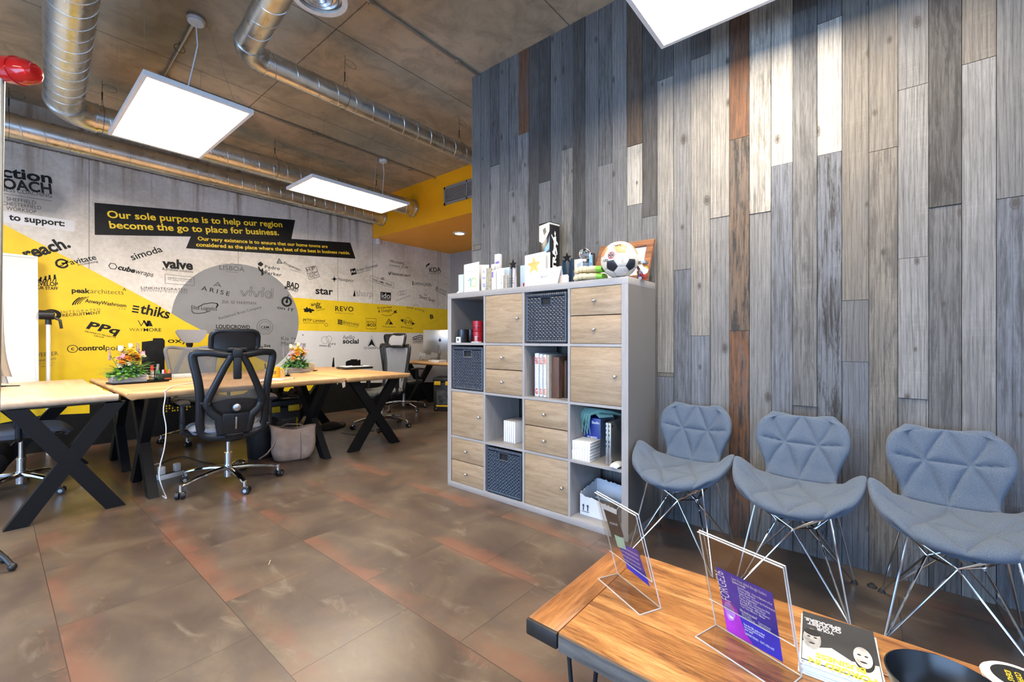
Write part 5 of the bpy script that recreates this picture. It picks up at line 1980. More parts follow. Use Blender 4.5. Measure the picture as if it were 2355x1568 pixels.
def flower(parent, p, r, m, rnd, kind):
    f = MB()
    p = V(p)
    if kind == 'round':
        tilt = Euler((rnd.uniform(.1, .9), rnd.uniform(-.5, .5), 0)).to_matrix()
        for layer in range(4):
            nk = (9, 8, 6, 4)[layer]
            for k in range(nk):
                a = 2 * PI * k / nk + layer * .4 + rnd.uniform(-.2, .2)
                el = (-.15, .35, .8, 1.2)[layer]
                leaf(f, p, tilt @ V((math.cos(a) * math.cos(el), math.sin(a) * math.cos(el), math.sin(el))), r * (.82 - .08 * layer), r * .55, -.25 + .1 * layer)
    elif kind == 'bud':
        f.ball(p, r * .7, (1, 1, 1.35), 10)
        for k in range(5):
            a = 2 * PI * k / 5
            leaf(f, p - V((0, 0, r * .6)), (math.cos(a) * .5, math.sin(a) * .5, 1), r * 1.7, r * .9, -.1)
    else:
        for k in range(7):
            f.ball(p + V((rnd.uniform(-.002, .002), 0, -r * 2 + r * .65 * k)), r * (.42 - .03 * k), (1, 1, 1), 8)
    return f.obj('flower', m, parent, 60)


def flower_box(label, loc, rotz, w, d, seed):
    rnd = random.Random(seed)
    t = thing('flower_box', label, 'flowers', loc, rotz, 'flower boxes on the desks')
    c = MB()
    hz = .062
    for z in (.002, .023, .044):
        c.bb((-w / 2, -d / 2, z), (w / 2, -d / 2 + .008, z + .019), .001).bb((-w / 2, d / 2 - .008, z), (w / 2, d / 2, z + .019), .001)
    c.bb((-w / 2 - .008, -d / 2, 0), (-w / 2, d / 2, hz + .006), .001).bb((w / 2, -d / 2, 0), (w / 2 + .008, d / 2, hz + .006), .001)
    c.bb((-w / 2, -d / 2 + .008, .002), (w / 2, d / 2 - .008, .05))
    c.obj('wooden_crate', M_CRATE, t)
    fo = MB()
    for k in range(330):
        a = rnd.uniform(0, 2 * PI)
        r = rnd.random() ** .5
        p = V((r * math.cos(a) * w * .50, r * math.sin(a) * d * .55, hz - .01 + rnd.uniform(0, .13) * (1.2 - r)))
        el = rnd.uniform(-.35, .9)
        leaf(fo, p, (math.cos(a) * math.cos(el), math.sin(a) * math.cos(el), math.sin(el)), rnd.uniform(.03, .05), rnd.uniform(.026, .042), rnd.uniform(.1, .5), rnd.choice((0, 0, 0, 0, 1, 2)))
    for k in range(60):
        a = rnd.uniform(0, 2 * PI)
        el = rnd.uniform(.1, 1.2)
        leaf(fo, (math.cos(a) * w * .3, math.sin(a) * d * .3, hz + .03), (math.cos(a) * math.cos(el), math.sin(a) * math.cos(el), math.sin(el)), rnd.uniform(.08, .14), .010, .5, rnd.choice((0, 1, 2)))
    fo.obj('foliage', [M_LEAF, M_LEAF2, M_LEAF3], t, 60)
    st = MB()
    spots = [('round', M_PETALO, .028, .02, .02, .235), ('round', M_PETALO, .026, .055, -.02, .205), ('round', M_PETALY, .030, .01, -.03, .255), ('round', M_PETALO, .024, .075, .03, .185), ('round', M_PETALY, .022, -.03, .03, .265),
             ('bud', M_PETALP, .016, .10, 0, .225), ('bud', M_PETALP, .015, -.035, -.01, .225), ('round', M_PETALW, .022, -.02, .02, .240), ('bud', M_PETALW, .017, -.045, 0, .285), ('bud', M_PETALY, .015, .03, .02, .292),
             ('spike', M_PETALV, .014, -.125, 0, .235), ('spike', M_PETALV, .014, .085, .02, .270), ('spike', M_PETALV, .013, .06, -.01, .285), ('round', M_PETALW, .018, .09, -.03, .215), ('bud', M_PETALW, .014, .02, -.01, .300),
             ('round', M_PETALW, .018, -.06, -.05, .14), ('round', M_PETALW, .016, -.005, -.06, .155)]
    spots = spots + [('round', m, r, -x * .8 + .01, -y - .015, z - .03) for kind, m, r, x, y, z in spots[:6]]
    for kind, m, r, x, y, z in spots:
        x, y, z = x * w / .22 + rnd.uniform(-.006, .006), y + rnd.uniform(-.006, .006), z + rnd.uniform(-.01, .01)
        for q in [i / 10 for i in range(2, 10)]:
            a = rnd.uniform(0, 6.28)
            leaf(st, (x * q, y * q, hz + (z - hz) * q * .95), (math.cos(a), math.sin(a), rnd.uniform(.1, .9)), rnd.uniform(.03, .055), .009, .4)
        st.tube([(x * .3, y * .3, hz), (x * .7, y * .7, hz + (z - hz) * .55), (x, y, z - .005)], .0016, 5)
        for q in (.45, .65, .8):
            a = rnd.uniform(0, 6.28)
            leaf(st, (x * q, y * q, hz + (z - hz) * q * .95), (math.cos(a), math.sin(a), .7), .035, .007, .3)
        flower(t, (x, y, z), r * 1.65, m, rnd, kind)
    st.obj('stems', M_LEAF2, t, 60)
    return t


p = at(285, 882, Z=DTOP)
FB = V((p.x + .03, p.y + .03, DTOP))
flower_box('flower arrangement in a whitewashed crate at the joint of the left and middle desks', (FB.x, FB.y, DTOP + .0068), R(6), .21, .10, 5)
p = at(684, 857, Z=DTOP)
flower_box('flower arrangement in a grey crate behind the yellow mug', (p.x, p.y + .03, DTOP), R(4), .24, .11, 9)

# black tray with an air plant beside the left flowers
p = at(312, 877, Z=DTOP)
t = thing('serving_tray', 'flat black tray under the left flower crate', 'tray', (FB.x + .065, FB.y - .012, DTOP), R(6))
MB().bb((-.185, -.085, 0), (.185, .085, .006), .002).obj('base', M_BLACKMET, t)
m = MB()
for s in (-1, 1):
    m.bb((-.185, s * .085 - .003, .004), (.185, s * .085 + .003, .014), .001).bb((s * .185 - .003, -.085, .004), (s * .185 + .003, .085, .014), .001)
m.obj('lip', M_BLACKMET, t)
rnd = random.Random(3)


def air_plant(label, loc, n=22, L=.06):
    m = MB()
    for k in range(n):
        a = 2 * PI * k / n * 2.4
        el = .15 + .9 * (k / n)
        leaf(m, (0, 0, .006), (math.cos(a) * math.cos(el), math.sin(a) * math.cos(el), math.sin(el)), L * rnd.uniform(.7, 1.1), .010, .35, 0 if k % 3 else 1)
    t = thing('air_plant', label, 'plant', loc)
    m.obj('leaves', [M_LEAF2, M_BLACKMET], t, 60)
    MB().lathe([(0, 0), (.02, 0), (.022, .012), (0, .014)], n=14).obj('pot', M_BLACKMET, t)


air_plant('small dark spiky plant on the black tray by the left flowers', (FB.x + .185, FB.y - .005, DTOP + .0068))
p = at(652, 866, Z=DTOP)
air_plant('small dark spiky plant beside the yellow mug', (p.x + .05, p.y + .03, DTOP), 20, .05)

# pen cup, organiser, tray of bits
M_RED = mat('red_plastic', (.55, .02, .015), .35)
M_GREEN = mat('green_plastic', (.02, .28, .09), .35)
M_BLUEP = mat('blue_plastic', (.03, .06, .40), .35)
M_ORANGE = mat('orange_plastic', (.75, .16, .03), .4)
M_CLEAR = glass_mat('clear_plastic', (.95, .97, .98), .05, .9)
p = at(355, 873, Z=DTOP)
t = thing('pen_cup', 'black wire pen cup with a red marker, right of the left flowers', 'pen holder', (p.x, p.y, DTOP))
m = MB()
m.lathe([(0, 0), (.036, 0), (.036, .004), (0, .004)], n=20)
for k in range(14):
    a = 2 * PI * k / 14
    m.cyl((.036 * math.cos(a), .036 * math.sin(a), 0), (.038 * math.cos(a), .038 * math.sin(a), .075), .0016, n=5)
for z in (.025, .05, .076): m.tube([(.037 * math.cos(2 * PI * k / 20), .037 * math.sin(2 * PI * k / 20), z) for k in range(20)], .0022, 5, True)
m.obj('wire_body', M_BLACKMET, t)


def marker(label, loc, m_, tilt, az, L=.12, r=.008, cap=None, group='pens and markers on the middle desks'):
    t = thing('marker', label, 'pen', loc, az, group)
    d = V((math.sin(tilt), 0, math.cos(tilt)))
    MB().cyl((0, 0, 0), d * (L * .6), r, n=12).obj('barrel', m_, t)
    MB().cyl(d * (L * .6), d * L, r * 1.1, r * .95, 12).obj('cap', cap or m_, t)


marker('red capped marker standing in the wire pen cup', (p.x - .012, p.y, DTOP + .006), M_WHITE, .08, 2, .125, .011, M_RED)
marker('silver stapler-like pen standing in the wire pen cup', (p.x + .012, p.y + .01, DTOP + .006), M_STEEL, .16, .4, .135, .010, M_STEEL)
q = at(378, 874, Z=DTOP)
t = thing('desk_organiser', 'black plastic desk organiser full of white markers, by the wire pen cup', 'pen holder', (q.x, q.y, DTOP))
m = MB().bb((-.045, -.028, 0), (.045, .028, .004))
for s in (-1, 1): m.bb((-.045, s * .028 - .0015, 0), (.045, s * .028 + .0015, .06), .001).bb((s * .045 - .0015, -.028, 0), (s * .045 + .0015, .028, .06), .001)
m.bb((-.001, -.027, 0), (.001, .027, .058))
m.obj('body', M_BLACK, t)
MB().text('action', (-.006, -.0297, .012), (1, 0, 0), (0, 0, 1), .045, .012, .03).obj('print', M_ORANGE, t, 0)
for k, (cm, x, y) in enumerate(((M_GREEN, -.030, .005), (M_RED, .010, .008), (M_GREEN, .030, .004), (M_WHITE, -.012, .012), (M_ORANGE, .022, -.012))):
    nm = ('green', 'red', 'dark green', 'white', 'orange')[k]
    marker('white marker with %s cap in the black organiser' % nm + (' at its right side' if k == 2 else ''), (q.x + x, q.y + y, DTOP + .005), M_WHITE, .12 * (k - 2) * .5, 0, .088 + .004 * (k % 3), .0075, cm)
q = at(422, 868, Z=DTOP)
t = thing('storage_tray', 'shallow pale blue-grey tray of odds and ends on the middle desk', 'tray', (q.x + .03, q.y + .05, DTOP))
M_TRAY = mat('pale_blue_plastic', (.48, .56, .60), .4)
m = MB().bb((-.11, -.07, 0), (.11, .07, .004))
for s in (-1, 1): m.bb((-.11, s * .07 - .002, 0), (.11, s * .07 + .002, .03), .001).bb((s * .11 - .002, -.07, 0), (s * .11 + .002, .07, .03), .001)
m.obj('body', M_TRAY, t)
for k, (cm, nm) in enumerate(((M_WHITE, 'white'), (M_RED, 'red'), (M_BLUEP, 'blue'), (M_BLUEP, 'blue'))):
    m = MB().box((0, 0, .008), (.045 - .008 * k, .03, .016), .004)
    o = m.obj('desk_clip_box', cm)
    o.location = (q.x - .04 + .045 * k, q.y + .04 + .012 * (k % 2), DTOP + .005)
    tag(o, ('white little box in the shallow tray', 'small red piece in the shallow tray', 'left of the two blue pieces in the shallow tray', 'right of the two blue pieces in the shallow tray')[k], 'stationery', 'bits in the shallow tray')
q = at(338, 867, Z=DTOP)
o = MB().tube([(-.03, 0, .012), (0, 0, .014), (.03, 0, .012)], [.010, .013, .010], 10, flat=.7).obj('tape_dispenser', M_WHITE)
o.location = (q.x, q.y, DTOP)
tag(o, 'small white dispenser lying between the left flowers and the pen cup', 'stationery')

# mug, notebook, pen
M_MUG = mat('yellow_glaze', (.72, .42, .015), .25, var=.03)
p = at(633, 867, Z=DTOP)
t = thing('mug', 'yellow printed mug on the middle desk in front of the right flowers', 'mug', (p.x, p.y, DTOP), R(-30))
MB().lathe([(0, 0), (.040, 0), (.043, .004), (.0435, .095), (.0405, .096), (.039, .012), (0, .010)], n=36).obj('body', M_MUG, t)
MB().tube([(.041, .0, .078), (.060, 0, .080), (.072, 0, .062), (.070, 0, .036), (.058, 0, .022), (.041, 0, .022)], .006, 10, flat=1).obj('handle', M_MUG, t)
m = MB()
for s_, z, h, w_ in (('action', .052, .014, .046), ('COACH', .034, .014, .050), ('SHEFFIELD', .026, .004, .036)):
    vs, fs, _ = text_mesh(s_, .045 if h > .005 else 0)
    out = []
    for x, y in vs:
        a = -PI / 2 - .22 + (x - .5) * w_ / .0438 + R(0)
        out.append((.0440 * math.cos(a), .0440 * math.sin(a), z + y * h))
    m.add(out, fs)
m.obj('print', M_BLACKPAINT, t, 0)
marker('dark pen standing up behind the yellow mug', (p.x - .02, p.y + .09, DTOP), M_BLACK, .1, 1, .13, .006, M_BLUEP)
marker('red pen standing up behind the yellow mug', (p.x + .005, p.y + .10, DTOP), M_RED, .12, .4, .12, .006, M_RED)
marker('grey pen standing up behind the yellow mug', (p.x - .035, p.y + .11, DTOP), M_STEEL, .14, 2.2, .13, .006, M_BLACK)
q = at(632, 875, Z=DTOP)
for k in range(2):
    o = MB().bb((-.10, -.07, 0), (.10, .07, .005), .001).obj('notepad', M_PAPER)
    o.location = (q.x - .05, q.y + .02, DTOP + .006 * k)
    o.rotation_euler = (0, 0, R(4 + 5 * k))
    tag(o, 'white notepad lying in front of the yellow mug' if k else 'lower white notepad under another one in front of the yellow mug', 'notepad')
t = thing('ballpoint_pen', 'thin silver pen lying on the desk right of the white notepads', 'pen', (q.x + .13, q.y + .04, DTOP + .005), R(8))
MB().cyl((-.06, 0, 0), (.05, 0, 0), .004, n=10).obj('barrel', M_STEEL, t)
MB().cyl((.05, 0, 0), (.068, 0, 0), .004, .0008, 10).obj('tip', M_BLACK, t)
# things beside the right flowers
q = at(727, 853, Z=DTOP)
t = thing('card_block', 'small beige wooden block standing right of the right flower crate', 'ornament', (q.x - .03, q.y + .06, DTOP))
MB().box((0, 0, .045), (.07, .03, .09), .003).obj('block', mat('beige_wood', (.55, .45, .31), .5), t)
q = at(722, 853, Z=DTOP)
t = thing('usb_stick', 'black and silver stub lying on the oak desk right of the flowers', 'gadget', (q.x + .01, q.y - .02, DTOP), R(10))
MB().bb((-.028, -.009, 0), (.012, .009, .012), .003).obj('body', M_BLACK, t)
MB().bb((.012, -.006, .002), (.03, .006, .010), .001).obj('plug', M_STEEL, t)
q = at(822, 848, Z=DTOP)
t = thing('laptop_sleeve', 'black zipped sleeve with papers on it on the right end desk', 'laptop sleeve', (q.x, q.y + .06, DTOP), R(-4))
MB().box((0, 0, .013), (.36, .26, .026), .011).obj('sleeve', M_LEATHER, t)
MB().tube([(-.18, -.05, .014), (-.20, -.06, .010), (-.215, -.07, .006)], .003, 6).obj('zip_pull', M_STEEL, t)
for k in range(2):
    o = MB().bb((-.15, -.105, 0), (.15, .105, .003)).obj('paper_sheet', M_PAPER)
    o.location = (q.x, q.y + .065, DTOP + .0265 + .0032 * k)
    o.rotation_euler = (0, 0, R(-2 + 6 * k))
    tag(o, 'top white sheet on the black laptop sleeve' if k else 'lower white sheet on the black laptop sleeve', 'paper')
t = thing('ballpoint_pen', 'black pen lying on the papers over the laptop sleeve', 'pen', (q.x + .03, q.y + .04, DTOP + .038), R(-10))
MB().cyl((-.07, 0, 0), (.06, 0, 0), .0045, n=10).obj('barrel', M_BLACK, t)
MB().cyl((.06, 0, 0), (.075, 0, 0), .004, .001, 10).obj('tip', M_STEEL, t)

# far desk: computer, stands, papers
M_ALU = mat('silver_aluminium', (.55, .56, .56), .28, .85, var=.02)
p = at(1008, 829, X=4.80)
t = thing('desktop_computer', 'big thin silver desktop computer seen from behind on the far desk', 'computer', (4.82, at(1012, 800, X=4.82).y, DTOP), R(118))
P = []
MB().box((0, 0, .31), (.60, .016, .42), .007).obj('display', M_ALU, t)
MB().box((0, -.0095, .31), (.585, .003, .405), .001).obj('screen', M_BLACK, t)
MB().tube([(0, .012, .24), (0, .05, .16), (0, .085, .03), (0, .085, .006)], [.07, .07, .07, .07], 12, flat=.10, up=(1, 0, 0)).obj('stand', M_ALU, t)
MB().bb((-.10, -.06, 0), (.10, .12, .006), .002).obj('foot', M_ALU, t)
m = MB()
m.add([(.024 * math.cos(2 * PI * i / 20) , .0088, .345 + .026 * math.sin(2 * PI * i / 20)) for i in range(20)], [tuple(range(20))])
m.add([(-.002 + .012 * math.cos(2 * PI * i / 10 ) * .5, .0088, .380 + .012 * math.sin(2 * PI * i / 10)) for i in range(10)], [tuple(range(10))])
m.obj('emblem', M_BLACK, t, 0)
for k, (u, v, lab) in enumerate(((973, 822, 'left of two folded silver laptop stands on the far desk'), (1000, 822, 'folded silver laptop stand nearer to the big computer'))):
    p = at(u, v, X=4.62)
    t = thing('laptop_stand', lab, 'stand', (4.60, p.y, DTOP), R(100), 'laptop stands')
    m = MB()
    m.bar((-.05, 0, .002), (.05, 0, .002), .10, .004, up=(0, 0, 1)) if False else m.bb((-.05, -.05, 0), (.05, .05, .004))
    m.obj('foot_plate', M_ALU, t)
    m = MB()
    for s in (-.04, .04): m.bar((.03, s, .004), (.00, s, .085), .02, .005)
    m.obj('arm', M_ALU, t)
    MB().bar((-.075, 0, .075), (.06, 0, .105), .10, .005, up=(0, 1, 0)).obj('ledge', M_ALU, t)
for k in range(3):
    p = at(985, 826, X=4.55)
    o = MB().bb((-.12, -.085, 0), (.12, .085, .010), .001).obj('notebook', (M_PAPER, M_WHITE, M_PAPER)[k])
    o.location = (4.55, p.y - .23, DTOP + .011 * k)
    o.rotation_euler = (0, 0, R(80 + 8 * k))
    tag(o, ('bottom white notebook of the low pile on the far desk', 'middle white notebook of the low pile on the far desk', 'top white notebook of the low pile on the far desk')[k], 'notebook', 'notebooks on the far desk')
p = at(983, 822, X=4.5)
t = thing('glasses', 'black rimmed glasses lying on the notebooks on the far desk', 'glasses', (4.53, p.y - .22, DTOP + .034), R(85))
m = MB()
for s in (-1, 1): m.tube([(s * .034 + .026 * math.cos(2 * PI * k / 18), 0, .022 + .02 * math.sin(2 * PI * k / 18)) for k in range(18)], .0025, 6, True)
m.tube([(-.01, 0, .026), (.01, 0, .026)], .0022, 6)
m.obj('rims', M_BLACK, t)
for s in (-1, 1): MB().tube([(s * .06, 0, .03), (s * .062, .06, .03), (s * .058, .125, .012)], .0022, 6).obj('temple', M_BLACK, t)
# ------------------------------------------------------------ on top of the cube shelf
KT = KH + .0008
M_CARDBLUE = mat('pale_blue_card', (.60, .70, .76), .6, var=.04)
M_CARDWHITE = mat('white_card', (.80, .80, .78), .6, var=.02)
M_CARDTAN = mat('tan_printed_card', (.50, .42, .28), .6, var=.35, scale=60)
M_CARDBEIGE = mat('beige_card', (.46, .40, .33), .6, var=.15)
M_CARDPINK = mat('blush_card', (.72, .60, .56), .6, var=.05)
M_GOLD = mat('gold_print', (.75, .52, .12), .5)
M_TEAL = mat('teal_print', (.10, .45, .48), .5)
M_LIME = mat('lime_print', (.50, .65, .15), .5)
M_PRPURPLE = mat('violet_print', (.22, .16, .50), .5, var=.3, scale=90)
M_INKBLACK = mat('ink', (.02, .02, .025), .5)
LOOK = V((-1, 0, 0))


def card(label, u0, u1, vtop, X, m, skew=.0, back=.55, X1=None, lean_=0.0, items=(), open_left=True):
    """folded card standing on the shelf top; front leaf spans u0..u1 in the photograph on the plane x = X (X1 at its right edge)"""
    X1 = X if X1 is None else X1
    a, b = at(u0, vtop, X=X), at(u1, vtop, X=X1)
    h = a.z - KT
    t = thing('greeting_card', label, 'card', (a.x, a.y, KT), 0, 'cards standing on the cube shelf')
    br = V((b.x - a.x, b.y - a.y, 0))
    W = br.length
    d = br.normalized()
    n = V((d.y, -d.x, 0))                      # towards the viewer
    if n.x > 0: n = -n
    up = (V((0, 0, 1)) - n * lean_).normalized()
    th = .0008

    def leaf_(o, dd, w, nm):
        nn = dd.cross(up).normalized()
        vs = []
        for k in (0, 1):
            for p in (V(), dd * w, dd * w + up * (h + skew * 0), up * h):
                vs.append(o + p - nn * th * k)
        return MB().add(vs, [(0, 1, 2, 3), (7, 6, 5, 4), (0, 4, 5, 1), (1, 5, 6, 2), (2, 6, 7, 3), (3, 7, 4, 0)]).obj(nm, m, t, 0)
    f = leaf_(V(), d, W, 'front_leaf')
    sp = V() if open_left else d * W
    q = (d if open_left else -d) * math.cos(back) - n * math.sin(back)
    leaf_(sp, q.normalized(), W, 'back_leaf')
    for it in items:
        kind, mm = it[0], it[1]
        g = MB()
        O = n * .0006
        if kind == 't':
            _, _, s_, x, y, w_, hh, bold, rot = it
            ex = d * math.cos(rot) + up * math.sin(rot)
            ey = up * math.cos(rot) - d * math.sin(rot)
            g.text(s_, O + d * (x * W) + up * (y * h), ex, ey, w_ * W, hh * h, bold, 1, None, .3 if it[7] < 0 else 0)
        elif kind == 'p':
            g.add([O + d * (x * W) + up * (y * h) for x, y in it[2]], [tuple(range(len(it[2])))])
        elif kind == 'l':
            pts = [O + d * (x * W) + up * (y * h) for x, y in it[2]]
            g.tube(pts, it[3], 4)
        g.obj('print', mm, f, 0)
    return t


def star_pts(cx, cy, r, q=.42, asp=1.0, a0=PI / 2):
    return [(cx + (r if k % 2 == 0 else r * q) * asp * math.cos(a0 + PI * k / 5), cy + (r if k % 2 == 0 else r * q) * math.sin(a0 + PI * k / 5)) for k in range(10)]


card('small plain pale blue card at the far left end of the cube shelf top', 1054.5, 1066, 632, 2.36, M_CARDBLUE, back=.3)
ring10 = [(.66 + .17 * math.cos(a), .34 + .15 * math.sin(a)) for a in [2 * PI * k / 20 for k in range(21)]]
card('white card with a big blue-green number ten on it', 1067, 1102, 609, 2.33, M_CARDWHITE, back=.8, X1=2.30, items=[
    ('t', M_INKBLACK, 'The Little Team is', .30, .72, .60, .025, 0, -.05), ('l', M_TEAL, [(.30, .42), (.46, .49), (.46, .20)], .0035), ('l', M_LIME, ring10, .0035)])
card('narrow white card with violet print, right of the number ten card', 1107, 1117.5, 611, 2.33, M_CARDWHITE, back=.6, X1=2.36, items=[
    ('t', M_PRPURPLE, '5 &', .2, .74, .5, .10, .03, 0), ('t', M_PRPURPLE, 'THANK', .1, .5, .8, .09, .03, 0), ('t', M_PRPURPLE, 'YOU', .2, .2, .6, .14, .03, 0)])
card('tan card with golden picture, between two white cards', 1118.5, 1129, 617, 2.36, M_CARDTAN, back=.4)
card('tallest white card of the left group, with a small mauve picture at its top', 1137.5, 1150, 585, 2.46, M_CARDWHITE, back=.5, items=[('p', M_PRPURPLE, [(.1, .80), (.85, .82), (.85, .76), (.1, .74)])])
card('white card with folded corner standing before the tallest white card', 1129.5, 1142, 608, 2.38, M_CARDWHITE, back=.5, items=[('p', M_CARDBEIGE, [(.1, .75), (.9, .95), (.9, .7), (.4, .62)])])
card('white card with a violet stamp low in the left group', 1130.5, 1141, 622, 2.32, M_CARDWHITE, back=.4, items=[('p', M_PRPURPLE, [(.05, .93), (.40, .95), (.40, .66), (.05, .64)])])
card('narrow white card with faint grey writing, right of the violet stamped card', 1142.5, 1150, 619, 2.31, M_CARDWHITE, back=.5)
card('plain white card with thin print left of the pale framed card', 1149.5, 1157.5, 617, 2.33, M_CARDWHITE, back=.6, items=[('t', M_INKBLACK, 'thank you', .2, .3, .5, .05, 0, 0)])
card('pale blue card with a pinkish picture in the left group', 1158, 1172.5, 616, 2.44, M_CARDBLUE, back=.3, items=[('p', M_CARDPINK, [(.35, .70), (.9, .72), (.9, .4), (.35, .36)])])
card('low beige folded card standing left of the first star trophy', 1158, 1166.5, 633, 2.34, M_CARDBEIGE, back=.9)
card('small pale blue card with a red square in its corner', 1196.5, 1207, 611, 2.42, M_CARDBLUE, back=.4, items=[('p', M_RED, [(.62, .28), (.92, .29), (.92, .14), (.62, .13)])])
card('large white card with a golden star between the star trophies', 1207, 1255, 588, 2.40, M_CARDWHITE, back=.22, X1=2.36, items=[
    ('p', M_GOLD, star_pts(.45, .66, .27, .42, 1.25)), ('t', M_CARDWHITE, 'Trading 10', .14, .66, .66, .07, -.005, .12)] +
    [('p', M_INKBLACK, [(x, y), (x + .018, y), (x + .018, y + .012), (x, y + .012)]) for x, y in ((.2, .85), (.3, .92), (.62, .9), (.7, .84), (.8, .88), (.15, .5), (.3, .38), (.75, .6), (.68, .92))])
# thank-you card leaning in front
a, b = at(1221, 655, X=2.27), at(1283, 650, X=2.27)
t = thing('greeting_card', 'wide white thank-you card leaning at the front edge of the cube shelf', 'card', (2.265, a.y, KT), 0, 'cards standing on the cube shelf')
W, h = abs(b.y - a.y), .118
d, up = V((0, -1, 0)), V((.30, 0, .954))
f = MB().add([V(), d * W, d * (W + .008) + up * h, d * .035 + up * (h * .93)] + [p + V((.001, 0, 0)) for p in (V(), d * W, d * (W + .008) + up * h, d * .035 + up * (h * .93))],
             [(0, 1, 2, 3), (7, 6, 5, 4), (0, 4, 5, 1), (1, 5, 6, 2), (2, 6, 7, 3), (3, 7, 4, 0)]).obj('front_leaf', M_CARDWHITE, t, 0)
MB().add([d * .035 + up * (h * .93) + V((.001, 0, 0)), d * (W + .008) + up * h + V((.001, 0, 0)), d * W + V((.075, 0, 0)), d * .02 + V((.075, 0, 0))], [(0, 1, 2, 3)]).obj('back_leaf', M_CARDWHITE, t, 0)
nn = V((-.954, 0, .30)) * .0008
m = MB()


def script(m, txt_strokes, o, ex, ey, k, r):
    for st in txt_strokes:
        m.tube([o + ex * (x * k) + ey * (y * k) for x, y in st], r, 4)


TY = [[(0, 1.0), (.5, 1.05), (1.0, 1.12)], [(.62, 1.08), (.42, .45), (.28, -.1)], [(.62, -.05), (.80, .45), (.92, .95), (.84, .5), (.74, -.02), (.9, .32), (1.02, .30), (1.0, 0), (1.1, .03)], [(1.42, .28), (1.28, .32), (1.18, .1), (1.28, 0), (1.42, .26), (1.42, .02), (1.5, .03)],
      [(1.58, .3), (1.58, 0), (1.72, .30), (1.84, .26), (1.84, 0), (1.92, .04)], [(1.98, 0), (2.12, .55), (2.2, .95), (2.10, .45), (2.02, 0)], [(2.28, .34), (2.08, .16), (2.34, 0), (2.46, .04)],
      [(3.0, 1.1), (3.02, .62), (3.2, .62), (3.42, 1.12)], [(3.42, 1.12), (3.2, .5), (2.9, -.35)], [(3.50, .3), (3.36, .2), (3.42, 0), (3.56, .06), (3.58, .28), (3.46, .30)], [(3.72, .3), (3.70, .03), (3.88, .08), (3.96, .3), (3.94, .02), (4.05, .05)]]
script(m, TY, d * (W * .26) + up * (h * .40) + nn, (d + up * .10), up, W * .145, .0007)
m.obj('handwriting', M_INKBLACK, f, 0)
card('small blush card with dotted print leaning right of the thank-you card', 1286, 1306, 633, 2.31, M_CARDPINK, back=.9, items=[('t', M_INKBLACK, '.....', .2, .3, .5, .05, 0, 0)])
p = at(1050, 668, X=2.30)
o = MB().add([V((0, .012, 0)), V((0, -.03, 0)), V((.03, -.03, .045)), V((.03, -.02, .045))] + [V((.001, .012, 0)), V((.001, -.03, 0)), V((.031, -.03, .045)), V((.031, -.02, .045))], [(0, 1, 2, 3), (7, 6, 5, 4), (0, 4, 5, 1), (1, 5, 6, 2), (2, 6, 7, 3), (3, 7, 4, 0)]).obj('greeting_card', M_CARDWHITE, None, 0)
o.location = (p.x, p.y, KT)
tag(o, 'half fallen white card at the very left corner of the cube shelf top', 'card')

# tall printed box
yb = at(1254, 560, X=2.51).y
M_BOXBLK = mat('gloss_black_card', (.012, .012, .013), .22)
M_BOXBLUE = mat('printed_blue_gloss', (.20, .42, .66), .25, var=.2, scale=20)
M_BOXCREAM = mat('printed_cream_gloss', (.70, .66, .52), .3)
t = thing('gift_box', 'tall black printed carton standing behind the star card against the planks', 'box', (2.56, yb, KT), R(-8))
bw, bh = .052, .475
MB().bb((-bw, -bw, 0), (bw, bw, bh), .002).obj('carton', M_BOXBLK, t)
m = MB()
# left face (towards -x, seen on the left): picture of a face in blue and cream
def face_l(pts): return [V((-bw - .0005, bw - 2 * bw * x, y * bh)) for x, y in pts]
for pts, mm in (([(.02, .97), (.98, .99), (.98, .86), (.6, .74), (.3, .70), (.02, .74)], M_BOXCREAM), ([(.98, .80), (.9, .70), (.55, .62), (.42, .5), (.4, .05), (.98, .02)], M_BOXBLUE), ([(.35, .90), (.6, .93), (.7, .86), (.5, .80)], M_BOXBLK),
               ([(.70, .56), (.98, .60), (.98, .50), (.8, .48)], M_BOXBLK), ([(.05, .55), (.25, .57), (.25, .45), (.05, .43)], M_PAPER), ([(.5, .40), (.8, .43), (.98, .38), (.98, .33), (.6, .34)], M_BOXBLK)):
    MB().add(face_l(pts), [tuple(range(len(pts)))]).obj('printed_picture', mm, t, 0)
# right face (towards -y): figure and lettering
m = MB()
o_, ex, ey = V((.012, -bw - .0005, .10)), V((0, 0, 1)), V((-1, 0, 0))
m.text('STRA', o_, ex, ey, .20, .036, .05)
m.obj('print', M_PAPER, t, 0)
m = MB()
F = lambda x, y: V((x * bw, -bw - .0006, y * bh))
for pts in ([(-.1, .84), (.05, .88), (.2, .84), (.1, .79)], [(-.25, .78), (.25, .80), (.3, .70), (.1, .62), (-.2, .64)], [(-.7, .80), (-.62, .82), (.1, .70), (.05, .68)], [(-.2, .64), (0, .63), (-.2, .54), (-.4, .52)], [(.1, .63), (.3, .64), (.55, .54), (.35, .52)], [(.2, .75), (.6, .70), (.62, .67), (.2, .70)]):
    m.add([F(*p) for p in pts], [tuple(range(len(pts)))])
m.obj('printed_figure', M_PAPER, t, 0)
m = MB()
for k in range(9):
    m.add([V((-bw + 2 * bw * k / 9, -bw - .0006, bh - .018)), V((-bw + 2 * bw * (k + .6) / 9, -bw - .0006, bh - .018)), V((-bw + 2 * bw * (k + .8) / 9, -bw - .0006, bh - .006)), V((-bw + 2 * bw * (k + .1) / 9, -bw - .0006, bh - .006))], [(0, 1, 2, 3)])
m.obj('printed_border', M_PAPER, t, 0)

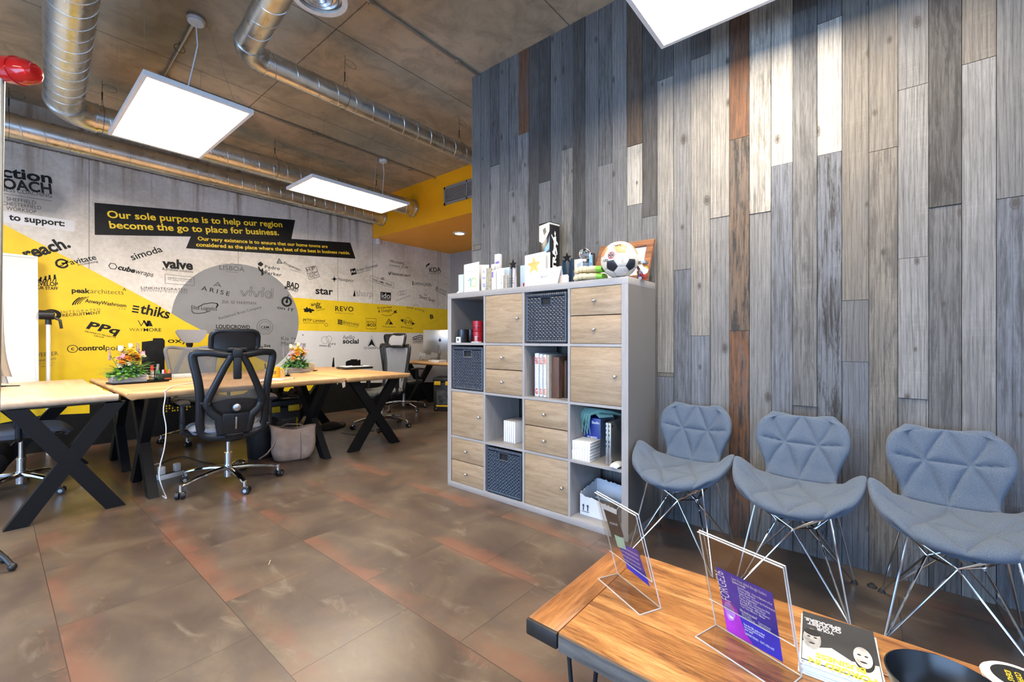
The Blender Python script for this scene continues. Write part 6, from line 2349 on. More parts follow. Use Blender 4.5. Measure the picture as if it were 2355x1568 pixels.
M_COPPER = mat('brown_lacquer', (.22, .10, .04), .3, var=.25, scale=30)
p = at(1269, 600, X=2.43)
p = at(1269, 600, X=2.455)
t = thing('wooden_ornament', 'round brown two-lobed ornament before the tall black carton', 'ornament', (2.455, p.y, KT))
MB().ball((0, .012, .105), .036, (1, 1, .9), 18).ball((0, -.022, .102), .040, (1, 1, .9), 18).obj('lobes', M_COPPER, t, 60)
MB().cyl((0, 0, 0), (0, 0, .08), .03, .016, 18).obj('stem', M_COPPER, t)

# crystal trophies
M_CRYSTAL = glass_mat('crystal', (.90, .94, .98), .02, .92)
M_CRBLUE = glass_mat('blue_crystal', (.30, .55, .85), .02, .95)
M_STARBLK = mat('black_mirror_star', (.02, .02, .022), .15, .6)


def star_trophy(label, u, vtop, X, body_m, pink):
    y = at(u, 640, X=X).y
    z = at(u, vtop, X=X).z - KT
    t = thing('star_trophy', label, 'trophy', (X, y, KT), 0, None)
    h = z - .035
    for s in (-1, 1):
        MB().prism([(s * .006, 0), (s * .040, 0), (s * .034, h), (s * .018, h - .02)], (-.01, 0, 0), (0, -1, 0), (0, 0, 1), -.02).obj('glass_wing', body_m, t, 0)
    MB().prism([(-.016, .0), (.016, .0), (.012, h - .015), (-.012, h - .015)], (.0, 0, 0), (0, -1, 0), (0, 0, 1), -.012).obj('centre_plate', M_CARDPINK if pink else M_CRYSTAL, t, 0)
    MB().bb((-.03, -.045, 0), (.025, .045, .012), .002).obj('base', M_CRYSTAL if not pink else M_CARDBEIGE, t)
    MB().prism([(x, yy) for x, yy in star_pts(0, 0, .036)], (-.014, 0, z - .030), (0, -1, 0), (0, 0, 1), -.006).obj('star', M_STARBLK, t, 0)
    m = MB()
    for k in range(3): m.text(('AWARD', 'WINNER', 'FIRM')[k], (-.033, .022, h * .42 - .016 * k), (0, -1, 0), (0, 0, 1), .044, .008, .01)
    m.obj('engraving', M_INKBLACK, t, 0)


star_trophy('glass trophy with a black star in the left half of the shelf top, pinkish plate', 1182, 599, 2.36, M_CRYSTAL, True)
star_trophy('blue crystal trophy with a black star right of the thank-you card', 1306, 583, 2.37, M_CRBLUE, False)
c = at(1345, 584, X=2.40)
t = thing('globe_trophy', 'clear crystal ball trophy on a faceted block, left of the football', 'trophy', (2.40, c.y, KT))
zc = c.z - KT
t_g = NT('solid_crystal')
t_g.setp(Roughness=.02, IOR=1.45)
t_g.b.inputs['Transmission Weight'].default_value = 1.0
t_g.color(t_g.ramp(t_g.noise(t_g.coord(), 6), [(.3, (.93, .95, .97)), (.7, (1, 1, 1))]))
MB().ball((0, 0, zc), .037, (1, 1, 1), 32).obj('crystal_ball', t_g.m, t, 180)
MB().lathe([(0, .03), (.040, .03), (.050, zc - .062), (.022, zc - .048), (.018, zc - .030), (0, zc - .03)], n=6).obj('faceted_block', M_CRYSTAL, t, 0)
MB().bb((-.035, -.045, 0), (.035, .045, .03), .003).obj('base', M_CRYSTAL, t)
y = at(1359, 583, X=2.56).y
t = thing('small_box', 'dark blue and black picture box behind the crystal ball trophy', 'box', (2.57, y + .02, KT))
hz = at(1359, 583, X=2.57).z - KT
MB().bb((-.015, -.04, 0), (.015, .03, hz), .002).obj('carton', M_BOXBLK, t)
MB().add([V((-.0158, -.01, hz * .95)), V((-.0158, -.035, hz * .95)), V((-.0158, -.035, hz * .6)), V((-.0158, -.01, hz * .5))], [(0, 1, 2, 3)]).obj('printed_picture', M_BOXBLUE, t, 0)
card('white certificate card standing between the blue trophy and the crystal ball', 1321, 1338, 597, 2.46, M_CARDWHITE, back=.4, items=[('t', M_INKBLACK, 'GOOD LUCK', .2, .3, .6, .07, .01, 0)])

# gloves
M_GLOVE = mat('cream_latex', (.66, .56, .33), .55, var=.12, bump=.2, scale=40)
M_LIMEG = mat('lime_green', (.25, .55, .06), .5)
y0, y1 = at(1327, 640, X=2.28).y, at(1377, 640, X=2.28).y
for k in range(2):
    z = .022 + .044 * k
    t = thing('glove', ('upper' if k else 'lower') + ' of two cream padded goalkeeper gloves lying left of the football', 'glove', (2.288 + .008 * k, (y0 + y1) / 2 + .014, KT + z - .021), R(3 - 5 * k), 'goalkeeper gloves on the shelf')
    m = MB()
    L = abs(y1 - y0)
    for j in range(4):
        x = -.030 + .024 * j
        ln_ = L * (.46, .52, .50, .42)[j]
        q = (0, .10, .22, .30, .34, .38, .50, .60, .64, .68, .80, .92, 1.0)
        pts = [(x * (1 + .08 * k2) + .003 * math.sin(j * 2 + k2 * 3), -.02 + (ln_ + .02) * k2, .022 + .006 * math.sin(k2 * PI) - .010 * k2 * k2) for k2 in q]
        m.tube(pts, [.016, .0175, .019, .018, .0155, .018, .019, .0175, .0145, .017, .0175, .014, .006], 12)
    m.tube([(.045, -.05, .018), (.062, -.02, .016), (.068, .02, .014), (.068, .035, .013)], [.014, .015, .013, .006], 10)
    m.tube([(.004, .0, .022), (.004, -.04, .024), (.004, -.085, .020)], [.046, .050, .044], 16, flat=.42, up=(0, 0, 1))
    m.obj('palm_and_fingers', M_GLOVE, t, 60)
    MB().tube([(.004, -.080, .020), (.004, -.105, .018), (.004, -.118, .017)], [.046, .046, .042], 16, flat=.42, up=(0, 0, 1)).obj('cuff', M_LIMEG, t, 60)

# football
M_BALLW = mat('cream_leather', (.66, .61, .52), .4, var=.06, scale=60)
M_BALLO = mat('orange_leather', (.62, .26, .09), .4, var=.15, scale=20)
M_BALLK = mat('black_leather_panel', (.02, .02, .025), .35)
M_SEAM = mat('dark_seam', (.16, .145, .12), .6)
BR = .104
c = at(1424.5, 598, Z=KT + BR)
t = thing('football', 'signed cream football with orange and black panels near the right end of the cube shelf', 'ball', c)


def football():
    bm = bmesh.new()
    bmesh.ops.create_icosphere(bm, subdivisions=1, radius=1)
    verts = [v.co.normalized() for v in bm.verts]
    nb = {i: [j for j in range(12) if j != i and verts[i].dot(verts[j]) > .4] for i in range(12)}
    bm.free()
    # orient: one icosahedron face looks at the viewer, a corner up
    i0 = 0
    j0 = nb[i0][0]
    k0 = [k for k in nb[i0] if k in nb[j0]][0]
    fc = (verts[i0] + verts[j0] + verts[k0]).normalized()
    upv = (verts[i0] - fc * verts[i0].dot(fc)).normalized()
    A = Matrix((upv.cross(fc), upv, fc)).transposed()
    look = (V((0, 0, CAMH)) - c).normalized()
    look = (look + V((0, 0, .04)) + V((FY, -FX, 0)) * .12).normalized()
    u2 = (V((0, 0, 1)) + V((FY, -FX, 0)) * -.05)
    u2 = (u2 - look * u2.dot(look)).normalized()
    B = Matrix((u2.cross(look), u2, look)).transposed()
    RM = B @ A.transposed()
    verts = [RM @ v for v in verts]
    pt = lambda i, j: (verts[i] * 2 + verts[j]) / 3
    faces = []
    for i in range(12):
        n = verts[i]
        q = sorted(nb[i], key=lambda j: math.atan2((verts[j] - n * verts[j].dot(n)).dot(frame(n)[1]), (verts[j] - n * verts[j].dot(n)).dot(frame(n)[0])))
        faces.append(('p', [pt(i, j) for j in q], n))
    done = set()
    for i in range(12):
        for j in nb[i]:
            for k in nb[i]:
                if k in nb[j] and tuple(sorted((i, j, k))) not in done:
                    done.add(tuple(sorted((i, j, k))))
                    hx_ = [pt(i, j), pt(j, i), pt(j, k), pt(k, j), pt(k, i), pt(i, k)]
                    n = (verts[i] + verts[j] + verts[k]).normalized()
                    if (hx_[1] - hx_[0]).cross(hx_[2] - hx_[1]).dot(n) < 0: hx_.reverse()
                    faces.append(('h', hx_, n))
    for kind, poly, n in faces:
        which = 0 if kind == 'h' else (1 if n.z > .05 or (n.z > -.1 and abs(n.dot(look)) < .3) else 2)
        mb = MB()
        cen = sum(poly, V()) / len(poly)
        m_ = len(poly)
        S = 5
        for a in range(m_):
            p, q = poly[a], poly[(a + 1) % m_]
            g = {}
            for r in range(S + 1):
                for s in range(S + 1 - r):
                    l1, l2 = r / S, s / S
                    v = cen * (1 - l1 - l2) + p * l1 + q * l2
                    e = l1 + l2
                    rad = BR * (1 + .012 * math.sqrt(max(0, 1 - (max(0, e - .8) / .2) ** 2)))
                    g[(r, s)] = v.normalized() * rad
            base = len(mb.v)
            idx = {}
            for k_, v in g.items():
                idx[k_] = len(mb.v) - base
                mb.v.append(v)
            for r in range(S):
                for s in range(S - r):
                    mb.f.append(tuple(base + idx[x] for x in ((r, s), (r + 1, s), (r, s + 1))))
                    mb.m.append(0)
                    if r + s < S - 1:
                        mb.f.append(tuple(base + idx[x] for x in ((r + 1, s), (r + 1, s + 1), (r, s + 1))))
                        mb.m.append(0)
        mb.obj(('cream_panel', 'orange_panel', 'black_panel')[which], (M_BALLW, M_BALLO, M_BALLK)[which], t, 40)
    sm = MB()
    for kind, poly, n in faces:
        for a in range(len(poly)):
            p, q = poly[a], poly[(a + 1) % len(poly)]
            sm.tube([(p * (1 - k / 4) + q * k / 4).normalized() * BR * .998 for k in range(5)], .0011, 4)
    sm.obj('seams', M_SEAM, t)
    # crest: red ring, white ring, black heart with white blades
    right = V((FY, -FX, 0))
    upw = V((0, 0, 1))

    def spot(x, y):
        v = look * math.sqrt(max(.01, 1 - x * x - y * y)) + right * x + u2 * y
        return v.normalized()
    def disc(cx, cy, r, m_, lift, nm):
        n = spot(cx, cy)
        ex, ey, _ = frame(n)
        mb = MB()
        ringp = [(n + ex * r * math.cos(2 * PI * k / 24) + ey * r * math.sin(2 * PI * k / 24)).normalized() * (BR * 1.012 + lift) for k in range(24)]
        mb.add([n * (BR * 1.012 + lift)] + ringp, [(0, 1 + k, 1 + (k + 1) % 24) for k in range(24)])
        return mb.obj(nm, m_, t, 60)
    for r, m_, lift in ((.20, M_RED, .0004), (.150, M_PAPER, .0006), (.140, M_INKBLACK, .0008)):
        disc(-.56, .24, r, m_, lift, 'printed_crest')
    for a in (.7, -.7):
        n = spot(-.56, .24)
        ex, ey, _ = frame(n)
        d1 = ex * math.sin(a) + ey * math.cos(a)
        d2 = ex * math.cos(a) - ey * math.sin(a)
        MB().add([(n + d1 * s * .11 + d2 * w).normalized() * (BR * 1.012 + .0011) for s, w in ((-1, -.018), (-1, .018), (1, .018), (1, -.018))], [(0, 1, 2, 3)]).obj('printed_blade', M_PAPER, t, 0)
    for s_, x0, y0, w_, h_, rot in (('UNITE', -.38, .72, .42, .085, -.05), ('UCS', -.92, -.12, .22, .13, .12)):
        vs, fs, _ = text_mesh(s_, .03)
        out = []
        for x, y in vs:
            X_, Y_ = x0 + x * w_ * math.cos(rot) - y * h_ * math.sin(rot), y0 + x * w_ * math.sin(rot) + y * h_
            out.append(spot(X_, Y_) * (BR * 1.012 + .001))
        MB().add(out, fs).obj('print', M_INKBLACK, t, 0)
    sg = MB()
    for st in ([(-.02, .10), (.05, -.02), (.0, -.12), (.08, -.18), (.04, -.08), (.10, .02), (.12, .16)], [(.46, .30), (.55, .22), (.50, .12), (.60, .05), (.62, .2)], [(.1, -.5), (.2, -.62), (.3, -.55), (.36, -.64)]):
        sg.tube([spot(x, y) * (BR * 1.0125) for x, y in st], .0006, 4)
    sg.obj('signature', M_INKBLACK, t)


football()

# framed certificate and jar
M_FRAMEW = wood('rough_brown_frame', [(.09, .035, .015), (.24, .10, .045), (.34, .16, .075)], .55, 'Y', 2.0, .3)
bl, br = V((2.545, 1.415, KT)), V((2.545, 1.040, KT))
upf = V((.115, 0, .270))
t = thing('picture_frame', 'brown wooden frame with a certificate leaning on the planks behind the football', 'picture frame', bl)
d = (br - bl)
W = d.length
d.normalize()
H = upf.length
uu = upf.normalized()
nn = d.cross(uu).normalized()
if nn.x > 0: nn = -nn
fw = .042
m = MB()
for a0, a1, b0, b1 in ((0, W, 0, fw), (0, W, H - fw, H), (0, fw, fw, H - fw), (W - fw, W, fw, H - fw)):
    vs = [d * a + uu * b + nn * k for k in (0, .02) for a, b in ((a0, b0), (a1, b0), (a1, b1), (a0, b1))]
    m.add(vs, [(3, 2, 1, 0), (4, 5, 6, 7), (0, 1, 5, 4), (1, 2, 6, 5), (2, 3, 7, 6), (3, 0, 4, 7)])
m.obj('moulding', M_FRAMEW, t, 0)
q = MB().add([d * a + uu * b + nn * .006 for a, b in ((fw, fw), (W - fw, fw), (W - fw, H - fw), (fw, H - fw))], [(0, 1, 2, 3)])
pp = q.obj('certificate', M_PAPER, t, 0)
MB().text('Welcome', d * (W * .52) + uu * (H * .48) + nn * .0065, d, uu, .10, .016, -.01, 1, None, .3).obj('print', M_GREYLET, pp, 0)
M_PRCREAM = mat('cream_border_print', (.74, .68, .52), .6)
q = MB().add([d * a + uu * b + nn * .0062 for a, b in ((fw + .015, H * .55), (W - fw - .015, H * .55), (W - fw - .015, H - fw - .015), (fw + .015, H - fw - .015))], [(0, 1, 2, 3)]).obj('printed_panel', M_PRCREAM, pp, 0)
y = at(1477, 620, X=2.43).y
t = thing('sweet_jar', 'glass jar of sweets with steel lid and white paper tag', 'jar', (2.43, y, KT))
MB().lathe([(.030, .001), (.034, .004), (.035, .075), (.030, .086), (.030, .09)], n=28, cap=False).obj('glass', M_CLEAR, t)
m = MB()
rnd = random.Random(2)
MS = [M_RED, M_PRYEL, M_PRPURPLE, M_PAPER, M_ORANGE]
for k in range(46):
    a, r = rnd.uniform(0, 6.28), .026 * rnd.random() ** .5
    m.mi = k % 5
    m.box((r * math.cos(a), r * math.sin(a), .006 + .068 * rnd.random()), (.018, .012, .012), .002, Euler((rnd.random() * 3, rnd.random() * 3, rnd.random() * 3)))
tag(m.obj('sweets', MS, t), kind='stuff')
MB().lathe([(.032, .088), (.0335, .090), (.0335, .102), (.031, .105), (0, .106)], n=28).obj('lid', M_STEEL, t)
MB().add([V((-.037, -.004, .082)), V((-.034, -.052, .050)), V((-.040, -.046, .030)), V((-.041, -.028, .022)), V((-.040, .004, .070))], [(0, 1, 2, 3, 4)]).obj('paper_tag', M_PAPER, t, 0)

# ------------------------------------------------------------ inside the compartments
def inside(r, c, u, v, X):
    y0, y1, z0, z1 = cell(r, c)
    return V((X, at(u, v, X=X).y, z0 + .0008))


for k, (u, lab) in enumerate(((1064, 'black candle tin at the front left of the top left compartment'), (1082, 'black candle tin half behind the red tins'))):
    p = inside(0, 0, u, 780, 2.305 + .08 * k)
    t = thing('candle_tin', lab, 'tin', p, 0, 'black tins in the top left compartment')
    MB().lathe([(0, 0), (.036, 0), (.037, .003), (.037, .098), (.034, .1), (.033, .092), (0, .09)], n=30).obj('body', M_BOXBLK, t)
M_REDTIN = mat('red_enamel', (.42, .012, .02), .25, var=.05)
p = inside(0, 0, 1099, 780, 2.39)
for k in range(2):
    t = thing('red_tin', ('upper' if k else 'lower') + ' of two stacked red tins in the top left compartment', 'tin', (p.x, p.y, p.z + .083 * k), 0, 'stacked red tins')
    MB().lathe([(0, 0), (.038, 0), (.039, .003), (.039, .056), (.0405, .058), (.0405, .080), (.038, .082), (0, .082)], n=30).obj('body', M_REDTIN, t)
    m = MB()
    for j in range(3):
        a0 = 2.0 + j * .9
        m.tube([(.0398 * math.cos(a0 + .05 * i), .0398 * math.sin(a0 + .05 * i), .03 + .01 * math.sin(i)) for i in range(9)], .0012, 4)
    m.obj('label_line', M_BOXBLK, t)
    MB().add([V((.0396 * math.cos(a), .0396 * math.sin(a), z)) for a, z in ((3.3, .01), (3.75, .01), (3.75, .05), (3.3, .05))], [(0, 1, 2, 3)]).obj('label', M_PAPER, t, 0) if k == 0 else None
p = inside(0, 0, 1056, 782, 2.275)
t = thing('small_box', 'tiny white box with a round mark before the black candle tins', 'box', p)
MB().bb((-.012, -.022, 0), (.012, .022, .042), .001).obj('carton', M_PAPER, t)
MB().add([V((-.0126, .012 * math.cos(2 * PI * k / 16), .022 + .012 * math.sin(2 * PI * k / 16))) for k in range(16)], [tuple(range(16))]).obj('print', M_BLUELET, t, 0)
p = inside(0, 0, 1096, 783, 2.28)
t = thing('name_badge', 'flat white badge lying under the red tins', 'badge', p)
MB().bb((-.02, -.035, 0), (.02, .035, .008), .002).obj('card', M_PAPER, t)
MB().bb((-.0205, -.030, .002), (-.0200, .030, .005)).obj('edge', M_STEEL, t)

# frames and wrapped pictures
M_DARKWOOD = wood('dark_brown_wood', [(.035, .018, .012), (.075, .038, .026), (.11, .06, .04)], .5, 'Z', 2, .1)
M_MIDWOOD = wood('brown_wood', [(.06, .028, .017), (.11, .054, .034), (.15, .08, .05)], .5, 'Z', 2, .1)
M_BUBBLE = mat('bubble_wrap', (.62, .64, .65), .3, var=.2, bump=.8, scale=90)
items = [(1222.5, 1230, .262, M_DARKWOOD, 'dark brown frame standing at the left of the upright pictures', .02), (1231, 1241, .285, M_BUBBLE, 'leftmost of three pictures in white bubble wrap', .0), (1242, 1249.5, .280, M_BUBBLE, 'middle one of three pictures in white bubble wrap', .0), (1250.5, 1258.5, .278, M_BUBBLE, 'rightmost of three pictures in white bubble wrap', .0),
         (1259.5, 1264.5, .276, M_CARDBEIGE, 'thin beige frame between the bubble wrap and the thick brown frame', .0), (1266, 1284, .262, M_MIDWOOD, 'thick brown wooden frame among the upright pictures', .02), (1287, 1293, .240, M_DARKWOOD, 'dark frame right of the thick brown frame', .06), (1294, 1299, .238, M_BOXBLK, 'black frame at the right end of the upright pictures', .06)]
for u0, u1, h, m_, lab, back in items:
    X = 2.29 + back
    ya, yb = at(u1, 900, X=2.30).y, at(u0, 900, X=2.30).y
    _, _, z0, z1 = cell(1, 2)
    t = thing('wrapped_picture' if m_ is M_BUBBLE else 'picture_frame', lab, 'picture frame', (X, (ya + yb) / 2, z0 + .0008), 0, 'pictures standing in the cube shelf')
    w = (yb - ya) * .94
    MB().bb((0, -w / 2, 0), (.24, w / 2, h), .006 if m_ is M_BUBBLE else .002).obj('wrapping' if m_ is M_BUBBLE else 'moulding', m_, t)
    if m_ is M_BUBBLE:
        m = MB()
        m.text({1231: 'FRAG', 1242: 'ILE', 1250.5: 'FRA'}[u0], (-.0008, w * .3, .215), (0, -1, 0), (0, 0, 1), w * .7, .045, .03)
        m.text({1231: 'G', 1242: 'S', 1250.5: 'E'}[u0], (-.0008, w * .3, .02), (0, -1, 0), (0, 0, 1), w * .6, .035, .03)
        m.obj('printed_tape', M_RED if u0 == 1231 else M_ORANGE, t, 0)
    else:
        MB().bb((.012, -w / 2 + .002, .012), (.228, -w / 2 + .0021, h - .012)).obj('backing', M_BOXBLK, t)

# booklets in the third row
_, _, z0, _ = cell(2, 1)
for k in range(6):
    X = 2.335
    y = at(1160 + 4.6 * k, 1000, X=X).y
    t = thing('booklet', 'white booklet of the thin row standing in the third shelf row, ' + ('leftmost', 'second from left', 'third from left', 'fourth from left', 'fifth from left', 'rightmost')[k], 'booklet', (X, y, z0 + .0008), 0, 'white booklets in the third row')
    th = .012
    MB().bb((0, -th / 2, 0), (.16, th / 2, .150 - .002 * (k % 2)), .001).obj('cover', M_PAPER, t)
    MB().bb((.004, -th / 2 + .002, .150 - .002 * (k % 2)), (.158, th / 2 - .002, .1506)).obj('pages', M_CARDBEIGE, t)

# headphone box, scarf, laptops, mouse, slim boxes
_, _, z0, z1 = cell(2, 3)
M_ROYAL = mat('royal_blue_card', (.012, .03, .24), .35, var=.05)
M_GREYCARD = mat('steel_blue_card', (.14, .20, .27), .4)
X = 2.40
ya, yb = at(1381, 1000, X=X).y, at(1345, 1000, X=X).y
t = thing('headphone_box', 'blue printed headphone carton with the mint scarf lying on it', 'box', (X, (ya + yb) / 2, z0 + .0008))
w = yb - ya
hb = .235
m = MB().bb((0, -w / 2, 0), (.19, w / 2, hb), .001)
bx = m.obj('carton', M_ROYAL, t)
MB().bb((.001, -w / 2 - .0006, .001), (.189, -w / 2 - .0001, hb - .001)).obj('side_label', M_GREYCARD, t)
m = MB()
m.text('Studio', (-.0006, w * .05, hb * .86), (0, -1, 0), (0, 0, 1), w * .48, .016, .03)
m.text('SZ-MH200', (-.0006, w * .33, hb * .46), (0, -1, 0), (0, 0, 1), w * .62, .014, .02)
m.text('MONITORING', (-.0006, w * .33, hb * .38), (0, -1, 0), (0, 0, 1), w * .60, .011, -.005)
m.text('HEADPHONES', (-.0006, w * .33, hb * .31), (0, -1, 0), (0, 0, 1), w * .60, .011, -.005)
m.obj('print', M_PRWHITE, t, 0)
m = MB().text('SubZero', (.03, -w / 2 - .0012, hb * .88), (1, 0, 0), (0, 0, 1), .09, .018, .03)
m.obj('print', M_INKBLACK, t, 0)
M_SCARF = fabric('mint_knit', [(.14, .32, .27), (.26, .48, .41)])
yc = (ya + yb) / 2
t = thing('scarf', 'mint green fringed scarf draped over the blue carton in the third shelf row', 'scarf', (X, yc, z0 + hb + .002))
m = MB()
zt = z1 - (z0 + hb) - .030
for k in range(5):
    o = .022 * (k - 2)
    m.tube([(.15, -.10 + o * .4, .014), (.09 + o * .3, -.04 + o, zt * .5), (.02, .02 + o, zt * .62), (-.012, .05 + o * .8, zt * .35), (-.016, .055 + o * .9, -.01)], [.012, .020, .024, .020, .012], 10, flat=.6)
m.tube([(.12, .05, .02), (.03, -.03, zt * .4), (-.01, -.06, zt * .3), (.05, -.11, .02)], [.015, .026, .024, .014], 10, flat=.55)
m.obj('folds', M_SCARF, t, 60)
m = MB()
rnd = random.Random(6)
for k in range(24):
    o = -.045 + .0042 * k
    ln_ = rnd.uniform(.05, .11)
    m.tube([(-.015, .055 + o, -.004), (-.018 - rnd.uniform(0, .006), .056 + o + rnd.uniform(-.006, .006), -.004 - ln_ * .5), (-.016, .056 + o + rnd.uniform(-.01, .01), -.004 - ln_)], .0022, 5)
m.obj('fringe', M_SCARF, t, 60)
for k in range(2):
    X = 2.275
    y = at(1395.5 + 6.5 * k, 1060, X=X).y
    t = thing('laptop', ('right one' if k else 'left one') + ' of two closed silver laptops standing on edge beside the blue carton', 'laptop', (X, y, z0 + .0008), 0, 'silver laptops on edge')
    MB().bb((0, -.0075, 0), (.21, .0, .245), .003).obj('lid', M_ALU, t)
    MB().bb((0, .0005, 0), (.21, .0075, .245), .003).obj('body', M_ALU, t)
    m = MB()
    for j in range(5): m.bb((-.0004, .002, .22 - .026 * j - .012 * (j > 2)), (.0004, .0055, .232 - .026 * j - .012 * (j > 2)))
    m.obj('port', M_BLACK, t)
    if k:
        m = MB()
        for q in ((.02, .02), (.02, .225)): m.cyl((q[0], -.0078, q[1]), (q[0], -.0088, q[1]), .007, n=12)
        m.obj('rubber_foot', M_BLACK, t)
p = V((2.285, at(1420, 1072, X=2.285).y, z0 + .0008))
t = thing('computer_mouse', 'white rounded mouse in front of the silver laptops', 'mouse', p, R(90))
P = []
for i in range(12):
    v_ = -1 + 2 * i / 11
    P.append([V((.028 * u_ * math.sqrt(max(.02, 1 - v_ ** 4 * .9)), .055 * v_, .004 + .022 * math.sqrt(max(0, 1 - .9 * u_ * u_)) * math.sqrt(max(0, 1 - .95 * v_ * v_)))) for u_ in [-1 + 2 * j / 10 for j in range(11)]])
MB().shell(P, .004).obj('shell', M_WHITE, t, 60)
MB().bb((-.022, -.045, 0), (.022, .045, .006), .003).obj('base', M_ALU, t)
for r_ in range(2):
    for k in range(7):
        X = 2.262
        y0_, y1_ = at(1315 + 41.5, 1050, X=X).y, at(1315, 1050, X=X).y
        wd = (y1_ - y0_) / 7
        y = y1_ - wd * (k + .5)
        h = .056
        o = MB().bb((0, -wd / 2 + .0007, 0), (.13, wd / 2 - .0007, h), .0012).obj('slim_box', M_PAPER)
        o.location = (X + (.003 if r_ else 0), y, z0 + .0008 + (h + .0006) * r_)
        tag(o, 'white slim box in the %s layer left of the laptops, %s' % (('lower', 'upper')[r_], ('leftmost', 'second', 'third', 'middle', 'fifth', 'sixth', 'rightmost')[k]), 'box', 'white slim boxes in the cube shelf')
        if k == 6:
            m = MB()
            for j in range(3): m.bb((.0, -wd / 2 + .0002, .012 + .018 * j), (.13, -wd / 2 + .0006, .0145 + .018 * j))
            m.obj('dark_line', M_INKBLACK, o)

# torn white carton in the bottom compartment
_, _, z0, _ = cell(3, 3)
X = 2.33
ya, yb = at(1420, 1180, X=X).y, at(1332.5, 1180, X=X).y
t = thing('carton', 'torn open white carton with two arrows in the bottom right compartment', 'box', (X, (ya + yb) / 2, z0 + .0008))
w = (yb - ya) / 2
w = min(w, .155)
M_CARTON = mat('white_corrugated', (.66, .68, .72), .65, var=.04)
rnd = random.Random(12)


def torn(p0, p1, h0, h1, nm, n=22):
    m = MB()
    a, b = V(p0), V(p1)
    d = (b - a).normalized()
    nn_ = V((-d.y, d.x, 0)) * .004
    hs = [h0 + (h1 - h0) * k / n + rnd.uniform(-.006, .006) for k in range(n + 1)]
    vs = []
    for s in (0, 1):
        for k in range(n + 1):
            q = a + (b - a) * (k / n) + nn_ * s
            vs += [q, q + V((0, 0, hs[k]))]
    K = 2 * (n + 1)
    fs = []
    for k in range(n):
        i = 2 * k
        fs += [(i, i + 2, i + 3, i + 1), (K + i, K + i + 1, K + i + 3, K + i + 2), (i + 1, i + 3, K + i + 3, K + i + 1)]
    fs += [(0, 1, K + 1, K), (2 * n, K + 2 * n, K + 2 * n + 1, 2 * n + 1)]
    m.add(vs, fs)
    return m.obj(nm, M_CARTON, t, 0)


fr_ = torn((0, w, 0), (0, -w, 0), .125, .085, 'side')
torn((.22, -w, 0), (.22, w, 0), .150, .170, 'side')
torn((0, -w, 0), (.22, -w, 0), .085, .150, 'side')
torn((.22, w, 0), (0, w, 0), .165, .125, 'side')
MB().bb((.002, -w + .002, 0), (.218, w - .002, .004)).obj('bottom', M_CARTON, t)
MB().box((.11, -.02, .09), (.16, .12, .004), 0, Euler((.1, .25, .1))).obj('blue_flyer', M_BOXBLUE, t)
m = MB()
for k in range(2):
    y = w - .030 - .030 * k
    m.add([V((-.0046, y + q, z)) for q, z in ((.003, .03), (-.003, .03), (-.003, .058), (-.010, .054), (0, .070), (.010, .054), (.003, .058))], [tuple(range(7))])
m.add([V((-.0046, y, z)) for y, z in ((w - .018, .022), (w - .072, .022), (w - .072, .025), (w - .018, .025))], [(0, 1, 2, 3)])
m.obj('printed_arrows', M_INKBLACK, t, 0)

# ------------------------------------------------------------ on the floor under the desks
M_BLKBOX = mat('black_tough_plastic', (.013, .013, .014), .42, var=.2, bump=.1, scale=60)
M_CATYEL = mat('yellow_latch', (.72, .44, .01), .4)


def tool_chest(label, loc, rotz, w, d, h):
    t = thing('storage_chest', label, 'storage box', loc, rotz, 'black storage chests under the desks')
    MB().bb((-w / 2 + .01, -d / 2 + .01, 0), (w / 2 - .01, d / 2 - .01, h - .07), .02).obj('body', M_BLKBOX, t)
    MB().bb((-w / 2, -d / 2, h - .07), (w / 2, d / 2, h), .018).obj('lid', M_BLKBOX, t)
    for x in (-w * .26, w * .26):
        la = MB().box((x, -d / 2 - .006, h - .085), (w * .30, .016, .06), .005)
        la.obj('latch', M_CATYEL, t)
    MB().box((0, -d / 2 + .006, h * .42), (w * .62, .006, h * .42)).obj('label_sheet', mat('grey_black_label', (.05, .05, .045), .4, var=.9, scale=14), t)
    m = MB()
    m.text('HEAVY DUTY', V((w * .33, -d / 2 - .0005 + .003, h * .62)), V((0, 0, -1)), V((1, 0, 0)), h * .42, .022, .03)
    m.bb((-w * .32, -d / 2 + .001, h * .14), (w * .30, -d / 2 + .0025, h * .19))
    m.obj('print', M_CATYEL, t, 0)
    for s in (-1, 1): MB().cyl((s * w * .36, -d / 2 + .02, .03), (s * w * .36 + .03, -d / 2 + .02, .03), .03, n=18).obj('wheel', M_BLACK, t)
    return t


tool_chest('black heavy duty chest with yellow latches under the middle desk, behind the suede bag', (1.90, 4.69, 0), R(0), .36, .25, .50)
tool_chest('black wheeled chest with a yellow latch beneath the far desk', (4.62, 5.18, 0), R(-58), .34, .36, .52)
t = thing('bin_bag', 'crumpled black plastic sheet on top of the heavy duty chest', 'bag', (1.90, 4.69, .516))
P = []
rnd = random.Random(5)
for i in range(14):
    P.append([V((-.20 + .44 * i / 13, -.14 + .28 * j / 13, .03 + .022 * math.sin(i * 1.3) * math.cos(j * 1.1) + rnd.uniform(-.008, .008) + (.025 if i > 10 else 0) - (.05 if False else 0))) for j in range(14)])
P = [[p if abs(p.x) < .9 else p for p in r] for r in P]
MB().shell(P, .012).obj('sheet', mat('shiny_black_film', (.015, .015, .016), .25), t, 60)
t = thing('waste_bin', 'round black waste bin behind the black mesh chair', 'bin', (1.65, 4.46, 0))
MB().lathe([(0, 0), (.105, 0), (.112, .01), (.135, .34), (.141, .345), (.139, .352), (.130, .345), (.105, .015), (0, .012)], n=36).obj('body', M_BLKBOX, t)
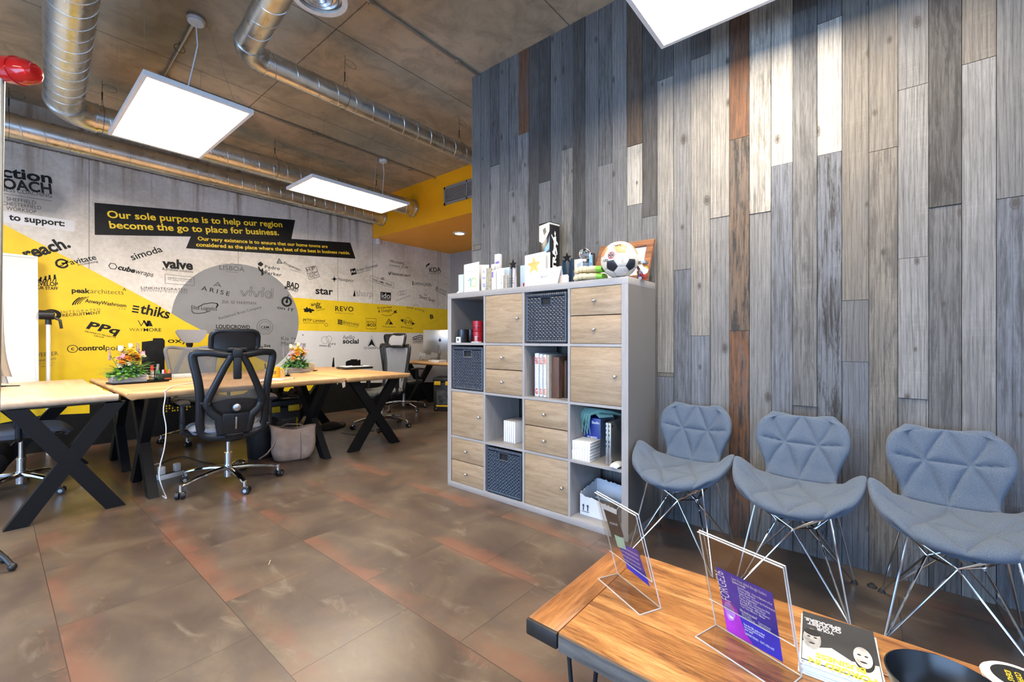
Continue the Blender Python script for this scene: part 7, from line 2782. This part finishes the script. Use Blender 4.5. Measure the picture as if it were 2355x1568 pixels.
MB().lathe([(.132, .330), (.146, .332), (.148, .350), (.140, .356), (.132, .352)], n=36, cap=False).obj('rim', M_BLACK, t)

# suede bag
M_SUEDE = mat('taupe_suede', (.30, .215, .165), .85, var=.25, scale=9, bump=.1)
p = at(681, 1059, Z=0)
t = thing('tote_bag', 'taupe suede tote bag slumped on the floor beneath the middle desk', 'bag', (p.x + .0, p.y + .08, 0), R(-18))
rings = []
n = 40
for k, (z, hw, hd) in enumerate(((.002, .125, .075), (.02, .155, .095), (.08, .180, .108), (.15, .186, .100), (.21, .184, .080), (.26, .186, .062), (.30, .195, .050))):
    ring = []
    for i in range(n):
        a = 2 * PI * i / n
        ca, sa = math.cos(a), math.sin(a)
        e = .62
        x = hw * math.copysign(abs(ca) ** e, ca)
        y = hd * math.copysign(abs(sa) ** e, sa)
        f = z / .30
        y += .022 * f * math.sin(3.2 * x / hw + 1)
        zz = z + f * f * (.035 * abs(x / hw) ** 2.2 * (1.2 if x < 0 else .3) - .022 * math.exp(-((x / hw - .1) / .4) ** 2))
        x += .012 * math.sin(9 * z)
        ring.append(V((x, y, zz)))
    rings.append(ring)
inner = [[V((q.x * .93, q.y * .86, q.z - .004)) for q in r] for r in reversed(rings[2:])]
MB().rings(rings + inner).obj('body', M_SUEDE, t, 50)
m = MB()
m.tube([V((-.15, -.055, .29)), V((-.13, -.075, .24)), V((-.155, -.09, .17)), V((-.21, -.10, .10)), V((-.27, -.09, .06))], .010, 8, flat=.35)
m.tube([V((-.13, .03, .28)), V((-.05, -.02, .335)), V((.06, -.03, .325)), V((.14, .03, .27))], .011, 8, flat=.35)
m.obj('strap', M_SUEDE, t)
MB().tube([V((.06, -.104, .02)), V((.062, -.112, .10)), V((.062, -.100, .18)), V((.062, -.074, .25))], .0022, 5).obj('stitched_seam', M_GREYLET, t)

M_BLKCLOTH = mat('black_cloth', (.012, .012, .013), .8, var=.3, bump=.3, scale=40)
p = at(765, 985, Z=0)
t = thing('cloth_bag', 'flat black cloth bag lying on the floor between the table legs', 'bag', (p.x, p.y + .05, 0), R(15))
rnd = random.Random(9)
P = []
for i in range(12):
    v_ = -1 + 2 * i / 11
    P.append([V((.17 * u_ * (1 - .2 * v_ * v_), .13 * v_ * (1 - .15 * abs(u_)), .010 + max(0, (1 - u_ * u_) * (1 - v_ * v_)) * .06 + rnd.uniform(0, .012))) for u_ in [-1 + 2 * j / 13 for j in range(14)]])
MB().shell([list(reversed(r)) for r in P], .008).obj('folds', M_BLKCLOTH, t, 50)
MB().tube([(.14, .02, .02), (.20, .04, .03), (.24, .0, .015), (.20, -.05, .012), (.13, -.05, .02)], .008, 8, flat=.4).obj('strap', M_BLKCLOTH, t)
p = at(823, 993, Z=0)
t = thing('floor_box', 'flat grey floor socket plate under the right end desk', 'floor socket', (p.x, p.y, 0), R(8))
M_PLATE = mat('dark_grey_plate', (.045, .045, .045), .45)
MB().bb((-.15, -.12, 0), (.15, .12, .006), .002).obj('rim', M_STEEL if False else M_PLATE, t)
MB().bb((-.125, -.095, .006), (.125, .095, .0085), .001).obj('lid', mat('tile_insert', (.07, .055, .045), .5), t)

t = thing('rucksack', 'black rucksack on the floor under the pale desk at far left', 'bag', (-.10, 5.32, 0), R(20))
MB().ball((0, 0, .20), .20, (1.15, .75, 1.0), 22).obj('body', M_BLKCLOTH, t, 60)
MB().ball((.02, -.13, .14), .12, (1.2, .5, .9), 18).obj('front_pocket', M_BLKCLOTH, t, 60)
MB().tube([(-.05, 0, .39), (-.03, 0, .44), (.03, 0, .44), (.05, 0, .39)], .010, 8).obj('grab_handle', M_BLKCLOTH, t)

# power strip and cables
p = at(388, 1098, Z=0)
t = thing('power_strip', 'white socket block with plugs on the floor left of the black mesh chair', 'socket', (p.x + .01, p.y, 0), R(12))
MB().bb((-.085, -.032, 0), (.085, .032, .038), .004).obj('block', M_WHITE, t)
MB().bb((-.075, -.028, .038), (.075, .028, .041), .001).obj('socket_face', M_BLACK, t)
for x in (-.062, .045):
    a = MB().box((x, -.004, .072), (.040, .046, .062), .006).obj('plug', M_WHITE, t)
MB().cyl((.085, 0, .02), (.115, 0, .02), .008, .005, 10).obj('cable_gland', M_BLACK, t)
pts = [at(455, 878, Z=DTOP + .004), at(425, 883, Z=DTOP + .004), at(398, 888, Z=DTOP + .004), at(382, 897, Z=DTOP + .004)]
e0 = pts[-1]
pts += [V((e0.x - .010, 3.842, DTOP - .004)), V((e0.x - .012, 3.832, DTOP - .05))]
for u, v in ((376, 945), (382, 985), (378, 1030), (368, 1070), (366, 1095), (372, 1118)):
    pts.append(at(u, v, Y=3.825 - .02 * ((v - 900) / 240)))
g_ = at(381, 1140, Z=.004)
pts += [g_, at(383, 1146, Z=.004), at(374, 1140, Z=.004)]


def smooth(pts, n=6):
    out = []
    m_ = len(pts)
    for i in range(m_ - 1):
        p0, p1, p2, p3 = pts[max(i - 1, 0)], pts[i], pts[i + 1], pts[min(i + 2, m_ - 1)]
        for k in range(n):
            q = k / n
            out.append((p1 * 2 + (p2 - p0) * q + (p0 * 2 - p1 * 5 + p2 * 4 - p3) * q * q + (p1 * 3 - p0 - p2 * 3 + p3) * q ** 3) * .5)
    return out + [pts[-1]]


tag(MB().tube(smooth(pts), .0035, 8).obj('charging_cable', M_WHITE), 'white cable hanging from the middle desk down to the floor', 'cable')
pts = [at(u, v, Z=.005) for u, v in ((505, 1075), (490, 1066), (463, 1061), (425, 1050), (398, 1054), (372, 1066), (368, 1085))]
tag(MB().tube(smooth(pts), .0035, 8).obj('power_cable', M_RUBBER), 'thin black cable curving over the floor behind the black mesh chair', 'cable')
sp = [V((p.x - .05, p.y, .104)), V((p.x - .055, p.y, .125)), V((p.x - .09, p.y + .01, .12)), V((p.x - .12, p.y + .02, .07)), V((p.x - .13, p.y + .03, .006))]
tag(MB().tube(smooth(sp), .0022, 6).obj('plug_lead', M_WHITE), 'thin white lead looping out of a plug in the socket block', 'cable')

# ------------------------------------------------------------ left edge of the picture
M_BEACON = NT('red_lens')
M_BEACON.setp(Roughness=.12)
M_BEACON.b.inputs['Transmission Weight'].default_value = .35
M_BEACON.color(M_BEACON.ramp(M_BEACON.noise(M_BEACON.coord(), 12), [(.3, (.70, .010, .012)), (.7, (.85, .03, .02))]))
M_BEACON = M_BEACON.m
base = at(-12, 1312, Z=0)
top = at(5.5, 168, d=2.1)
t = thing('beacon_stand', 'metal pole lamp stand with a red beacon pointing right, cut by the left edge', 'lamp', (base.x, base.y, 0))
tp = top - V((base.x, base.y, 0))
M_POLE = mat('dull_steel', (.34, .33, .30), .45, .8)
MB().cyl((0, 0, .02), tp, .010, n=16).obj('pole', M_POLE, t)
m = MB()
r_ = V((FY, -FX, 0))
fwd = V((FX, FY, 0))
for a in (0.0, 2.1, 4.2):
    d = r_ * math.cos(a) + fwd * math.sin(a)
    m.tube([V((0, 0, .10)), d * .05 + V((0, 0, .06)), d * .085 + V((0, 0, .022))], .011, 8)
    m.ball(d * .085 + V((0, 0, .018)), .018, (1, 1, 1), 12)
m.obj('tripod_foot', M_BLACK, t)
ax = (r_ + V((0, 0, -.10))).normalized()
q = tp + V((0, 0, .018)) + ax * .012
MB().cyl(q - ax * .03, q + ax * .012, .052, n=32).obj('socket', M_STEEL, t)
MB().cyl(tp - V((0, 0, .03)), tp + V((0, 0, .0)), .017, n=16).obj('joint', M_STEEL, t)
MX = Matrix((frame(ax))).transposed()
b_ = MB().lathe([(r * 1.12, z * 1.22) for r, z in ((.052, .012), (.054, .014), (.055, .052), (.057, .053), (.057, .057), (.053, .058), (.051, .085), (.043, .112), (.030, .126), (.026, .128), (0, .128))], q, 36, MX)
b_.obj('red_lens', M_BEACON, t)

M_BOARD = mat('white_board', (.72, .70, .64), .3, var=.02, scale=2)
M_BOARDRIM = mat('pale_aluminium', (.60, .59, .56), .35, .3)
t = thing('whiteboard', 'large blank whiteboard on an easel before the yellow part of the painted wall', 'whiteboard', (.30, 5.98, 0), 0)
H, lean_a = 1.93, math.atan2(.24, 1.93)
ZB = .70
up = V((0, math.sin(lean_a), math.cos(lean_a)))
d = V((-1, 0, 0))
nn_ = V((0, -math.cos(lean_a), math.sin(lean_a)))
Wb = 1.3
def quadbox(m, a0, a1, b0, b1, k0, k1):
    vs = [d * a + up * b + nn_ * k for k in (k0, k1) for a, b in ((a0, b0), (a1, b0), (a1, b1), (a0, b1))]
    m.add(vs, [(3, 2, 1, 0), (4, 5, 6, 7), (0, 1, 5, 4), (1, 2, 6, 5), (2, 3, 7, 6), (3, 0, 4, 7)])
m = MB(); quadbox(m, .02, Wb - .02, ZB, H - .02, 0, .012); m.obj('writing_surface', M_BOARD, t, 0)
m = MB()
for e in ((0, .022, ZB, H), (Wb - .022, Wb, ZB, H), (0, Wb, ZB, ZB + .022), (0, Wb, H - .022, H)): quadbox(m, e[0], e[1], e[2], e[3], -.004, .020)
m.obj('rim', M_BOARDRIM, t, 0)
for a in (.10, Wb - .10):
    m = MB(); quadbox(m, a - .015, a + .015, 0, ZB, 0, .02); m.obj('leg', M_BLACKMET, t, 0)
c = at(99, 724, Y=6.12)
t = thing('projector_screen_stand', 'white tube with a black knob standing behind the right edge of the whiteboard', 'stand', (c.x + .02, 6.12, 0))
MB().cyl((.015, 0, 0), (.015, 0, c.z - .06), .016, n=18).obj('tube', M_WHITE, t)
m = MB()
m.cyl((-.05, -.02, c.z), (.05, -.02, c.z), .045, n=22).cyl((.015, 0, c.z - .09), (.015, 0, c.z), .022, n=18)
m.obj('clamp_knob', M_BLACK, t)
MB().tube([(.05, -.03, c.z - .02), (.09, -.04, c.z - .05), (.10, -.04, c.z - .13)], .012, 8).obj('lever', M_BLACK, t)

# curled banner on the desk
M_BANNER = mat('beige_film', (.36, .31, .25), .35, var=.15, scale=5)
M_BANNER2 = mat('pale_film', (.55, .56, .58), .3, var=.1, scale=5)
b0 = at(-4, 889, Z=DTOP)
t = thing('film_banner', 'tall beige curled film banner on a black desk foot, left edge', 'banner', (b0.x, b0.y, DTOP))
e = V((FY, -FX, 0)) * .95 + V((FX, FY, 0)) * .3
MB().bb((-.04, -.05, 0), (.04, .05, .004)).obj('foot_plate', M_BLACKMET, t)
MB().add([V((0, 0, .0)), e.normalized() * .13, e.normalized() * .13 + V((0, .04, 0)), V((0, .08, 0))] + [V((0, 0, .004)), e.normalized() * .13 + V((0, 0, .004)), e.normalized() * .13 + V((0, .04, .004)), V((0, .08, .004))], [(3, 2, 1, 0), (4, 5, 6, 7), (0, 1, 5, 4), (1, 2, 6, 5), (2, 3, 7, 6), (3, 0, 4, 7)]).obj('foot_blade', M_BLACKMET, t, 0)
MB().bb((-.012, -.02, .004), (.014, .02, .40), .003).obj('post', M_BLACKMET, t)
es = e.normalized()
for k, (m_, ztop, curl, wd, zb) in enumerate(((M_BANNER, 1.46, .060, .055, .085), (M_BANNER2, .80, .035, .045, .03), (M_BANNER, .95, .018, .030, .30))):
    P = []
    for i in range(30):
        q = i / 29
        z = ztop + (zb - ztop) * q
        cx = .018 * math.sin(q * 2.2) + curl * max(0, (q - .72) / .28) ** 2 + .012 * k * 0
        P.append([es * (cx - .06 + wd * (a + .4)) + V((-es.y, es.x, 0)) * (.03 * k - .02 + .012 * math.sin(a * 6 + q * 3)) + V((0, 0, z - (.012 * a if i > 25 else 0))) for a in [j / 8 for j in range(9)]])
    MB().shell(P, .0015).obj('film_sheet', m_, t, 60)
# splinter on the floor and little dark floor glides near the planks
o = MB().bar((-.012, -.02, .002), (.012, .02, .002), .003, .002).obj('wood_splinter', M_CARDTAN)
o.location = at(620, 1294, Z=0)
tag(o, 'tiny pale splinter lying on the bare floor tiles', 'litter')
p = at(2006, 1349, Z=0)
tag(MB().lathe([(0, 0), (.020, 0), (.018, .006), (.008, .012), (.008, .016), (0, .016)], (p.x, p.y, 0), 18).obj('floor_stud', M_RUBBER), 'small round dark stud on the floor between the middle and right padded chairs', 'floor stud')
